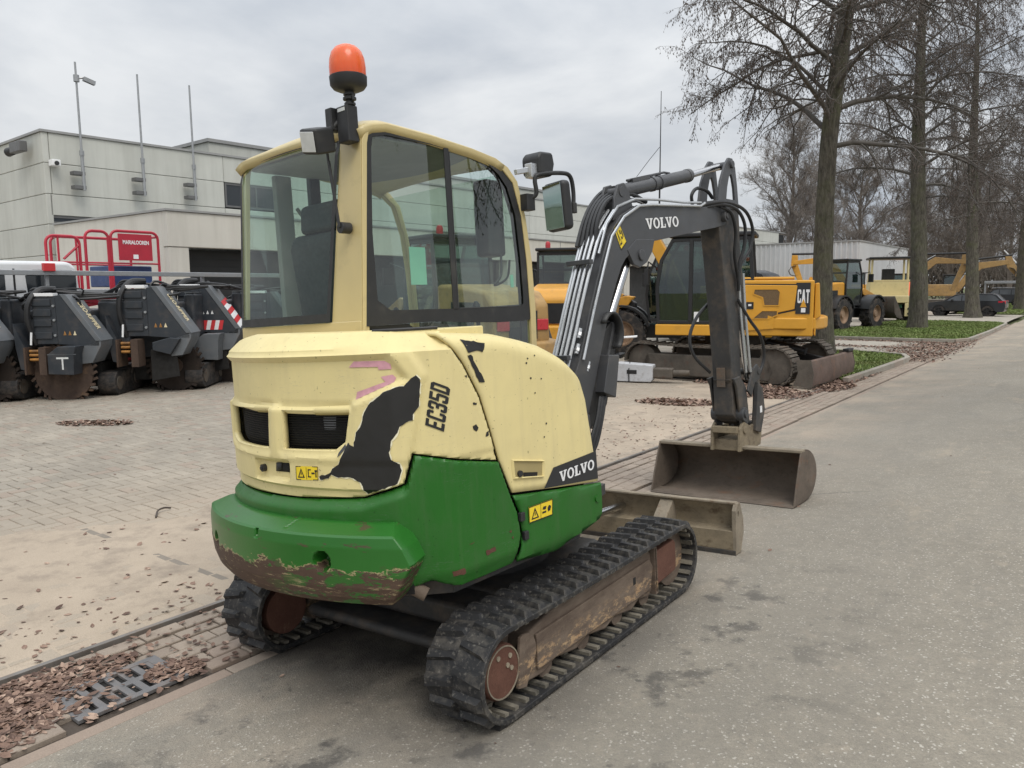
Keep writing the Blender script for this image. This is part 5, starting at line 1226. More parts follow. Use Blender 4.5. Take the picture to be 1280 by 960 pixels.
m = MB(); m.cyl((0, .55, .33), (0, 1.25, .27), .05, n=16); bcyl = m.build("blade_cylinder", M_boomd, ex); MB().cyl((0, 1.25, .27), (0, 1.72, .24), .027, n=12).build("piston_rod", M_chrome, bcyl)
# ================================================================ buildings
def concrete(name, a, b, streak, amt):
    n = NT(name); g = n.t.nodes.new("ShaderNodeNewGeometry").outputs["Position"]
    c = n.mix(n.rng(n.noise(0.5, 6, 0.6, g), 0.3, 0.7), a, b)
    mp = n.t.nodes.new("ShaderNodeMapping"); n.t.links.new(g, mp.inputs[0]); mp.inputs["Scale"].default_value = (1.6, 1.6, 0.12)
    c = n.mix(n.rng(n.noise(1.6, 6, 0.65, mp.outputs[0]), 0.46, 0.74, 0, amt), c, streak)
    c = n.mix(n.mth('MULTIPLY', n.objrnd(), 0.12), c, streak)
    n.bump(n.noise(30, 4, 0.6, g), 0.25, 0.01)
    return n.done(c, 0.85, 0, 0.3)
M_conc = concrete("panel_concrete", (0.48, 0.485, 0.445), (0.57, 0.575, 0.53), (0.36, 0.36, 0.325), 0.45)
M_concl = concrete("pale_concrete", (0.56, 0.54, 0.485), (0.65, 0.625, 0.565), (0.43, 0.41, 0.36), 0.5)
M_cap = paint("parapet_cap", (0.30, 0.30, 0.295), 0.5, 0.1, 2)
M_dark = paint("dark_opening", (0.014, 0.015, 0.016), 0.7, 0.3, 2)
n = NT("dark_window_glass"); M_dwin = n.done(n.mix(n.noise(0.7, 3), (0.012, 0.016, 0.02), (0.03, 0.036, 0.042)), 0.08, 0, 0.6)
M_frame = paint("window_frame", (0.12, 0.12, 0.12), 0.5)
M_galv = paint("galvanised_steel", (0.36, 0.37, 0.38), 0.42, 0.15, 6, (0.2, 0.15, 0.11), 0.3, metal=0.55)
BR = R(-2.15)
bld = thing("concrete_building", "long grey concrete panel building with flat roof behind the parked machines", "building", (-27.4, 10.86, -.2), BR)
LEN, ZT = 64.0, 7.0
MB().box(-30, -.09, .09, LEN-.09, 0, ZT-.15).build("inner_wall", M_dark, bld, smooth=0)
pan = {}
def panel(x0, x1, y0, y1, z0, z1, axis):
    key = (round(x1-x0, 3), round(y1-y0, 3), round(z1-z0, 3))
    if key not in pan:
        me = MB().box(-(x1-x0)/2, (x1-x0)/2, -(y1-y0)/2, (y1-y0)/2, -(z1-z0)/2, (z1-z0)/2).mesh("wall_panel", smooth=0); me.materials.append(M_conc); pan[key] = me
    o = link("wall_panel", pan[key], None, bld, ((x0+x1)/2, (y0+y1)/2, (z0+z1)/2))
    md = o.modifiers.new("edge", 'BEVEL'); md.width = .015; md.segments = 1
rows_ = [(0, 3.085), (3.10, 4.075), (4.09, 5.045), (5.06, 6.025), (6.04, 6.99)]
cols = [.2] + [6.26+6.25*k for k in range(10)]
WINS = [(6.30, 9.0, 3), (31.4, 33.7, 3), (.12, 4.2, 2), (44, 49.8, 3)]
for r_, (z0, z1) in enumerate(rows_):
    for a, b_ in zip(cols[:-1], cols[1:]):
        y0, y1 = a+.005, b_-.005
        segs = [(y0, y1)]
        for (wa, wb, wr) in WINS:
            if wr != r_: continue
            segs = [s for (p, q) in segs for s in ((p, min(q, wa)), (max(p, wb), q)) if s[1]-s[0] > .05]
        for p, q in segs: panel(-.09, 0, p, q, z0, z1, 'x')
    for k in range(4): panel(-6.2*(k+1)+.01-.12, -6.2*k-.01-.12, 0, .09, z0, z1, 'y')
    panel(-.11, .0, 0.0, .19, z0, z1, 'x')
for (wa, wb, wr) in WINS:
    z0, z1 = rows_[wr]; z0 += .05 if wr == 3 else .02
    z1b = z1 if wr == 3 else z0+.26
    f_ = MB().ring([(wa, z0), (wb, z0), (wb, z1b), (wa, z1b)], [(wa+.07, z0+.07), (wb-.07, z0+.07), (wb-.07, z1b-.07), (wa+.07, z1b-.07)], -.10, -.03, 'x').build("window", M_frame, bld)
    MB().box(-.075, -.06, wa+.07, wb-.07, z0+.07, z1b-.07).build("pane", M_dwin, f_, smooth=0)
    if wr == 2: panel(-.09, 0, wa, wb, z1b+.01, z1, 'x')
    k = 1
    while wa+1.35*k < wb-.4: MB().box(-.085, -.035, wa+1.35*k-.03, wa+1.35*k+.03, z0+.07, z1b-.07).build("mullion", M_frame, f_); k += 1
m = MB(); m.box(-.16, .05, -.05, LEN, 6.995, 7.07); m.box(-25, -.16, -.05, .12, 6.995, 7.07); m.build("parapet_cap", M_cap, bld)
MB().box(-30, -.1, .1, LEN-.1, 6.6, 6.8).build("roof", M_cap, bld, smooth=0)
pent = MB(); pent.box(-28, -15.9, 14.6, 50, 6.7, 10.65); po_ = pent.build("roof_plant_room", M_conc, bld, smooth=0); MB().box(-28.1, -15.8, 14.5, 50.1, 10.66, 10.85).build("roof_edge", M_cap, po_, smooth=0)
# annex with cream parapet and dark bays
anx = thing("workshop_annex", "low pale annex with deep parapet and dark roller door bays", "building", (-20.0, 10.85, -.2), 0)
m = MB(); m.box(-.25, 0, 0, 40, 3.08, 4.02); m.box(-6.95, -.25, 0, .25, .0, 4.02); m.build("parapet", M_concl, anx, bevel=.02)
for k in range(1, 7): MB().box(.001, .012, 6.2*k-.02, 6.2*k+.02, 3.08, 4.02).build("panel_joint", M_cap, anx, smooth=0)
MB().box(-7.0, .04, -.04, 40.04, 4.025, 4.08).build("roof", M_cap, anx, smooth=0)
MB().box(-6.9, -.9, .3, 39.9, 0, 3.07).build("inner_wall", M_dark, anx, smooth=0)
for k in range(9):
    y = .02 + k*4.9 if k else .02
    if y > 39: break
    MB().box(-.5, -.02, y, y+.58, 0, 3.075).build("pillar", M_concl, anx, bevel=.02)
    if k < 8:
        d_ = MB().box(-.85, -.80, y+.6, y+4.88, 0, 3.06).build("roller_door", paint("dark_door", (0.03, 0.032, 0.034), 0.5, 0.2, 1) if k == 0 else bpy.data.materials["dark_door"], anx, smooth=0)
        sl_ = MB()
        for q in range(14): sl_.box(-.80, -.785, y+.62, y+4.86, .1+q*.21, .1+q*.21+.17)
        o = sl_.build("door_slats", bpy.data.materials["dark_door"], d_, smooth=0); o['kind'] = 'stuff'
# ribbed warehouse
M_rib = paint("ribbed_white_cladding", (0.56, 0.57, 0.58), 0.5, 0.06, 0.6, (0.4, 0.4, 0.39), 0.2, 1)
wh = thing("ribbed_warehouse", "white ribbed metal warehouse standing beyond the end of the concrete building", "warehouse", (-16.6, 68, -.2), 0)
MB().box(-24, 0, 0, 19, 0, 5.62).build("wall", M_rib, wh, smooth=0)
rb = MB()
for k in range(56): rb.box(-.42*k-.20, -.42*k-.08, -.09, .0, .1, 5.60)
o = rb.build("wall_rib", M_rib, wh, smooth=0); o['kind'] = 'stuff'
MB().box(-24.1, .06, -.12, 19.06, 5.625, 5.74).build("roof", M_cap, wh, smooth=0)

# things fixed to the building
def mast(y, zt, cam_, label):
    t = thing("roof_mast", label, "mast", (-26.98+(y-11.8)*.037, y, 5.0), 0, "poles bracketed to the building wall")
    MB().cyl((0, 0, 0), (0, 0, 1.2), .055, n=10).build("lower_pole", M_galv, t); MB().cyl((0, 0, 1.0), (-.02, .0, zt-5.0), .038, .032, n=10).build("pole", M_galv, t)
    for z in (.1, .55): 
        m = MB(); m.box(-.28, .04, -.30, .06, z-.06, z+.06); m.build("bracket", M_frame, t, bevel=.01)
    MB().cyl((0, 0, 1.12), (0, 0, 1.28), .075, n=10).build("collar", M_galv, t)
    if cam_:
        m = MB(); m.cyl((0, 0, 3.55), (.05, .18, 3.60), .03, n=8); m.obox((.1, .35, 3.52), (.13, .36, .13), Matrix.Rotation(R(-14), 3, 'X')); m.cyl((0, .0, 3.45), (0, 0, 3.66), .09, n=10); m.build("camera_head", M_galv, t)
    return t
mast(11.88, 9.07, True, "first wall pole from the left, carrying a small security camera near its top")
mast(13.86, 9.08, False, "plain pole in the middle of the three on the concrete wall")
mast(15.72, 9.07, False, "third and shortest looking pole, nearest the excavator cab")
t = thing("floodlight", "dark box floodlight on the short end wall of the concrete building", "lamp", (-28.9, 10.70, 6.35))
MB().box(-.1, .75, -.22, .02, -.12, .22).build("housing", M_frame, t, bevel=.03); MB().cyl((-.1, -.1, -.02), (-.38, -.14, -.04), .13, .15, n=12).build("lens_hood", M_plastic, t)
t = thing("security_camera", "small white security camera at the corner of the concrete wall", "camera", (-27.15, 11.12, 5.82))
MB().box(-.2, .1, -.13, .13, -.1, .1).build("body", M_white, t, bevel=.02); MB().cyl((.1, 0, -.02), (.13, 0, -.02), .07, n=10).build("lens", M_plastic, t)

# ================================================================ wheeled and tracked machines
M_yel = paint("loader_yellow", (0.62, 0.30, 0.035), 0.42, 0.1, 2, (0.25, 0.15, 0.05), 0.3, 5)
M_yel2 = paint("weathered_yellow", (0.40, 0.245, 0.09), 0.55, 0.2, 2, (0.16, 0.115, 0.07), 0.6, 4)
M_cat = paint("machine_yellow", (0.66, 0.325, 0.03), 0.4, 0.06, 1.5, (0.4, 0.22, 0.05), 0.2, 4)
M_orange = paint("van_orange", (0.78, 0.13, 0.025), 0.4, 0.08)
M_blk = paint("black_frame", (0.016, 0.016, 0.017), 0.45, 0.2)
M_tyre = paint("tyre_rubber", (0.022, 0.021, 0.021), 0.8, 0.3, 5, (0.16, 0.125, 0.10), 0.5, 6)
M_rim = paint("dusty_rim", (0.30, 0.20, 0.13), 0.65, 0.2, 5)
M_mud = rusty("muddy_steel", (0.075, 0.066, 0.055), (0.15, 0.128, 0.105), (0.12, 0.07, 0.05), 0.5, (1, 1, 1), 3)
M_gl2 = glass("machine_glass", (0.42, 0.52, 0.50), 1.3)
M_red = paint("beacon_red", (0.45, 0.03, 0.04), 0.3)
M_headl = paint("headlamp", (0.5, 0.5, 0.48), 0.2)

def wheel(parent, x, y, r, w_, tyre=None, rim=None):
    s = 1 if y > 0 else -1
    m = MB().lathe([(r*.56, -w_/2), (r*.92, -w_/2), (r, -w_*.36), (r, w_*.36), (r*.92, w_/2), (r*.56, w_/2)], (x, y, r), (0, 1, 0), 28, caps=False)
    for k in range(18):
        a = 2*PI*k/18
        for q in (-1, 1): m.obox((x+r*1.005*math.sin(a+.08*q), y+q*w_*.25, r+r*1.005*math.cos(a+.08*q)), (.06*r/.6, w_*.46, .05), Matrix.Rotation(a, 3, 'Y'))
    o = m.build("wheel", tyre or M_tyre, parent)
    MB().lathe([(r*.57, -w_*.3), (r*.57, w_*.42), (r*.50, w_*.44), (r*.44, w_*.2), (r*.22, w_*.22), (r*.18, w_*.38), (.0, w_*.38)], (x, y, r), (0, s, 0), 22).build("rim", rim or M_rim, o)
    return o
def cab_box(parent, prof_lo, y0, y1, mat, gl, mats="cab"):
    """cab: prof_lo = side outline (x,z); posts along its edges, glazing between"""
    n_ = len(prof_lo); inn = inset(prof_lo, .07)
    m = MB(); m.ring(prof_lo, inn, y0, y0+.06, 'y'); m.ring(prof_lo, inn, y1-.06, y1, 'y')
    for i in range(n_):
        p = prof_lo[i]; q = inn[i]; c_ = ((p[0]+q[0])/2, (p[1]+q[1])/2); m.box(c_[0]-.035, c_[0]+.035, y0+.06, y1-.06, c_[1]-.035, c_[1]+.035)
    o = m.build("cab_frame", mat, parent, bevel=.012)
    g = MB(); mid = inset(prof_lo, .035)
    for yy in (y0+.025, y1-.035): g.prism(mid, yy, yy+.01, 'y')
    for i in range(n_):
        a, b_ = mid[i], mid[(i+1) % n_]
        if abs(a[1]-b_[1]) > .25: g.add([(a[0], y0+.05, a[1]), (a[0], y1-.05, a[1]), (b_[0], y1-.05, b_[1]), (b_[0], y0+.05, b_[1])], [(0, 1, 2, 3)])
    g.build("cab_glass", gl, o, smooth=0)
    xs = [p[0] for p in prof_lo]; zs = [p[1] for p in prof_lo]; zm = max(zs)
    top = [p for p in prof_lo if p[1] > zm-.12]
    MB().box(min(p[0] for p in top)-.08, max(p[0] for p in top)+.08, y0-.04, y1+.04, zm+.002, zm+.09).build("cab_roof", mat, o, bevel=.03)
    cx_ = (min(xs)+max(xs))/2; sc_ = MB(); sc_.box(cx_-.25, cx_+.2, (y0+y1)/2-.22, (y0+y1)/2+.22, min(zs)+.3, min(zs)+.5); sc_.box(cx_-.28, cx_-.15, (y0+y1)/2-.2, (y0+y1)/2+.2, min(zs)+.5, min(zs)+1.05)
    sc_.build("driver_seat", M_seat, o, bevel=.03)
    MB().cyl((cx_+.42, (y0+y1)/2, min(zs)+.75), (cx_+.47, (y0+y1)/2, min(zs)+.79), .17, n=14).build("steering_wheel", M_blk, o)
    return o
def wheel_loader(label, loc, rz, body, s=1.0, group=None, lift=.2, cabm=None, beacon=True):
    t = thing("wheel_loader", label, "loader", loc, rz, group); t.scale = (s, s, s)
    m = MB(); m.prism([(-2.55, .75), (-2.65, 1.0), (-2.6, 1.62), (-2.35, 1.85), (-1.2, 1.98), (-.62, 1.98), (-.62, .85), (-1.9, .7)], -.62, .62, 'y'); hood_ = m.build("engine_hood", body, t, bevel=.08, seg=3)
    for sy in (-1, 1):
        MB().box(-2.0, -1.2, sy*.622-.01, sy*.622+.01, 1.25, 1.65).build("vent", M_blk, hood_)
        MB().box(-2.672, -2.63, sy*.42-.13, sy*.42+.13, 1.15, 1.35).build("rear_lamp", M_red, hood_, bevel=.02)
    MB().box(-2.668, -2.60, -.3, .3, 1.0, 1.5).build("radiator_grille", M_blk, hood_)
    MB().prism([(-2.75, .55), (-2.75, .95), (-2.1, 1.0), (-1.95, .55)], -.85, .85, 'y').build("counterweight", body, t, bevel=.06)
    m = MB(); m.box(-1.9, 1.9, -.38, .38, .5, .9); m.box(-.3, .35, -.55, .55, .55, 1.0); m.prism([(1.0, .6), (1.0, 1.5), (1.35, 1.75), (1.75, 1.2), (1.75, .6)], -.34, .34, 'y'); m.build("chassis", M_blk, t, bevel=.03)
    cab_box(t, [(-.62, 1.0), (-.66, 1.9), (-.58, 2.84), (.42, 2.86), (.62, 2.4), (.72, 1.75), (.62, 1.0)], -.68, .68, cabm or M_blk, M_gl2)
    for x_ in (-1.35, 1.35):
        for y_ in (-.82, .82): wheel(t, x_, y_, .66, .46)
    for y_ in (-.82, .82):
        MB().prism([(x_, z_) for x_, z_ in arc(-1.35, .66, .80, 20, 160, 8)]+[(x_, z_) for x_, z_ in arc(-1.35, .66, .74, 160, 20, 8)], y_-.25, y_+.25, 'y').build("mudguard", M_blk, t)
        MB().prism([(x_, z_) for x_, z_ in arc(1.35, .66, .80, 40, 165, 8)]+[(x_, z_) for x_, z_ in arc(1.35, .66, .74, 165, 40, 8)], y_-.25, y_+.25, 'y').build("mudguard", M_blk, t)
    for y_ in (-.42, .42):
        MB().prism([(1.05, 1.68), (1.3, 1.72), (2.2, 1.15+lift), (2.75, .45+lift), (2.62, .32+lift), (2.05, .92+lift), (1.2, 1.45)], y_-.06, y_+.06, 'y').build("lift_arm", body, t, bevel=.02)
        MB().cyl((1.2, y_*.8, .8), (2.1, y_*.8, .95+lift), .05, n=10).build("lift_cylinder", M_blk, t)
    MB().prism([(1.35, 1.75), (1.5, 1.8), (2.55, 1.15+lift), (2.7, .5+lift), (2.58, .5+lift), (2.4, 1.05+lift), (1.4, 1.6)], -.08, .08, 'y').build("tilt_link", body, t, bevel=.02)
    bk_ = MB().grid(lambda u, v: (2.72+.62*interp(v*5, range(6), [.05, .0, .12, .45, .85, 1.35]), lerp(-1.1, 1.1, u), .12+lift+interp(v*5, range(6), [.95, .6, .25, .06, .0, .0])), 6, 15).build("bucket", M_mud, t)
    md = bk_.modifiers.new("thickness", 'SOLIDIFY'); md.thickness = .04
    for y_ in (-1.1, 1.08): MB().prism([(2.75, 1.05+lift), (2.72, .6+lift), (2.8, .35+lift), (3.0, .18+lift), (3.5, .12+lift), (3.3, .45+lift)], y_, y_+.03, 'y').build("bucket_side", M_mud, bk_)
    for y_ in (-1, 1):
        m = MB(); m.tube([(.55, y_*.70, 2.3), (.72, y_*.95, 2.42), (.74, y_*.98, 2.25)], .018, 6); m.box(.70, .78, y_*1.0-.1, y_*1.0+.1, 1.98, 2.32); m.build("mirror", M_blk, t, bevel=.01)
    if beacon: MB().lathe([(.07, 0), (.07, .12), (.05, .17), (.0, .19)], (-.4, .4, 2.95), (0, 0, 1), 12).build("beacon", M_red, t)
    return t
wheel_loader("weathered yellow wheel loader seen through the cab glass of the green excavator", (-10.7, 11.7, -.2), R(162), M_yel2, 1.0, "wheel loaders in the yard")
wheel_loader("orange wheel loader with a large glass cab between the cream cab and the grey boom", (-12.3, 18.3, -.2), R(118), M_yel, 1.02, "wheel loaders in the yard", .45)
wheel_loader("small orange loader half hidden behind the boom and the yellow excavator cab", (-9.9, 20.2, -.2), R(205), M_yel, .98, "wheel loaders in the yard")
wheel_loader("yellow wheel loader with a red beacon standing on grass beside the first tree", (-9.75, 36.7, -.2), R(76), M_yel, 1.06, "wheel loaders in the yard", .3)

def track_shoes(parent, cx, cy, L, r, w_, mat, nsh):
    """steel crawler: closed belt of shoes about the y axis, along x"""
    a, b_ = cx-L/2+r, cx+L/2-r; T = 2*(b_-a)+2*PI*r
    def pl(d):
        d %= T
        if d < b_-a: return a+d, 2*r-.04*math.sin(PI*d/(b_-a)), 0
        d -= b_-a
        if d < PI*r: q = PI/2-d/r; return b_+r*math.cos(q), r+r*math.sin(q), PI/2-q
        d -= PI*r
        if d < b_-a: return b_-d, 0, PI
        d -= b_-a; q = -PI/2-d/r; return a+r*math.cos(q), r+r*math.sin(q), PI/2-q
    m = MB()
    for k in range(nsh):
        x_, z_, an = pl(T*k/nsh)
        rot = Matrix.Rotation(an, 3, 'Y')
        m.obox((x_, cy, z_), (T/nsh*.93, w_, .035), rot); m.obox(Vector((x_, cy, z_))+rot @ Vector((0, 0, .025)), (.03, w_, .035), rot)
    o = m.build("crawler_track", mat, parent, smooth=0); o['kind'] = 'stuff'
    f_ = MB(); f_.prism([(a-.02, r-.1), (a+.1, r+.16), (b_-.1, r+.16), (b_+.02, r-.1), (b_-.1, .08), (a+.1, .08)], cy-w_*.36, cy+w_*.36, 'y'); f_.build("track_frame", mat, parent, bevel=.03)
    for xx in (a, b_): MB().lathe([(r*.9, -w_*.3), (r*.9, w_*.3), (r*.5, w_*.36), (0, w_*.36)], (xx, cy, r), (0, -1, 0), 18).build("sprocket", mat, parent)
    return o
# ---- yellow excavator standing across the gutter
ct = thing("yellow_excavator", "yellow midi excavator with steel dozer blade and folded arm, parked behind the grey arm", "excavator", (-6.3, 15.9, -.2))
for cy in (-1.15, 1.15): track_shoes(ct, -.1, cy, 3.55, .37, .46, M_mud, 46)
m = MB(); m.box(-.9, .9, -.9, .9, .35, .72); m.cyl((0, 0, .7), (0, 0, .92), .62, n=24); m.build("carbody", M_mud, ct, bevel=.03)
m = MB(); m.prism([(-1.08, .92), (-1.08, 1.14), (.30, 1.14), (.30, .92)], -1.20, 1.20, 'y'); skirt = m.build("lower_skirt", M_cat, ct, bevel=.02)
m = MB(); m.prism([(.06, .93), (.06, 1.72), (.22, 2.0), (.47, 2.03), (1.97, 2.02), (1.97, .93)], -1.20, 1.20, 'y'); eng = m.build("engine_housing", M_cat, ct, bevel=.03)
m = MB(); m.prism([(2.02, .93), (1.98, .96), (1.98, 1.96), (2.06, 1.97), (2.10, 1.32), (2.02, 1.26)], -1.12, 1.12, 'y'); m.build("rear_panel", M_cat, ct, bevel=.02)
# counterweight: rounded tail with a thick bumper lip
pl_ = [(1.2, -1.22), (1.75, -1.26), (2.02, -1.12), (2.16, -.8), (2.24, -.4), (2.26, 0), (2.24, .4), (2.16, .8), (2.02, 1.12), (1.75, 1.26), (1.2, 1.22)]
MB().prism(pl_, 1.06, 1.30, 'z').build("counterweight", M_cat, ct, bevel=.04)
m = MB(); m.add([(.35,-1.215,1.0),(1.25,-1.235,1.08),(1.25,-1.235,1.30),(.9,-1.22,1.42),(.35,-1.215,1.14)], [(0,1,2,3,4)]); m.build("side_moulding", M_cat, ct, smooth=0)
dr = MB().prism([(.58, 1.22), (1.62, 1.46), (1.66, 1.92), (.60, 1.94)], -1.225, -1.195, 'y').build("service_door", M_cat, eng, bevel=.012)
gr_ = MB().ring([(.555, 1.19), (1.645, 1.435), (1.685, 1.945), (.575, 1.965)], [(.58, 1.22), (1.62, 1.46), (1.66, 1.92), (.60, 1.94)], -1.204, -1.19, 'y').build("door_seam", M_blk, eng, smooth=0)
MB().box(.50, .515, -1.203, -1.19, .96, 2.0).build("panel_seam", M_blk, eng, smooth=0)
M_vent = paint("vent_mesh", (0.15, 0.095, 0.045), 0.75, 0.35, 60)
for pv in ([(.86, 1.86), (1.30, 1.86), (1.36, 1.80), (1.34, 1.52), (1.05, 1.52), (1.02, 1.68), (.84, 1.75)], [(1.02, 1.44), (1.32, 1.44), (1.32, 1.34), (1.15, 1.26), (.82, 1.26)]):
    vo_ = MB().prism(pv, -1.23, -1.2265, 'y').build("vent", M_vent, dr, smooth=0)
    MB().ring(pv, inset(pv, .018), -1.238, -1.2265, 'y').build("vent_frame", M_cat, vo_, smooth=0)
MB().box(.72, .86, -1.235, -1.226, 1.46, 1.60).build("door_latch", M_blk, dr)
MB().box(.76, .82, -1.238, -1.2355, 1.52, 1.56).build("latch_label", M_white, dr, smooth=0)
lp_ = MB().box(1.64, 1.90, -1.215, -1.202, 1.37, 1.97).build("logo_panel", M_plate, eng, smooth=0)
def CY(s, z, off=0.0): return (s, -1.2155-off, z)
lettering("CAT", CATL, para((1.67, 1.58), (.21, .0), (0, .26), None, CY, .003), "panel_lettering", M_white, lp_)
m = MB(); m.add([CY(1.72, 1.50, .005), CY(1.84, 1.50, .005), CY(1.78, 1.66, .005)], [(0, 1, 2)]); m.build("logo_triangle", M_cat, lp_, smooth=0, fix=False)
m = MB(); m.add([CY(1.74, 1.40, .004), CY(1.82, 1.40, .004), CY(1.82, 1.485, .004), CY(1.74, 1.485, .004)], [(0, 1, 2, 3)]); m.build("logo_numbers", M_white, lp_, smooth=0, fix=False)
lp2 = MB().box(.10, .30, -1.212, -1.202, 1.33, 1.53).build("logo_panel", M_plate, eng, smooth=0)
lettering("CAT", CATL, para((.11, 1.37), (.17, 0), (0, .12), None, CY, .003), "panel_lettering", M_white, lp2)
MB().box(.10, .24, -1.208, -1.2025, .98, 1.14).build("notice_sticker", M_white, eng, smooth=0)
m = MB(); m.add([CY(.66, 1.06, -.01), CY(.86, 1.06, -.01), CY(1.02, 1.14, -.01), CY(.66, 1.12, -.01)], [(0, 1, 2, 3)]); m.build("red_sticker", M_red, eng, smooth=0)
m = MB(); m.tube([(.47, -1.12, 2.06), (1.6, -1.12, 2.06)], .03, 8); m.tube([(1.9, -.9, 2.05), (1.9, .9, 2.05)], .035, 8); m.build("handrail", M_cat, eng)
cab_ = cab_box(ct, [(-1.06, 1.15), (-1.10, 1.9), (-1.02, 2.45), (-.78, 2.88), (.78, 2.90), (.86, 2.0), (.30, 1.95), (.25, 1.15)], -1.15, -.15, M_blk, M_gl2)
MB().box(-.42, -.34, -1.16, -1.10, 1.2, 2.86).build("door_pillar", M_blk, cab_, bevel=.01)
MB().box(-.30, -.20, -1.165, -1.15, 1.20, 1.40).build("notice_sticker", M_white, cab_, smooth=0)
m = MB(); m.tube([(-1.08, -1.14, 2.3), (-1.22, -1.3, 2.42), (-1.24, -1.32, 2.2)], .02, 6); m.box(-1.28, -1.2, -1.40, -1.26, 1.95, 2.28); m.build("mirror", M_blk, cab_, bevel=.01)
for ch in list(ct.children):
    if ch.name.split('.')[0] in ('lower_skirt', 'engine_housing', 'rear_panel', 'counterweight', 'side_moulding', 'cab_frame'): ch.rotation_euler = (0, 0, R(17)); ch.location = (-.45, 0, 0)
# blade and its arms
m = MB().prism([(1.95, .03), (2.06, .06), (2.09, .28), (2.03, .52), (1.97, .54), (2.02, .28), (1.94, .07)], -1.42, 1.42, 'y'); M_rbl = rusty("rusty_blade", (0.10, 0.072, 0.058), (0.19, 0.135, 0.11), (0.21, 0.12, 0.08), 0.5, (1, 1, 1), 2.5); cb = m.build("dozer_blade", M_rbl, ct, bevel=.01)
for y_ in (-1.44, 1.42): MB().prism([(1.72, .06), (2.06, .03), (2.09, .28), (2.03, .55), (1.76, .54), (1.80, .3)], y_, y_+.02, 'y').build("blade_end_plate", M_mud, cb)
MB().box(1.93, 2.05, 1.05, 1.45, .54, .60).build("blade_top_bracket", M_blk, cb, bevel=.01)
for y_ in (-.62, .62): MB().bar((.9, y_, .52), (1.98, y_, .30), .14, .16).build("blade_arm", M_blk, cb, bevel=.02)
m = MB(); m.cyl((.7, 0, .75), (1.5, 0, .6), .08, n=12); m.build("blade_cylinder", M_blk, cb)
# boom and folded stick
m = MB().prism([(-.4, 1.2), (-.55, 1.5), (-1.0, 2.55), (-1.35, 3.15), (-1.85, 3.62), (-2.25, 3.35), (-2.18, 3.2), (-1.85, 3.25), (-1.5, 2.85), (-1.25, 2.4), (-.75, 1.2)], .1, .42, 'y'); cbm = m.build("boom", M_cat, ct, bevel=.02)
m = MB().prism([(-2.52, 3.7), (-2.30, 3.78), (-2.12, 3.42), (-2.18, 2.6), (-2.22, .85), (-2.25, .55), (-2.40, .55), (-2.44, .9), (-2.48, 2.6), (-2.46, 3.3)], .14, .38, 'y'); cst = m.build("stick", M_yel2, ct, bevel=.02)
MB().cyl((-2.34, .12, 2.15), (-2.34, .40, 2.15), .10, n=14).build("pin_boss", M_yel2, cst)
m = MB(); m.cyl((-1.5, .26, 3.62), (-2.38, .26, 3.72), .06, n=10); m.cyl((-.9, .26, 3.0), (-1.6, .26, 3.68), .085, n=12); m.build("stick_cylinder", M_blk, ct)
for k in range(4): MB().tube(smooth_path([(-1.2, .12+.06*k, 3.1), (-1.65, .12+.06*k, 3.75), (-2.1, .12+.06*k, 3.72+.05*k), (-2.3, .12+.06*k, 3.4)], 4), .022, 6).build("hose", M_hose, cbm)
m = MB(); m.box(-2.50, -2.2, .08, .44, .38, .62); m.box(-2.6, -2.05, .0, .52, .30, .40); m.build("hitch", M_blk, cst, bevel=.02)
for ch in list(ct.children):
    if ch.name.split('.')[0] in ('boom', 'stick', 'stick_cylinder'): ch.rotation_euler = (0, 0, R(17)); ch.location = (-.45, 0, 0)
# ---- hydraulic breaker resting beside it
M_lgrey = paint("pale_grey_tool", (0.52, 0.53, 0.55), 0.45, 0.1, 4, (0.2, 0.18, 0.16), 0.4, 8)
hbk = thing("hydraulic_breaker", "pale grey hydraulic breaker lying on the ground by the excavator tracks", "breaker", (-7.55, 13.75, -.2), R(18))
MB().prism([(-.52, .02), (.38, .02), (.42, .08), (.42, .36), (-.30, .40), (-.52, .34)], -.17, .17, 'y').build("housing", M_lgrey, hbk, bevel=.02)
MB().box(.385, .80, -.12, .12, .10, .30).build("tool_mount", M_mud, hbk, bevel=.03)
MB().cyl((.8, 0, .2), (1.12, 0, .22), .07, .05, n=12).build("chisel", M_mud, hbk)
MB().box(-.1, .1, -.175, -.171, .18, .26).build("label", M_blk, hbk, smooth=0)
for k in range(2): MB().tube(smooth_path([(-.45, -.05+.1*k, .36), (-.62, -.1+.12*k, .60), (-.40, -.1+.14*k, .86), (.05, .12*k, .92)], 6), .02, 6).build("hose", M_white, hbk)
MB().tube([(-.05, -.18, .02), (-.06, -.185, .25), (-.05, -.1, .41)], .012, 6).build("strap", M_blk, hbk)

# ================================================================ row of trench cutters on the left
M_tcb = paint("trencher_blue_black", (0.027, 0.032, 0.039), 0.45, 0.18, 2, (0.085, 0.07, 0.06), 0.4, 4)
M_tcl = paint("trencher_grey_hood", (0.125, 0.135, 0.145), 0.42, 0.15, 3, (0.16, 0.13, 0.11), 0.35, 6)
M_rblade = rusty("rusty_saw_disc", (0.055, 0.038, 0.030), (0.115, 0.078, 0.058), (0.16, 0.10, 0.06), 0.5, (1, 1, 1), 3)
M_rshade = rusty("shaded_saw_disc", (0.022, 0.017, 0.014), (0.045, 0.033, 0.027), (0.06, 0.04, 0.028), 0.4, (1, 1, 1), 3)  # disc rust darkened in colour for discs standing in shade
M_spring = paint("orange_spring", (0.36, 0.17, 0.04), 0.6, 0.3, 8, (0.10, 0.06, 0.04), 0.5)
M_sred = paint("stripe_red", (0.55, 0.035, 0.04), 0.45, 0.06)
M_cream3 = paint("lettering_cream", (0.72, 0.62, 0.40), 0.5)
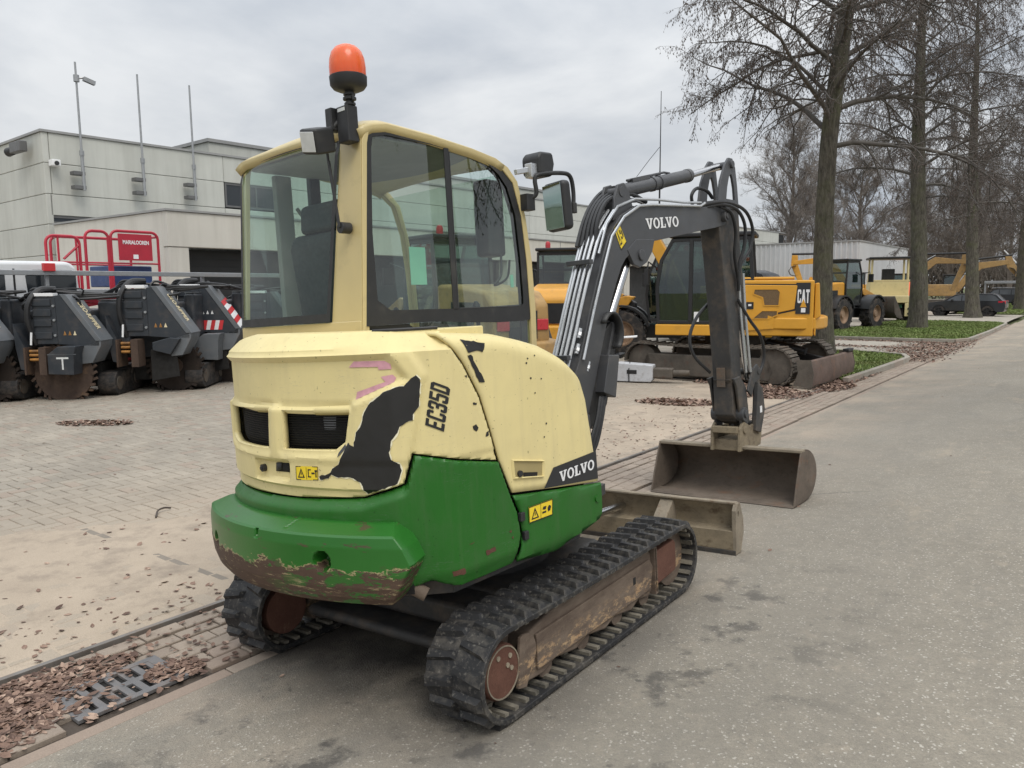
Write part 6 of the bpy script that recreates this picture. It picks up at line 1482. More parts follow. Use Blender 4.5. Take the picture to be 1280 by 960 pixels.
def text_mesh(txt, size, name, mat, parent, M4, bold=.0):
    cu = bpy.data.curves.new(name, 'FONT'); cu.body = txt; cu.size = size; cu.offset = bold; cu.align_x = 'CENTER'; cu.align_y = 'CENTER'
    tmp = bpy.data.objects.new("tmp_text", cu); C.objects.link(tmp)
    me = bpy.data.meshes.new_from_object(tmp.evaluated_get(bpy.context.evaluated_depsgraph_get())); bpy.data.objects.remove(tmp); me.transform(M4)
    me.materials.clear(); return link(name, me, mat, parent)
def cutter(label, loc, rz, s, style):
    t = thing("trench_cutter", label, "trench cutter", loc, rz, "trench cutters parked in a row"); t.scale = (s, s, s)
    MB().box(-.62, .46, .35, 1.75, .62, 1.62).build("engine_body", M_tcb, t, bevel=.04)
    tx_ = .98 if style == 0 else .62
    MB().box(.42, tx_, .7, 1.6, .95, 1.78).build("fuel_tank", M_tcb, t, bevel=.06); MB().box(.44, tx_-.02, .72, 1.58, 1.781, 1.80).build("tank_lid", M_tcl, t)
    m = MB(); m.box(-.38, .02, .0, .30, 1.02, 1.86); fr_ = m.build("mast_frame", M_tcb, t, bevel=.015)
    for z in (1.12, 1.34, 1.52, 1.70): MB().box(-.36, -.06, -.025, -.002, z, z+.12).build("rung_plate", M_tcb, fr_, bevel=.008)
    MB().box(-.36, .0, -.02, .16, 1.87, 1.925).build("top_bar", M_white, fr_, bevel=.005)
    for z in (1.18, 1.45, 1.70): MB().cyl((-.01, -.03, z), (-.01, .0, z), .022, n=8).build("bolt", M_galv, fr_)
    # slanting hood
    hp = [(.02, 1.02), (.02, 1.88), (.14, 1.90), (.72, 1.10), (.72, .98), (.52, .98)]
    m = MB().prism(hp, .0, .52, 'y'); hd_ = m.build("saw_hood", M_tcb, t, bevel=.008)
    d_ = Vector((.58, 0, -.80)).normalized(); nn = Vector((d_.z*-1, 0, d_.x)); c0 = Vector((.43, .0, 1.50))
    MB().add([(.10,-.012,1.905),(.20,-.012,1.905),(.20,.53,1.905),(.10,.53,1.905),(.66,-.012,1.075),(.76,-.012,1.075),(.76,.53,1.075),(.66,.53,1.075)], [(0,4,5,1),(3,2,6,7),(0,3,7,4),(1,5,6,2),(0,1,2,3),(4,7,6,5)]).build("slant_plate", M_tcl, hd_, bevel=.006)
    m = MB().prism([(.40, .98), (.75, 1.08), (.74, .98), (.58, .68), (.38, .66)], .0, .50, 'y'); m.build("chute", M_tcl, hd_, bevel=.01)
    if style < 2:
        ang = math.atan2(-.80, .58)
        M4 = Matrix.Translation((.37, -.016, 1.56)) @ Matrix.Rotation(PI/2, 4, 'X') @ Matrix.Rotation(ang, 4, 'Z')
        d_ = Vector((.56, 0, -.83)).normalized(); nn = d_.cross(Vector((0, 1, 0)))
        B4 = Matrix((d_, Vector((0, 1, 0)), nn)).transposed().to_4x4(); B4.translation = Vector((.46, .25, 1.52))+nn*.009
        text_mesh("GEO-RIPPER", .22, "hood_lettering", M_cream3, hd_, B4 @ Matrix.Scale(.50, 4, (1, 0, 0)), .006)
        for k in range(3):
            x_ = .12+.085*k; m = MB(); m.add([(x_, -.004, 1.18), (x_+.055, -.004, 1.18), (x_+.0275, -.004, 1.26)], [(0, 1, 2)]); m.build("warning_sign", M_spring if k < 2 else M_cream3, hd_, smooth=0, fix=False)
    if style == 2:
        def LP(a, b_): return (lerp(.20, .76, a)+.008, lerp(-.01, .52, b_), lerp(1.905, 1.075, a)+.004)
        for k in range(6):
            a = .38+.1*k; m = MB(); m.add([LP(a, 0), LP(a+.1, 0), LP(a+.1-.10, 1), LP(a-.10, 1)], [(0, 1, 2, 3)]); m.build("hazard_stripe", M_sred if k % 2 == 0 else M_white, hd_, smooth=0, fix=False)
        for k in range(5):
            x_ = .04+.075*k; m = MB(); m.add([(x_, -.004, 1.06), (x_+.075, -.004, 1.06), (x_+.115, -.004, 1.24), (x_+.04, -.004, 1.24)], [(0, 1, 2, 3)]); m.build("hazard_stripe", M_sred if k % 2 == 0 else M_white, hd_, smooth=0, fix=False)
        for k in range(3):
            x_ = .05+.085*k; m = MB(); m.add([(x_, -.004, 1.36), (x_+.05, -.004, 1.36), (x_+.025, -.004, 1.43)], [(0, 1, 2)]); m.build("warning_sign", M_white, hd_, smooth=0, fix=False)
    # guard box below
    gb_ = MB(); gb_.prism([(-.02, .52), (-.02, .86), (.16, 1.0), (.46, 1.0), (.42, .86), (.40, .50)], -.34, .0, 'y') if style != 1 else gb_.prism([(.10, .78), (.10, .92), (.40, 1.0), (.58, .98), (.40, .70)], -.10, .0, 'y')
    go_ = gb_.build("guard_box", M_tcl if style == 2 else M_tcb, t, bevel=.012)
    if style == 0:
        m = MB(); m.box(.13, .33, -.345, -.3405, .785, .815); m.box(.215, .242, -.345, -.3405, .60, .785); m.build("painted_letter", M_lens, go_, smooth=0)
        MB().box(-.02, .46, -.34, -.335, .86, .87).build("edge_line", M_tcl, go_, smooth=0)
    if style: MB().prism([(.02, .22), (.02, .78), (.46, .80), (.50, .30)], .02, .06, 'y').build("shade_skirt", M_void, t, bevel=.01)  # black plate added to stand for the deep shade low down
    # side plates and springs
    MB().prism([(-.62, 1.40), (-.46, 1.0), (-.46, .58), (-.54, .60), (-.60, 1.0)], -.20, .25, 'y').build("side_plate", M_tcb, t)
    MB().box(-.47, -.44, -.22, .2, .50, .98).build("rusty_plate", M_rblade, t); MB().box(-.22, -.10, -.22, .10, .50, .98).build("rusty_plate", M_rblade, t)
    for z in (.76, .84, .91): MB().cyl((-.42, -.1, z), (-.27, -.1, z), .026, n=10).build("spring", M_spring, t)
    MB().cyl((-.38, -.12, 1.02), (-.37, -.10, 1.24), .018, n=10).build("grease_cylinder", M_white, t)
    MB().tube(smooth_path([(-.36, .02, 1.02), (-.42, -.08, 1.4), (-.40, -.06, 1.75), (-.28, .10, 1.98), (-.10, .3, 2.0)], 6), .05, 8).build("corrugated_hose", M_blk, t)
    for k in range(4):
        q = random.Random(k*7+style*31+int(loc[1]*10)); MB().tube(smooth_path([(q.uniform(-.6, .4), .33, q.uniform(1.3, 1.6)), (q.uniform(-.6, .4), .22, q.uniform(1.6, 1.9)), (q.uniform(-.4, .5), .30, q.uniform(1.75, 2.0)), (q.uniform(-.2, .9), .6, q.uniform(1.7, 1.95))], 5), q.uniform(.014, .026), 6).build("hose", M_blk, t)
    for k in range(7): MB().cyl((-.43, -.02, 1.15+.08*k), (-.43, -.02, 1.20+.08*k), .014, n=6).build("chain_link", M_galv, t)
    for k in range(3): MB().tube(smooth_path([(-.9+.1*k, .5, 1.78), (-.5, .35, 1.92+.04*k), (-.1, .30, 1.95), (.4, .5, 1.84+.03*k), (.85, .8, 1.9)], 6), .025, 6).build("hose", M_blk, t)
    # saw disc with teeth
    dr_ = .50 if style == 0 else .46; dx_ = .05 if style == 0 else .30; dy_ = .05 if style == 0 else .42
    pts = [(dx_+dr_*math.cos(2*PI*k/48), dr_+dr_*math.sin(2*PI*k/48)) for k in range(48)]
    ds = MB().prism(pts, dy_, dy_+.05, 'y').build("saw_disc", M_rblade if style == 0 else M_rshade, t, bevel=.005)
    for k in range(30):
        a = 2*PI*k/30; rr_ = dr_+.025
        MB().obox((dx_+rr_*math.cos(a), dy_+.025+(.02 if k % 2 else -.02), dr_+rr_*math.sin(a)), (.085, .05, .045), Matrix.Rotation(-a-.5, 3, 'Y')).build("saw_tooth", M_rblade if style == 0 else M_rshade, ds, smooth=0)
    MB().cyl((dx_, dy_-.04, dr_), (dx_, dy_+.1, dr_), .14, n=16).build("disc_hub", M_rblade, ds)
    # crawler beneath
    for x_ in (-.62, .62):
        m = MB(); m.prism(arc(.60, .25, .22, 90, 270, 8)+arc(1.55, .25, .22, -90, 90, 8), x_-.16, x_+.16, 'x'); m.build("crawler_track", M_tyre, t, bevel=.02)
        for y_ in (.60, 1.55): MB().cyl((x_-.17, y_, .25), (x_+.17, y_, .25), .13, n=14).build("roller", M_mud, t)
    MB().box(-.5, .5, .5, 1.7, .2, .64).build("chassis", M_void, t)  # void black colour stands for the shade beneath the machine
    return t
FA = R(43)
cutter("dark trench cutter cut off by the left edge of the photo", (-15.1, 4.35, -.2), FA, 1.0, 1)
cutter("dark trench cutter with a white letter T on its lower guard", (-14.45, 5.72, -.22), FA, .98, 0)
cutter("dark trench cutter between the one marked T and the hazard striped one", (-14.0, 7.10, -.2), FA, 1.04, 1)
cutter("dark trench cutter with red and white hazard stripes on its slanted hood", (-14.45, 8.40, -.2), FA, 1.05, 2)
cutter("dark trench cutter half hidden behind the rear cab window", (-14.3, 9.85, -.2), FA, .98, 1)
# rail above the row
t = thing("steel_rail", "long grey steel rail on posts behind the trench cutters", "rail", (-16.9, 3.0, -.2), 0)
MB().box(-.04, .04, 0, 9.5, 2.22, 2.32).build("beam", M_galv, t, bevel=.01)
for y in (.4, 3.62, 7.0): MB().box(-.12, -.04, y-.035, y+.035, 0, 2.3).build("post", M_galv, t, bevel=.01)
MB().box(-.02, .09, 3.52, 3.74, 2.30, 2.46).build("red_clamp", M_sred, t, bevel=.01)
# white truck
M_tw = paint("truck_white", (0.66, 0.67, 0.68), 0.35, 0.05, 2, (0.4, 0.38, 0.35), 0.2, 5)
t = thing("white_truck", "white crew cab truck with dark side windows behind the trench cutters", "truck", (-19.0, 5.84, -.2+.0), R(90)); t.scale = (.905, .905, .905)
MB().prism([(-2.6, .55), (-2.6, 1.55), (-2.1, 1.75), (-1.55, 2.62), (-1.40, 2.76), (1.45, 2.78), (1.62, 2.66), (1.72, 1.6), (1.72, .55)], -2.0, 0, 'y').build("body", M_tw, t, bevel=.10, seg=3) 
for (a, b_) in ((-1.50, .12), (.52, 1.58)):
    MB().prism([(a+.05, 1.75), (b_, 1.75), (b_, 2.52), (b_-.08, 2.58), (a+.16, 2.58), (a, 2.45)], -2.012, -1.98, 'y').build("window", M_dwin, t, bevel=.01)
MB().box(.28, .32, -2.006, -1.99, .8, 2.6).build("door_gap", M_blk, t, smooth=0)
for x_ in (-1.7, 1.1):
    for y_ in (-1.8, -.2): wheel(t, x_, y_, .42, .3)
MB().box(1.8, 5.0, -2.0, 0, .85, 1.1).build("load_bed", M_galv, t, bevel=.02)
# red lift platform
M_lred = paint("lift_red", (0.42, 0.025, 0.045), 0.4, 0.1, 4)
t = thing("lift_platform", "red railed lift platform with a red sign panel above the trench cutters", "lift", (-18.5, 8.5, -.2), 0)
def rail(pts, r=.028): return MB().tube(pts, r, 6).build("guard_rail", M_lred, t)
z0, z1 = 1.95, 3.27
def hoop(ya, yb, x_, zt): return rail([(x_, ya, z0)]+[(x_, ya+.16*(1-math.cos(a)), zt-.16+.16*math.sin(a)) for a in np.linspace(0, PI/2, 5)]+[(x_, yb-.16+.16*math.sin(a), zt-.16+.16*math.cos(a)) for a in np.linspace(0, PI/2, 5)]+[(x_, yb, z0)], .035)
hoop(.15, 1.28, 0, 3.30); hoop(-.42, .10, 0, 3.27); hoop(-1.25, -.55, 0, 3.12); hoop(-.6, 1.28, -1.4, 3.2)
for y in (-1.0, -.62, .08): rail([(0, y, z0), (0, y, 3.1)], .025)
for z in (2.55,): rail([(0, -1.25, z), (0, 1.28, z)], .022); rail([(-1.4, -.6, z), (-1.4, 1.28, z)], .022)
rail([(0, -1.1, 3.1), (-1.4, -.5, 3.18)]); rail([(0, 1.28, 3.2), (-1.4, 1.28, 3.2)]); rail([(0, -.9, 2.62), (0, -.55, 2.95)])
sg = MB().box(.03, .06, .30, 1.10, 2.62, 3.24).build("sign_panel", M_lred, t, bevel=.005)
text_mesh("MARIALOOREN", .125, "sign_lettering", M_white, sg, Matrix.Translation((.063, .71, 3.04)) @ Matrix.Rotation(PI/2, 4, 'Z') @ Matrix.Rotation(PI/2, 4, 'X') @ Matrix.Scale(.72, 4, (1, 0, 0)), .004)
MB().box(.061, .064, .63, .75, 2.66, 2.76).build("sign_sticker", M_white, sg, smooth=0)
MB().box(-1.3, -.2, .2, 1.2, 2.0, 2.5).build("blue_box", paint("blue_cover", (0.03, 0.06, 0.16), 0.5, 0.2), t, bevel=.03)
MB().box(-1.5, .1, -1.35, 1.4, 1.82, 1.95).build("deck", M_galv, t, bevel=.02)
for k in range(3):
    z = .75+.36*k
    for x_ in (-.3, -1.1): MB().bar((x_, -1.0, z), (x_, 1.0, z+.34), .06, .08).build("scissor_arm", M_lred, t); MB().bar((x_+.08, 1.0, z), (x_+.08, -1.0, z+.34), .06, .08).build("scissor_arm", M_lred, t)
MB().box(-1.4, .0, -1.2, 1.2, .25, .72).build("chassis", M_lred, t, bevel=.03)
for x_ in (-1.35, -.05):
    for y_ in (-.9, .9): MB().cyl((x_-.09, y_, .26), (x_+.09, y_, .26), .26, n=18).build("wheel", M_tyre, t)

# ================================================================ vehicles beyond the yellow excavator
M_carblk = paint("car_black", (0.022, 0.023, 0.026), 0.2, 0.1, spec=0.6)
M_vanblk = paint("van_dark", (0.026, 0.028, 0.032), 0.35, 0.1)
M_cwin = paint("car_glass", (0.075, 0.082, 0.09), 0.06, 0.15, 1.5, spec=0.8)
M_tail = paint("tail_lamp", (0.45, 0.015, 0.03), 0.2)
M_alloy = paint("alloy_rim", (0.45, 0.45, 0.46), 0.3, 0.1, metal=0.7)
M_creamv = paint("truck_cream", (0.62, 0.52, 0.27), 0.45, 0.06, 2, (0.3, 0.25, 0.13), 0.25, 5)
M_greenv = paint("fender_green", (0.05, 0.16, 0.10), 0.45, 0.1)
def car(name, label, cat, loc, rz, L, H, prof_body, prof_glass, mat, W=1.8, rim=None, wr=.33, wx=(1.35, -1.35), rails=False, lampz=(.78, .98), split=(), bz=.32):
    """body outline and side glass outline in (x forward, z)"""
    t = thing(name, label, cat, loc, rz)
    m = MB(); nsec = 9
    secs = []
    for j in range(nsec):
        q = -1+2*j/(nsec-1); sh_ = 1-.10*abs(q)**4; secs.append((q*W/2*(1.0), sh_))
    n_ = len(prof_body); vs = []; zmid = .85
    for y_, sh_ in secs:
        for (x_, z_) in prof_body:
            tum = 1 - .16*max(0, (z_-zmid)/(H-zmid))
            vs.append((x_*(1-.03*(abs(y_)/(W/2))**3), y_*tum, z_-(.035*(abs(y_)/(W/2))**4 if z_ > zmid else 0)))
    fs = [(j*n_+i, j*n_+(i+1) % n_, (j+1)*n_+(i+1) % n_, (j+1)*n_+i) for j in range(nsec-1) for i in range(n_)]
    fs += [tuple(range(n_)), tuple((nsec-1)*n_+i for i in reversed(range(n_)))]
    m.add(vs, fs); bo_ = m.build("body", mat, t, smooth=45)
    for s_ in (-1, 1):
        def side(x_, z_, o=0): return (x_, s_*(W/2*(1-.16*max(0, (z_-zmid)/(H-zmid)))+o), z_-.03)
        m = MB(); m.add([side(x_, z_, .006) for x_, z_ in prof_glass], [tuple(range(len(prof_glass)))]); m.build("side_window", M_cwin, bo_, smooth=0)
        for xp in split: m = MB(); m.add([side(xp-.035, lerp(prof_glass[0][1], H, 0)+.01, .010), side(xp+.035, prof_glass[0][1]+.01, .010), side(xp+.02, H-.12, .010), side(xp-.05, H-.12, .010)], [(0, 1, 2, 3)]); m.build("window_post", mat, bo_, smooth=0)
        for xw in wx:
            MB().cyl((xw, s_*(W/2+.004), wr), (xw, s_*(W/2-.15), wr), wr+.06, n=22).build("wheel_arch", M_void, bo_)
            MB().box(prof_body[0][0]+.5, -prof_body[0][0]-.5, s_*W/2-.02, s_*W/2+.012, bz-.05, bz+.03).build("sill", M_blk, bo_, bevel=.01)
            wo = MB().lathe([(wr*.64, -.1), (wr*.94, -.1), (wr, -.06), (wr, .06), (wr*.94, .1), (wr*.64, .1)], (xw, s_*(W/2-.09), wr), (0, 1, 0), 26, caps=False).build("wheel", M_tyre, t)
            rm_ = MB(); rm_.lathe([(wr*.66, .0), (wr*.66, .11), (wr*.60, .11), (wr*.58, .06)], (xw, s_*(W/2-.09), wr), (0, s_, 0), 24, caps=False)
            for k in range(5):
                a = 2*PI*k/5; rm_.bar((xw, s_*(W/2-.0), wr), (xw+wr*.6*math.cos(a), s_*(W/2+.005), wr+wr*.6*math.sin(a)), .07, .03, (0, 1, 0))
            rm_.build("rim", rim or M_blk, wo)
        m = MB(); m.box(prof_body[0][0]-.0, prof_body[0][0]+.42, s_*W*.36-.16, s_*W*.36+.22, lampz[0], lampz[1]); m.build("tail_lamp", M_tail, bo_, bevel=.03)
        MB().obox((.62, s_*(W/2+.08), 1.02), (.12, .2, .14), Matrix.Identity(3)).build("door_mirror", mat, bo_, bevel=.03)
        for xh in (-.35, .55): MB().box(xh, xh+.16, s_*W/2+.001, s_*W/2+.02, .90, .925).build("door_handle", mat, bo_)
        if rails: MB().tube([(-1.7, s_*.62, H-.02), (-1.5, s_*.64, H+.05), (.4, s_*.64, H+.06), (.75, s_*.62, H-.01)], .02, 6).build("roof_rail", M_alloy, bo_)
    return t
PBW = [(-2.30, .35), (-2.36, .62), (-2.33, .92), (-2.18, 1.02), (-1.85, 1.36), (-1.60, 1.43), (-.6, 1.46), (.15, 1.44), (.55, 1.36), (1.15, 1.0), (2.1, .84), (2.28, .7), (2.32, .45), (2.2, .30), (-2.2, .28)]
PGW = [(-1.72, 1.0), (-1.95, 1.05), (-1.66, 1.34), (-1.45, 1.385), (-.55, 1.405), (.12, 1.39), (.48, 1.30), (.95, 1.02)]
car("estate_car", "black estate car with red tail lamps parked sideways behind the tree trunks", "car", (-7.45, 57.6, -.2), PI, 4.7, 1.46, PBW, PGW, M_carblk, split=(-.75, .1))
PBS = [(-2.25, .42), (-2.32, .75), (-2.28, 1.02), (-2.12, 1.12), (-1.92, 1.58), (-1.6, 1.70), (-.5, 1.72), (.25, 1.70), (.6, 1.62), (1.15, 1.18), (2.05, 1.0), (2.24, .82), (2.28, .5), (2.15, .36), (-2.15, .34)]
PGS = [(-1.75, 1.14), (-1.98, 1.18), (-1.75, 1.55), (-1.4, 1.625), (-.5, 1.64), (.22, 1.62), (.52, 1.53), (.92, 1.18)]
car("suv", "dark SUV with silver roof rails at the far end of the parking row", "car", (-8.2, 86.0, -.2), PI, 4.5, 1.72, PBS, PGS, M_carblk, W=1.86, rim=M_alloy, wr=.37, rails=True, split=(-.85, .1), bz=.38)
PBV = [(-2.65, .45), (-2.72, .9), (-2.66, 1.9), (-2.55, 2.38), (-2.3, 2.48), (1.0, 2.48), (1.35, 2.36), (1.95, 1.55), (2.5, 1.28), (2.66, 1.0), (2.68, .55), (2.55, .38), (-2.55, .36)]
PGV = [(.35, 1.5), (.30, 2.05), (1.15, 2.1), (1.30, 2.0), (1.72, 1.5)]
car("panel_van", "dark panel van parked on the driveway behind the yellow excavator", "van", (-10.5, 26.2, -.2), 0, 5.3, 2.48, PBV, PGV, M_vanblk, W=1.95, wr=.36, wx=(1.6, -1.6), lampz=(.9, 1.3), bz=.4)
car("orange_van", "orange van seen between the cream truck and the second tree", "van", (-11.9, 61.5, -.2), R(-75), 4.4, 2.2, [(x_*.85, z_*.9) for x_, z_ in PBV], [(x_*.85, z_*.9) for x_, z_ in PGV], M_orange, W=1.85, wr=.34, wx=(1.35, -1.35), lampz=(.9, 1.2), bz=.38)
o_ = [c_ for c_ in bpy.data.objects if c_.name == "orange_van"][0]
MB().box(-2.335, -2.30, -.62, .62, 1.35, 1.95).build("rear_window", M_dwin, o_, bevel=.02)
# cream unimog-like truck
t = thing("cream_truck", "cream and green work truck with an open dark roofed cab next to the yellow loader", "truck", (-9.9, 46.6, -.2), R(108))
MB().prism([(.2, 1.15), (.2, 2.25), (1.85, 2.1), (2.0, 1.35), (1.95, 1.15)], -.85, .85, 'y').build("engine_hood", M_creamv, t, bevel=.05)
MB().prism([(-.1, .95), (-.1, 1.35), (2.35, 1.35), (2.35, .95)], -1.05, 1.05, 'y').build("front_bumper", M_creamv, t, bevel=.04)
MB().box(-2.36, -2.25, -1.1, -.7, .35, 1.04).build("lamp_post", M_creamv, t, bevel=.02)
for z in (.5, .75): MB().cyl((-2.40, -.9, z), (-2.35, -.9, z), .07, n=10).build("headlamp", M_blk, t)
m = MB()
for x_ in (-1.5, .15):
    for y_ in (-.9, .9): m.bar((x_, y_, 1.3), (x_*.96, y_*.96, 3.35), .09, .09)
m.box(-1.55, .2, -.98, .98, 2.18, 2.26); m.build("cab_frame", M_creamv, t, bevel=.01)
MB().box(-1.75, .4, -1.05, 1.05, 3.36, 3.48).build("cab_roof", M_blk, t, bevel=.04)
MB().box(-1.55, .15, -.95, .95, .95, 2.18).build("cab_body", M_creamv, t, bevel=.05)
m = MB(); m.box(-1.0, -.5, -.3, .3, 2.2, 2.85); m.bar((.05, .2, 2.2), (-.2, .2, 2.8), .06, .06); m.build("driver_seat", M_seat, t, bevel=.03)
for x_ in (1.35, -1.6):
    for y_ in (-.98, .98):
        wheel(t, x_, y_, .60, .40); MB().prism([(x_+a, z_) for a, z_ in arc(0, .6, .76, 10, 170, 8)]+[(x_+a, z_) for a, z_ in arc(0, .6, .70, 170, 10, 8)], y_-.24, y_+.24, 'y').build("mudguard", M_greenv, t)
MB().box(-2.35, -1.56, -1.15, 1.15, 1.05, 1.42).build("rear_deck", M_creamv, t, bevel=.03)
MB().box(-2.6, 2.2, -.4, .4, .5, .95).build("chassis", M_blk, t)
# far excavators with raised booms
def far_excavator(label, loc, rz, s, boom_, stick_, mat):
    t = thing("yellow_excavator", label, "excavator", loc, rz, "big excavators at the far end of the yard"); t.scale = (s, s, s)
    for cy in (-1.2, 1.2): track_shoes(t, 0, cy, 4.2, .45, .5, M_mud, 36)
    MB().prism([(-2.2, 1.0), (-2.4, 1.3), (-2.3, 2.1), (1.2, 2.1), (1.2, 1.0)], -1.3, 1.3, 'y').build("house", mat, t, bevel=.06)
    cab_box(t, [(.2, 1.4), (.2, 2.95), (1.3, 2.95), (1.65, 2.3), (1.6, 1.4)], .3, 1.3, M_blk, M_gl2)
    bo_ = MB().prism(boom_, -.5, -.1, 'y').build("boom", mat, t, bevel=.03); MB().prism(stick_, -.46, -.14, 'y').build("stick", mat, t, bevel=.03)
    a = boom_[len(boom_)//3]; b_ = stick_[1]
    MB().cyl((a[0]-.6, -.3, a[1]+.25), (b_[0], -.3, b_[1]+.1), .09, n=10).build("stick_cylinder", M_blk, bo_)
    for k in range(3): MB().tube([(boom_[1][0]+.2, -.48+.12*k, boom_[1][1]+.25), (boom_[2][0], -.48+.12*k, boom_[2][1]+.2), (boom_[3][0], -.48+.12*k, boom_[3][1]+.15)], .035, 6).build("hydraulic_pipe", M_pipe, bo_)
    MB().cyl((1.2, -.3, 1.2), (2.1, -.3, 2.7), .10, n=10).build("boom_cylinder", M_chrome, bo_)
    lst = stick_[-1]
    bk_ = MB().grid(lambda u, v: (lst[0]+.1+.7*interp(v*4, range(5), [.1, .6, .9, .7, .1]), lerp(-.8, .2, u), lst[1]-.9+.9*interp(v*4, range(5), [1.0, .9, .5, .1, .0])), 3, 10).build("bucket", M_mud, t); md = bk_.modifiers.new("thickness", 'SOLIDIFY'); md.thickness = .05
    return t
BM1 = [(1.0, 1.3), (1.2, 2.2), (2.2, 3.7), (3.2, 4.35), (5.4, 4.05), (5.5, 3.75), (3.3, 3.8), (2.4, 3.0), (1.5, 1.4)]
ST1 = [(5.15, 4.5), (5.6, 4.5), (5.65, 3.7), (4.7, 1.5), (4.4, 1.6), (5.1, 3.7)]
far_excavator("yellow excavator with bent boom behind the black estate car, between second and third trees", (-15.0, 72.5, -.2), R(14), 1.0, BM1, ST1, M_yel2)
BM2 = [(1.0, 1.3), (1.2, 2.0), (2.4, 3.7), (3.0, 4.1), (5.3, 4.3), (5.4, 3.9), (3.2, 3.5), (2.4, 2.8), (1.5, 1.4)]
ST2 = [(5.0, 4.6), (5.5, 4.6), (5.8, 3.9), (7.0, 2.1), (6.7, 1.9), (5.2, 3.6)]
far_excavator("yellow excavator reaching its stick down to the right of the third tree", (-12.9, 83.5, -.2), R(12), 1.0, BM2, ST2, M_yel2)
far_excavator("yellow excavator half hidden behind the cream truck and second tree", (-15.5, 66.0, -.2), R(200), 1.0, BM1, ST1, M_yel)
t = thing("site_barrier", "grey horizontal barrier rail on posts above the far parked SUV", "barrier", (-9.9, 88.3, -.2), R(10))
MB().box(0, 5.6, -.05, .05, 2.15, 2.4).build("rail", M_galv, t, bevel=.02)
for x_ in (.1, 2.8, 5.5): MB().box(x_-.08, x_+.08, .06, .2, 0, 2.35).build("post", M_galv, t, bevel=.02)
t = thing("whip_antenna", "thin whip antenna on a slim pole rising behind the grey boom", "antenna", (-9.2, 18.0, -.2), 0)
MB().cyl((0, 0, 0), (0, 0, 4.8), .03, .022, n=8).build("pole", M_blk, t); MB().cyl((0, 0, 4.8), (0, 0, 6.75), .016, .008, n=6).build("whip", M_blk, t); MB().tube([(-.02, 0, 5.4), (-.25, -.1, 5.1), (-.55, -.2, 4.7)], .007, 5).build("stay_wire", M_blk, t)
t = thing("lift_gate_arm", "thin white barrier arm slanting down past the far trees", "barrier arm", (-8.6, 90.0, -.2), 0)
for k in range(5):
    a, b_ = Vector((0, 0, 5.4)), Vector((1.75, .4, 3.4)); MB().bar(a.lerp(b_, k/5), a.lerp(b_, (k+1)/5), .10, .10).build("arm_section", M_white if k % 2 == 0 else M_galv, t)
MB().box(1.65, 1.95, .25, .55, 0, 3.45).build("post", M_galv, t)
# ================================================================ trees
n = NT("bark")
v = n.pos((1, 1, 0.28)); ridg = n.noise(13, 8, 0.75, v)
c = n.mix(n.rng(ridg, 0.32, 0.68), (0.035, 0.031, 0.026), (0.165, 0.15, 0.122))
c = n.mix(n.rng(n.noise(1.3, 6, 0.65), 0.46, 0.68, 0, 0.6), c, (0.105, 0.112, 0.055))
n.bump(ridg, 1.0, 0.06)
M_bark = n.done(c, 0.9, 0, 0.2)
M_branch = paint("branch_bark", (0.10, 0.09, 0.08), 0.9, 0.25, 6)
M_twigs = paint("twig_bark", (0.125, 0.108, 0.098), 0.9, 0.25, 3)
M_catk = paint("catkin", (0.115, 0.09, 0.076), 0.85, 0.3, 5)
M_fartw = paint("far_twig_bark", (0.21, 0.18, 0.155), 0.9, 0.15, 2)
rng = np.random.default_rng(11)
def frusta(seg, n=4):
    """tapered sticks: rows of x0 y0 z0 x1 y1 z1 r0 r1"""
    S = np.asarray(seg, float); a, b = S[:, :3], S[:, 3:6]; d = b-a; L = np.linalg.norm(d, axis=1, keepdims=True); d = d/np.maximum(L, 1e-6)
    h = np.where(np.abs(d[:, 2:3]) < .9, np.array([[0, 0, 1.0]]), np.array([[1.0, 0, 0]])); u = np.cross(d, h); u /= np.linalg.norm(u, axis=1, keepdims=True); w_ = np.cross(d, u)
    V = []
    for p, r in ((a, S[:, 6:7]), (b, S[:, 7:8])):
        for k in range(n):
            t = 2*PI*k/n; V.append(p+(u*math.cos(t)+w_*math.sin(t))*r)
    V = np.stack(V, 1).reshape(-1, 3); m = len(S)
    base = np.array([[k, (k+1) % n, n+(k+1) % n, n+k] for k in range(n)])
    F = (base[None]+(np.arange(m)*2*n)[:, None, None]).reshape(-1, 4)
    return V, F
def fast_mesh(name, V, F, mat, smooth=False):
    me = bpy.data.meshes.new(name); F = np.asarray(F); k = F.shape[1]
    me.vertices.add(len(V)); me.vertices.foreach_set("co", np.asarray(V, np.float32).ravel())
    me.loops.add(F.size); me.loops.foreach_set("vertex_index", F.astype(np.int32).ravel())
    me.polygons.add(len(F)); me.polygons.foreach_set("loop_start", np.arange(0, F.size, k, dtype=np.int32))
    me.update(calc_edges=True); me.materials.append(mat)
    if smooth: me.shade_smooth()
    return me
def catkins(P, D, size):
    """small hanging spindles"""
    m = len(P); V = np.zeros((m, 5, 3)); s = size*rng.uniform(.6, 1.3, (m, 1)); a = rng.uniform(0, 2*PI, (m, 1))
    ux, uy = np.cos(a), np.sin(a); w_ = s*.2
    V[:, 0] = P; mid = P+D*s*.5; V[:, 4] = P+D*s
    for k in range(3):
        t = 2*PI*k/3; V[:, 1+k] = mid+np.concatenate([np.cos(a+t)*w_, np.sin(a+t)*w_, np.zeros((m, 1))], 1)
    base = np.array([[0, 1, 2], [0, 2, 3], [0, 3, 1], [4, 2, 1], [4, 3, 2], [4, 1, 3]])
    F = (base[None]+(np.arange(m)*5)[:, None, None]).reshape(-1, 3)
    return V.reshape(-1, 3), F
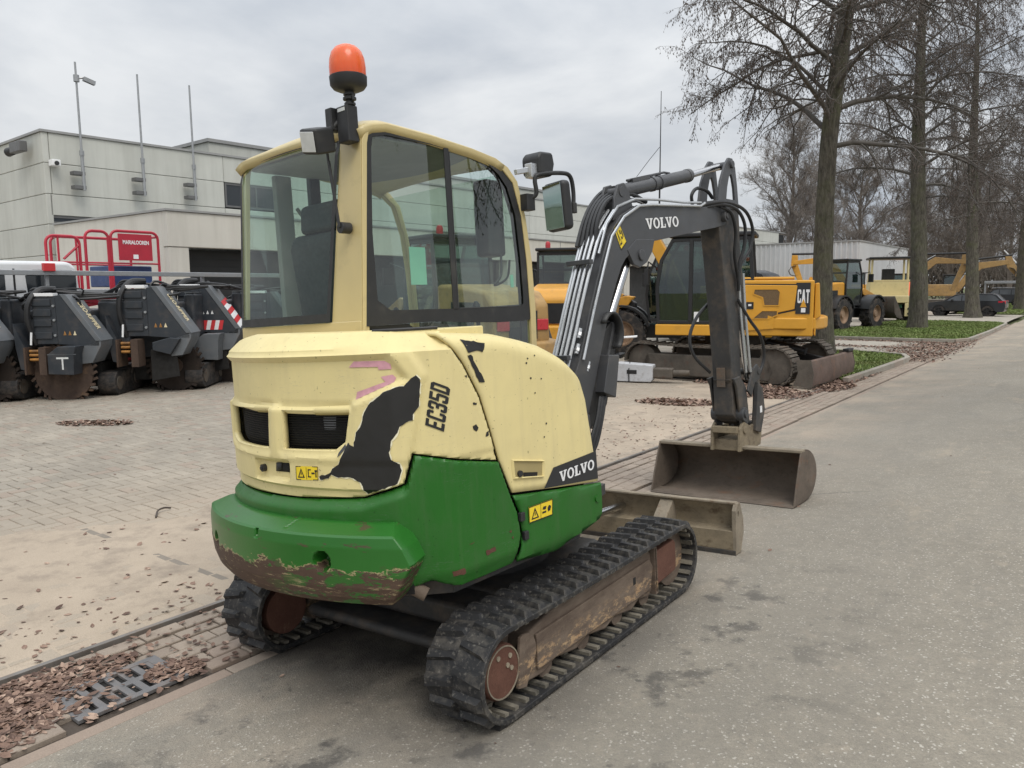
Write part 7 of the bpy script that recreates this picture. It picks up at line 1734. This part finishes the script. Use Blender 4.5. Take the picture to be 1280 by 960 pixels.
def curve(p, d, L, nseg, droop, wob):
    pts = [np.array(p, float)]; d = np.array(d, float); d /= np.linalg.norm(d)
    for i in range(nseg):
        d = d+np.array([rng.normal(0, wob), rng.normal(0, wob), rng.normal(0, wob)-droop]); d /= np.linalg.norm(d)
        pts.append(pts[-1]+d*L/nseg)
    return pts, d
def make_tree(H, r0, trunk_pts, first, spread, nb, kind):
    """returns branch, twig and catkin geometry; trunk_pts: list of (x, y, z, r)"""
    T = np.array(trunk_pts, float); zz = T[:, 2]
    def trunk(z): return np.array([np.interp(z, zz, T[:, 0]), np.interp(z, zz, T[:, 1]), z]), np.interp(z, zz, T[:, 3])
    br, tw, cp, cdn = [], [], [], []
    for i in range(nb):
        f = (i+rng.uniform(-.3, .3))/nb; f = min(.98, max(0, f)); z = first+(H-first)*f**.9
        p, rt_ = trunk(z); az = i*2.39996+rng.normal(0, .25)
        L = spread*((1-.72*f**1.3) if kind == 'alder' else (1-.45*f))*rng.uniform(.75, 1.12)
        if kind == 'alder': el = R(rng.uniform(10, 48))+R(25)*f; dr = .105*(1-.5*f)
        else: el = R(rng.uniform(32, 62))+R(18)*f; dr = .0
        d = np.array([math.cos(az)*math.cos(el), math.sin(az)*math.cos(el), math.sin(el)])
        ns = 9; pts, dend = curve(p, d, L, ns, dr, .10); r_b = min(rt_*.5, .010+.0125*L)
        rad = [r_b*(1-.86*k/ns) for k in range(ns+1)]
        for k in range(ns): br.append((*pts[k], *pts[k+1], rad[k], rad[k+1]))
        nsub = int(7+L*(4.4 if kind == 'alder' else 3.2))
        for j in range(nsub):
            q = rng.uniform(.14, 1.0); k = min(ns-1, int(q*ns)); t = q*ns-k; sp0 = pts[k]*(1-t)+pts[k+1]*t
            dd = (pts[k+1]-pts[k]); dd /= np.linalg.norm(dd)
            side = np.cross(dd, rng.normal(0, 1, 3)); side /= np.linalg.norm(side)+1e-6
            d2 = dd*.55+side*.85; Ls = L*rng.uniform(.16, .36)*(1.15-.5*q)+.25
            d2[2] += (-.10 if kind == 'alder' else .25)
            n2 = 5; p2, _ = curve(sp0, d2, Ls, n2, .10 if kind == 'alder' else -.03, .16); r2 = max(.006, rad[k]*.42)
            for m_ in range(n2): br.append((*p2[m_], *p2[m_+1], r2*(1-.8*m_/n2), r2*(1-.8*(m_+1)/n2)))
            ntw = int(5+Ls*(11 if kind == 'alder' else 8))
            for _ in range(ntw):
                q2 = rng.uniform(.1, 1.0); m_ = min(n2-1, int(q2*n2)); t = q2*n2-m_; s3 = p2[m_]*(1-t)+p2[m_+1]*t
                d3 = (p2[m_+1]-p2[m_]); d3 = d3/np.linalg.norm(d3)*.6+rng.normal(0, .55, 3)
                d3[2] -= .25 if kind == 'alder' else -.30
                Lt = rng.uniform(.18, .5)*(1.0 if kind == 'alder' else 1.5)
                p3, dl = curve(s3, d3, Lt, 3, .22 if kind == 'alder' else -.05, .15)
                rr = .0045 if kind == 'alder' else .010
                for k3 in range(3): tw.append((*p3[k3], *p3[k3+1], rr*(1-.25*k3), rr*(.75-.25*k3)))
                if kind == 'alder':
                    for _k in range(rng.integers(2, 6)):
                        u = rng.uniform(.25, 1.0); k3 = min(2, int(u*3)); cp.append(p3[k3]+(p3[k3+1]-p3[k3])*(u*3-k3)); cdn.append((rng.normal(0, .25), rng.normal(0, .25), -1.0))
                else:
                    for _k in range(2):
                        u = rng.uniform(.2, .9); k3 = min(2, int(u*3)); s4 = p3[k3]; e4 = s4+(dl+rng.normal(0, .6, 3))*Lt*.45; tw.append((*s4, *e4, .008, .004))
    return br, tw, cp, cdn
def trunk_mesh(trunk_pts, n=16):
    m = MB(); pts = smooth_path([p[:3] for p in trunk_pts], 5); rs = []
    zz = [p[2] for p in trunk_pts]; rr = [p[3] for p in trunk_pts]
    for p in pts: rs.append(interp(p.z, zz, rr))
    m.tube(pts, rs, n, True)
    k = len(pts)
    for i in range(len(m.v)):
        x_, y_, z_ = m.v[i]; c_ = pts[i//n]; a = math.atan2(y_-c_.y, x_-c_.x); fl = 1+.05*math.sin(3*a+z_*.8)+.035*math.sin(7*a-z_*1.7)+(.22*math.exp(-z_*3.2)*(1+.6*math.sin(4*a+1)))
        m.v[i] = (c_.x+(x_-c_.x)*fl, c_.y+(y_-c_.y)*fl, z_)
    return m
def tree(label, loc, trunk_pts, first, spread, nb, kind, group, far=False, rz=0.0):
    t = thing("alder_tree" if kind == 'alder' else "bare_tree", label, "tree", loc, rz, group)
    H = trunk_pts[-1][2]
    br, tw, cp, cdn = make_tree(H, trunk_pts[0][3], trunk_pts, first, spread, nb, kind)
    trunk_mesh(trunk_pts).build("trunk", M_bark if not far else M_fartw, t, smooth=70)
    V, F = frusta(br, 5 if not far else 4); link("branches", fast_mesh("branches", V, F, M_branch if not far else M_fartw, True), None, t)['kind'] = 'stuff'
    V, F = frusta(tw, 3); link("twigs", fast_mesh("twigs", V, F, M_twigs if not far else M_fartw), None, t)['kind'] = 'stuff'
    if cp:
        V, F = catkins(np.array(cp), np.array(cdn), .058); link("catkins", fast_mesh("catkins", V, F, M_catk), None, t)['kind'] = 'stuff'
    return t
G1 = "alders along the road"
t1 = tree("large leaning alder with hanging catkins rising behind the yellow excavator", (-6.2, 22.0, -.2),
     [(0, 0, 0, .29), (-.06, 0, 1.5, .255), (-.09, 0, 3.1, .24), (-.05, 0, 5.8, .22), (.18, .0, 8.6, .195), (.40, .0, 9.6, .17), (.6, .1, 11.5, .12), (.75, .2, 15, .03)], 5.6, 5.4, 40, 'alder', G1)
t2 = tree("straight mossy alder on the grass island between its two neighbours in the row", (-6.67, 37.9, -.2),
     [(0, 0, 0, .40), (-.05, 0, 2, .345), (-.15, .2, 5, .31), (-.30, .3, 9, .25), (-.3, .5, 13, .16), (-.3, .6, 17.5, .03)], 6.2, 5.2, 38, 'alder', G1, rz=R(40))
t3 = tree("third alder of the row, standing in front of the black estate car", (-6.6, 54.2, -.2),
     [(0, 0, 0, .42), (.05, .1, 2, .35), (.15, .3, 6, .30), (.1, .5, 10, .24), (.0, .6, 14, .16), (.1, .8, 20, .03)], 5.6, 6.0, 36, 'alder', G1, rz=R(100))
t4 = copy_tree(t3); t4.location = (-5.6, 72.2, -.2); t4.rotation_euler = (0, 0, R(200)); t4['label'] = "far alder at the right edge of the photo past the black estate car"
# the opposite side of the road carries alders too (they show in the cab glass)
t5 = copy_tree(t1); t5.location = (5.9, 10.8, -.05); t5.rotation_euler = (0, 0, R(75)); t5['label'] = "alder across the road whose crown is mirrored in the cab side window"
# bare trees behind the yard
G2 = "bare trees behind the yard"
b1 = tree("tall spreading bare tree above the end of the concrete building", (-26.0, 79.0, -.3),
     [(0, 0, 0, .42), (.1, 0, 3, .36), (.0, .2, 7, .27), (.2, .2, 11, .16), (.1, .2, 17.0, .03)], 3.0, 8.6, 26, 'bare', G2, True)
b2 = tree("bare tree rising over the ribbed warehouse roof between the first two alders", (-23.0, 93.5, -.3),
     [(0, 0, 0, .42), (-.1, 0, 3, .34), (.2, .2, 7, .26), (.0, .2, 11, .16), (.3, .2, 16.2, .03)], 2.8, 8.6, 26, 'bare', G2, True)
b3 = tree("broad bare tree behind the raised excavator booms", (-15.5, 106.0, -.3),
     [(0, 0, 0, .40), (.1, .1, 3, .33), (-.2, .0, 6, .25), (.1, .2, 9, .15), (.1, .2, 13.5, .03)], 2.2, 7.6, 24, 'bare', G2, True)
spots = [(b3, -28.8, 98, .95, "bare tree directly behind the first alder trunk"),
         (b2, -10.5, 118, .82, "bare tree right of the third alder trunk"),
         (b3, -5.5, 112, .98, "bare tree beyond the far right of the grass verge"), (b1, -15.0, 124, .75, "distant bare tree between second and third alders"), (b3, -24.0, 128, .9, "most distant bare tree behind the warehouse ridge"),
         (b1, -12.5, 101, .88, "bare tree just left of the third alder trunk"), (b1, -18.2, 99, .80, "bare tree above the cream truck"), (b2, -3.0, 122, 1.0, "last bare tree along the far verge")]
for src, x, y, s, lab in spots:
    o = copy_tree(src); o.location = (x, y, -.3); o.scale = (s, s, s); o.rotation_euler = (0, 0, R((x*37+y*11) % 360)); o['label'] = lab
# distant brushwood that closes the view
seg = []
for _ in range(15000):
    x = rng.uniform(-75, 18); y = 132+rng.uniform(0, 14)+max(0, -x-30)*.1; hz = 5.5+2.0*math.sin(x*.23)+1.2*math.sin(x*.71+1)
    z = hz*rng.random()**.8; L = rng.uniform(.8, 2.6); a = rng.normal(0, .45); b_ = rng.normal(0, .45)
    seg.append((x, y, z-.4, x+L*math.sin(a), y+L*math.sin(b_), z+L*.9, rng.uniform(.05, .16), .02))
V, F = frusta(seg, 3)
M_brush = paint("brushwood", (0.15, 0.13, 0.108), 0.95, 0.3, 0.5)
o = link("woodland", fast_mesh("woodland", V, F, M_brush)); tag(o, "dark brown line of distant woodland closing the view behind the yard", "woodland", kind='stuff')
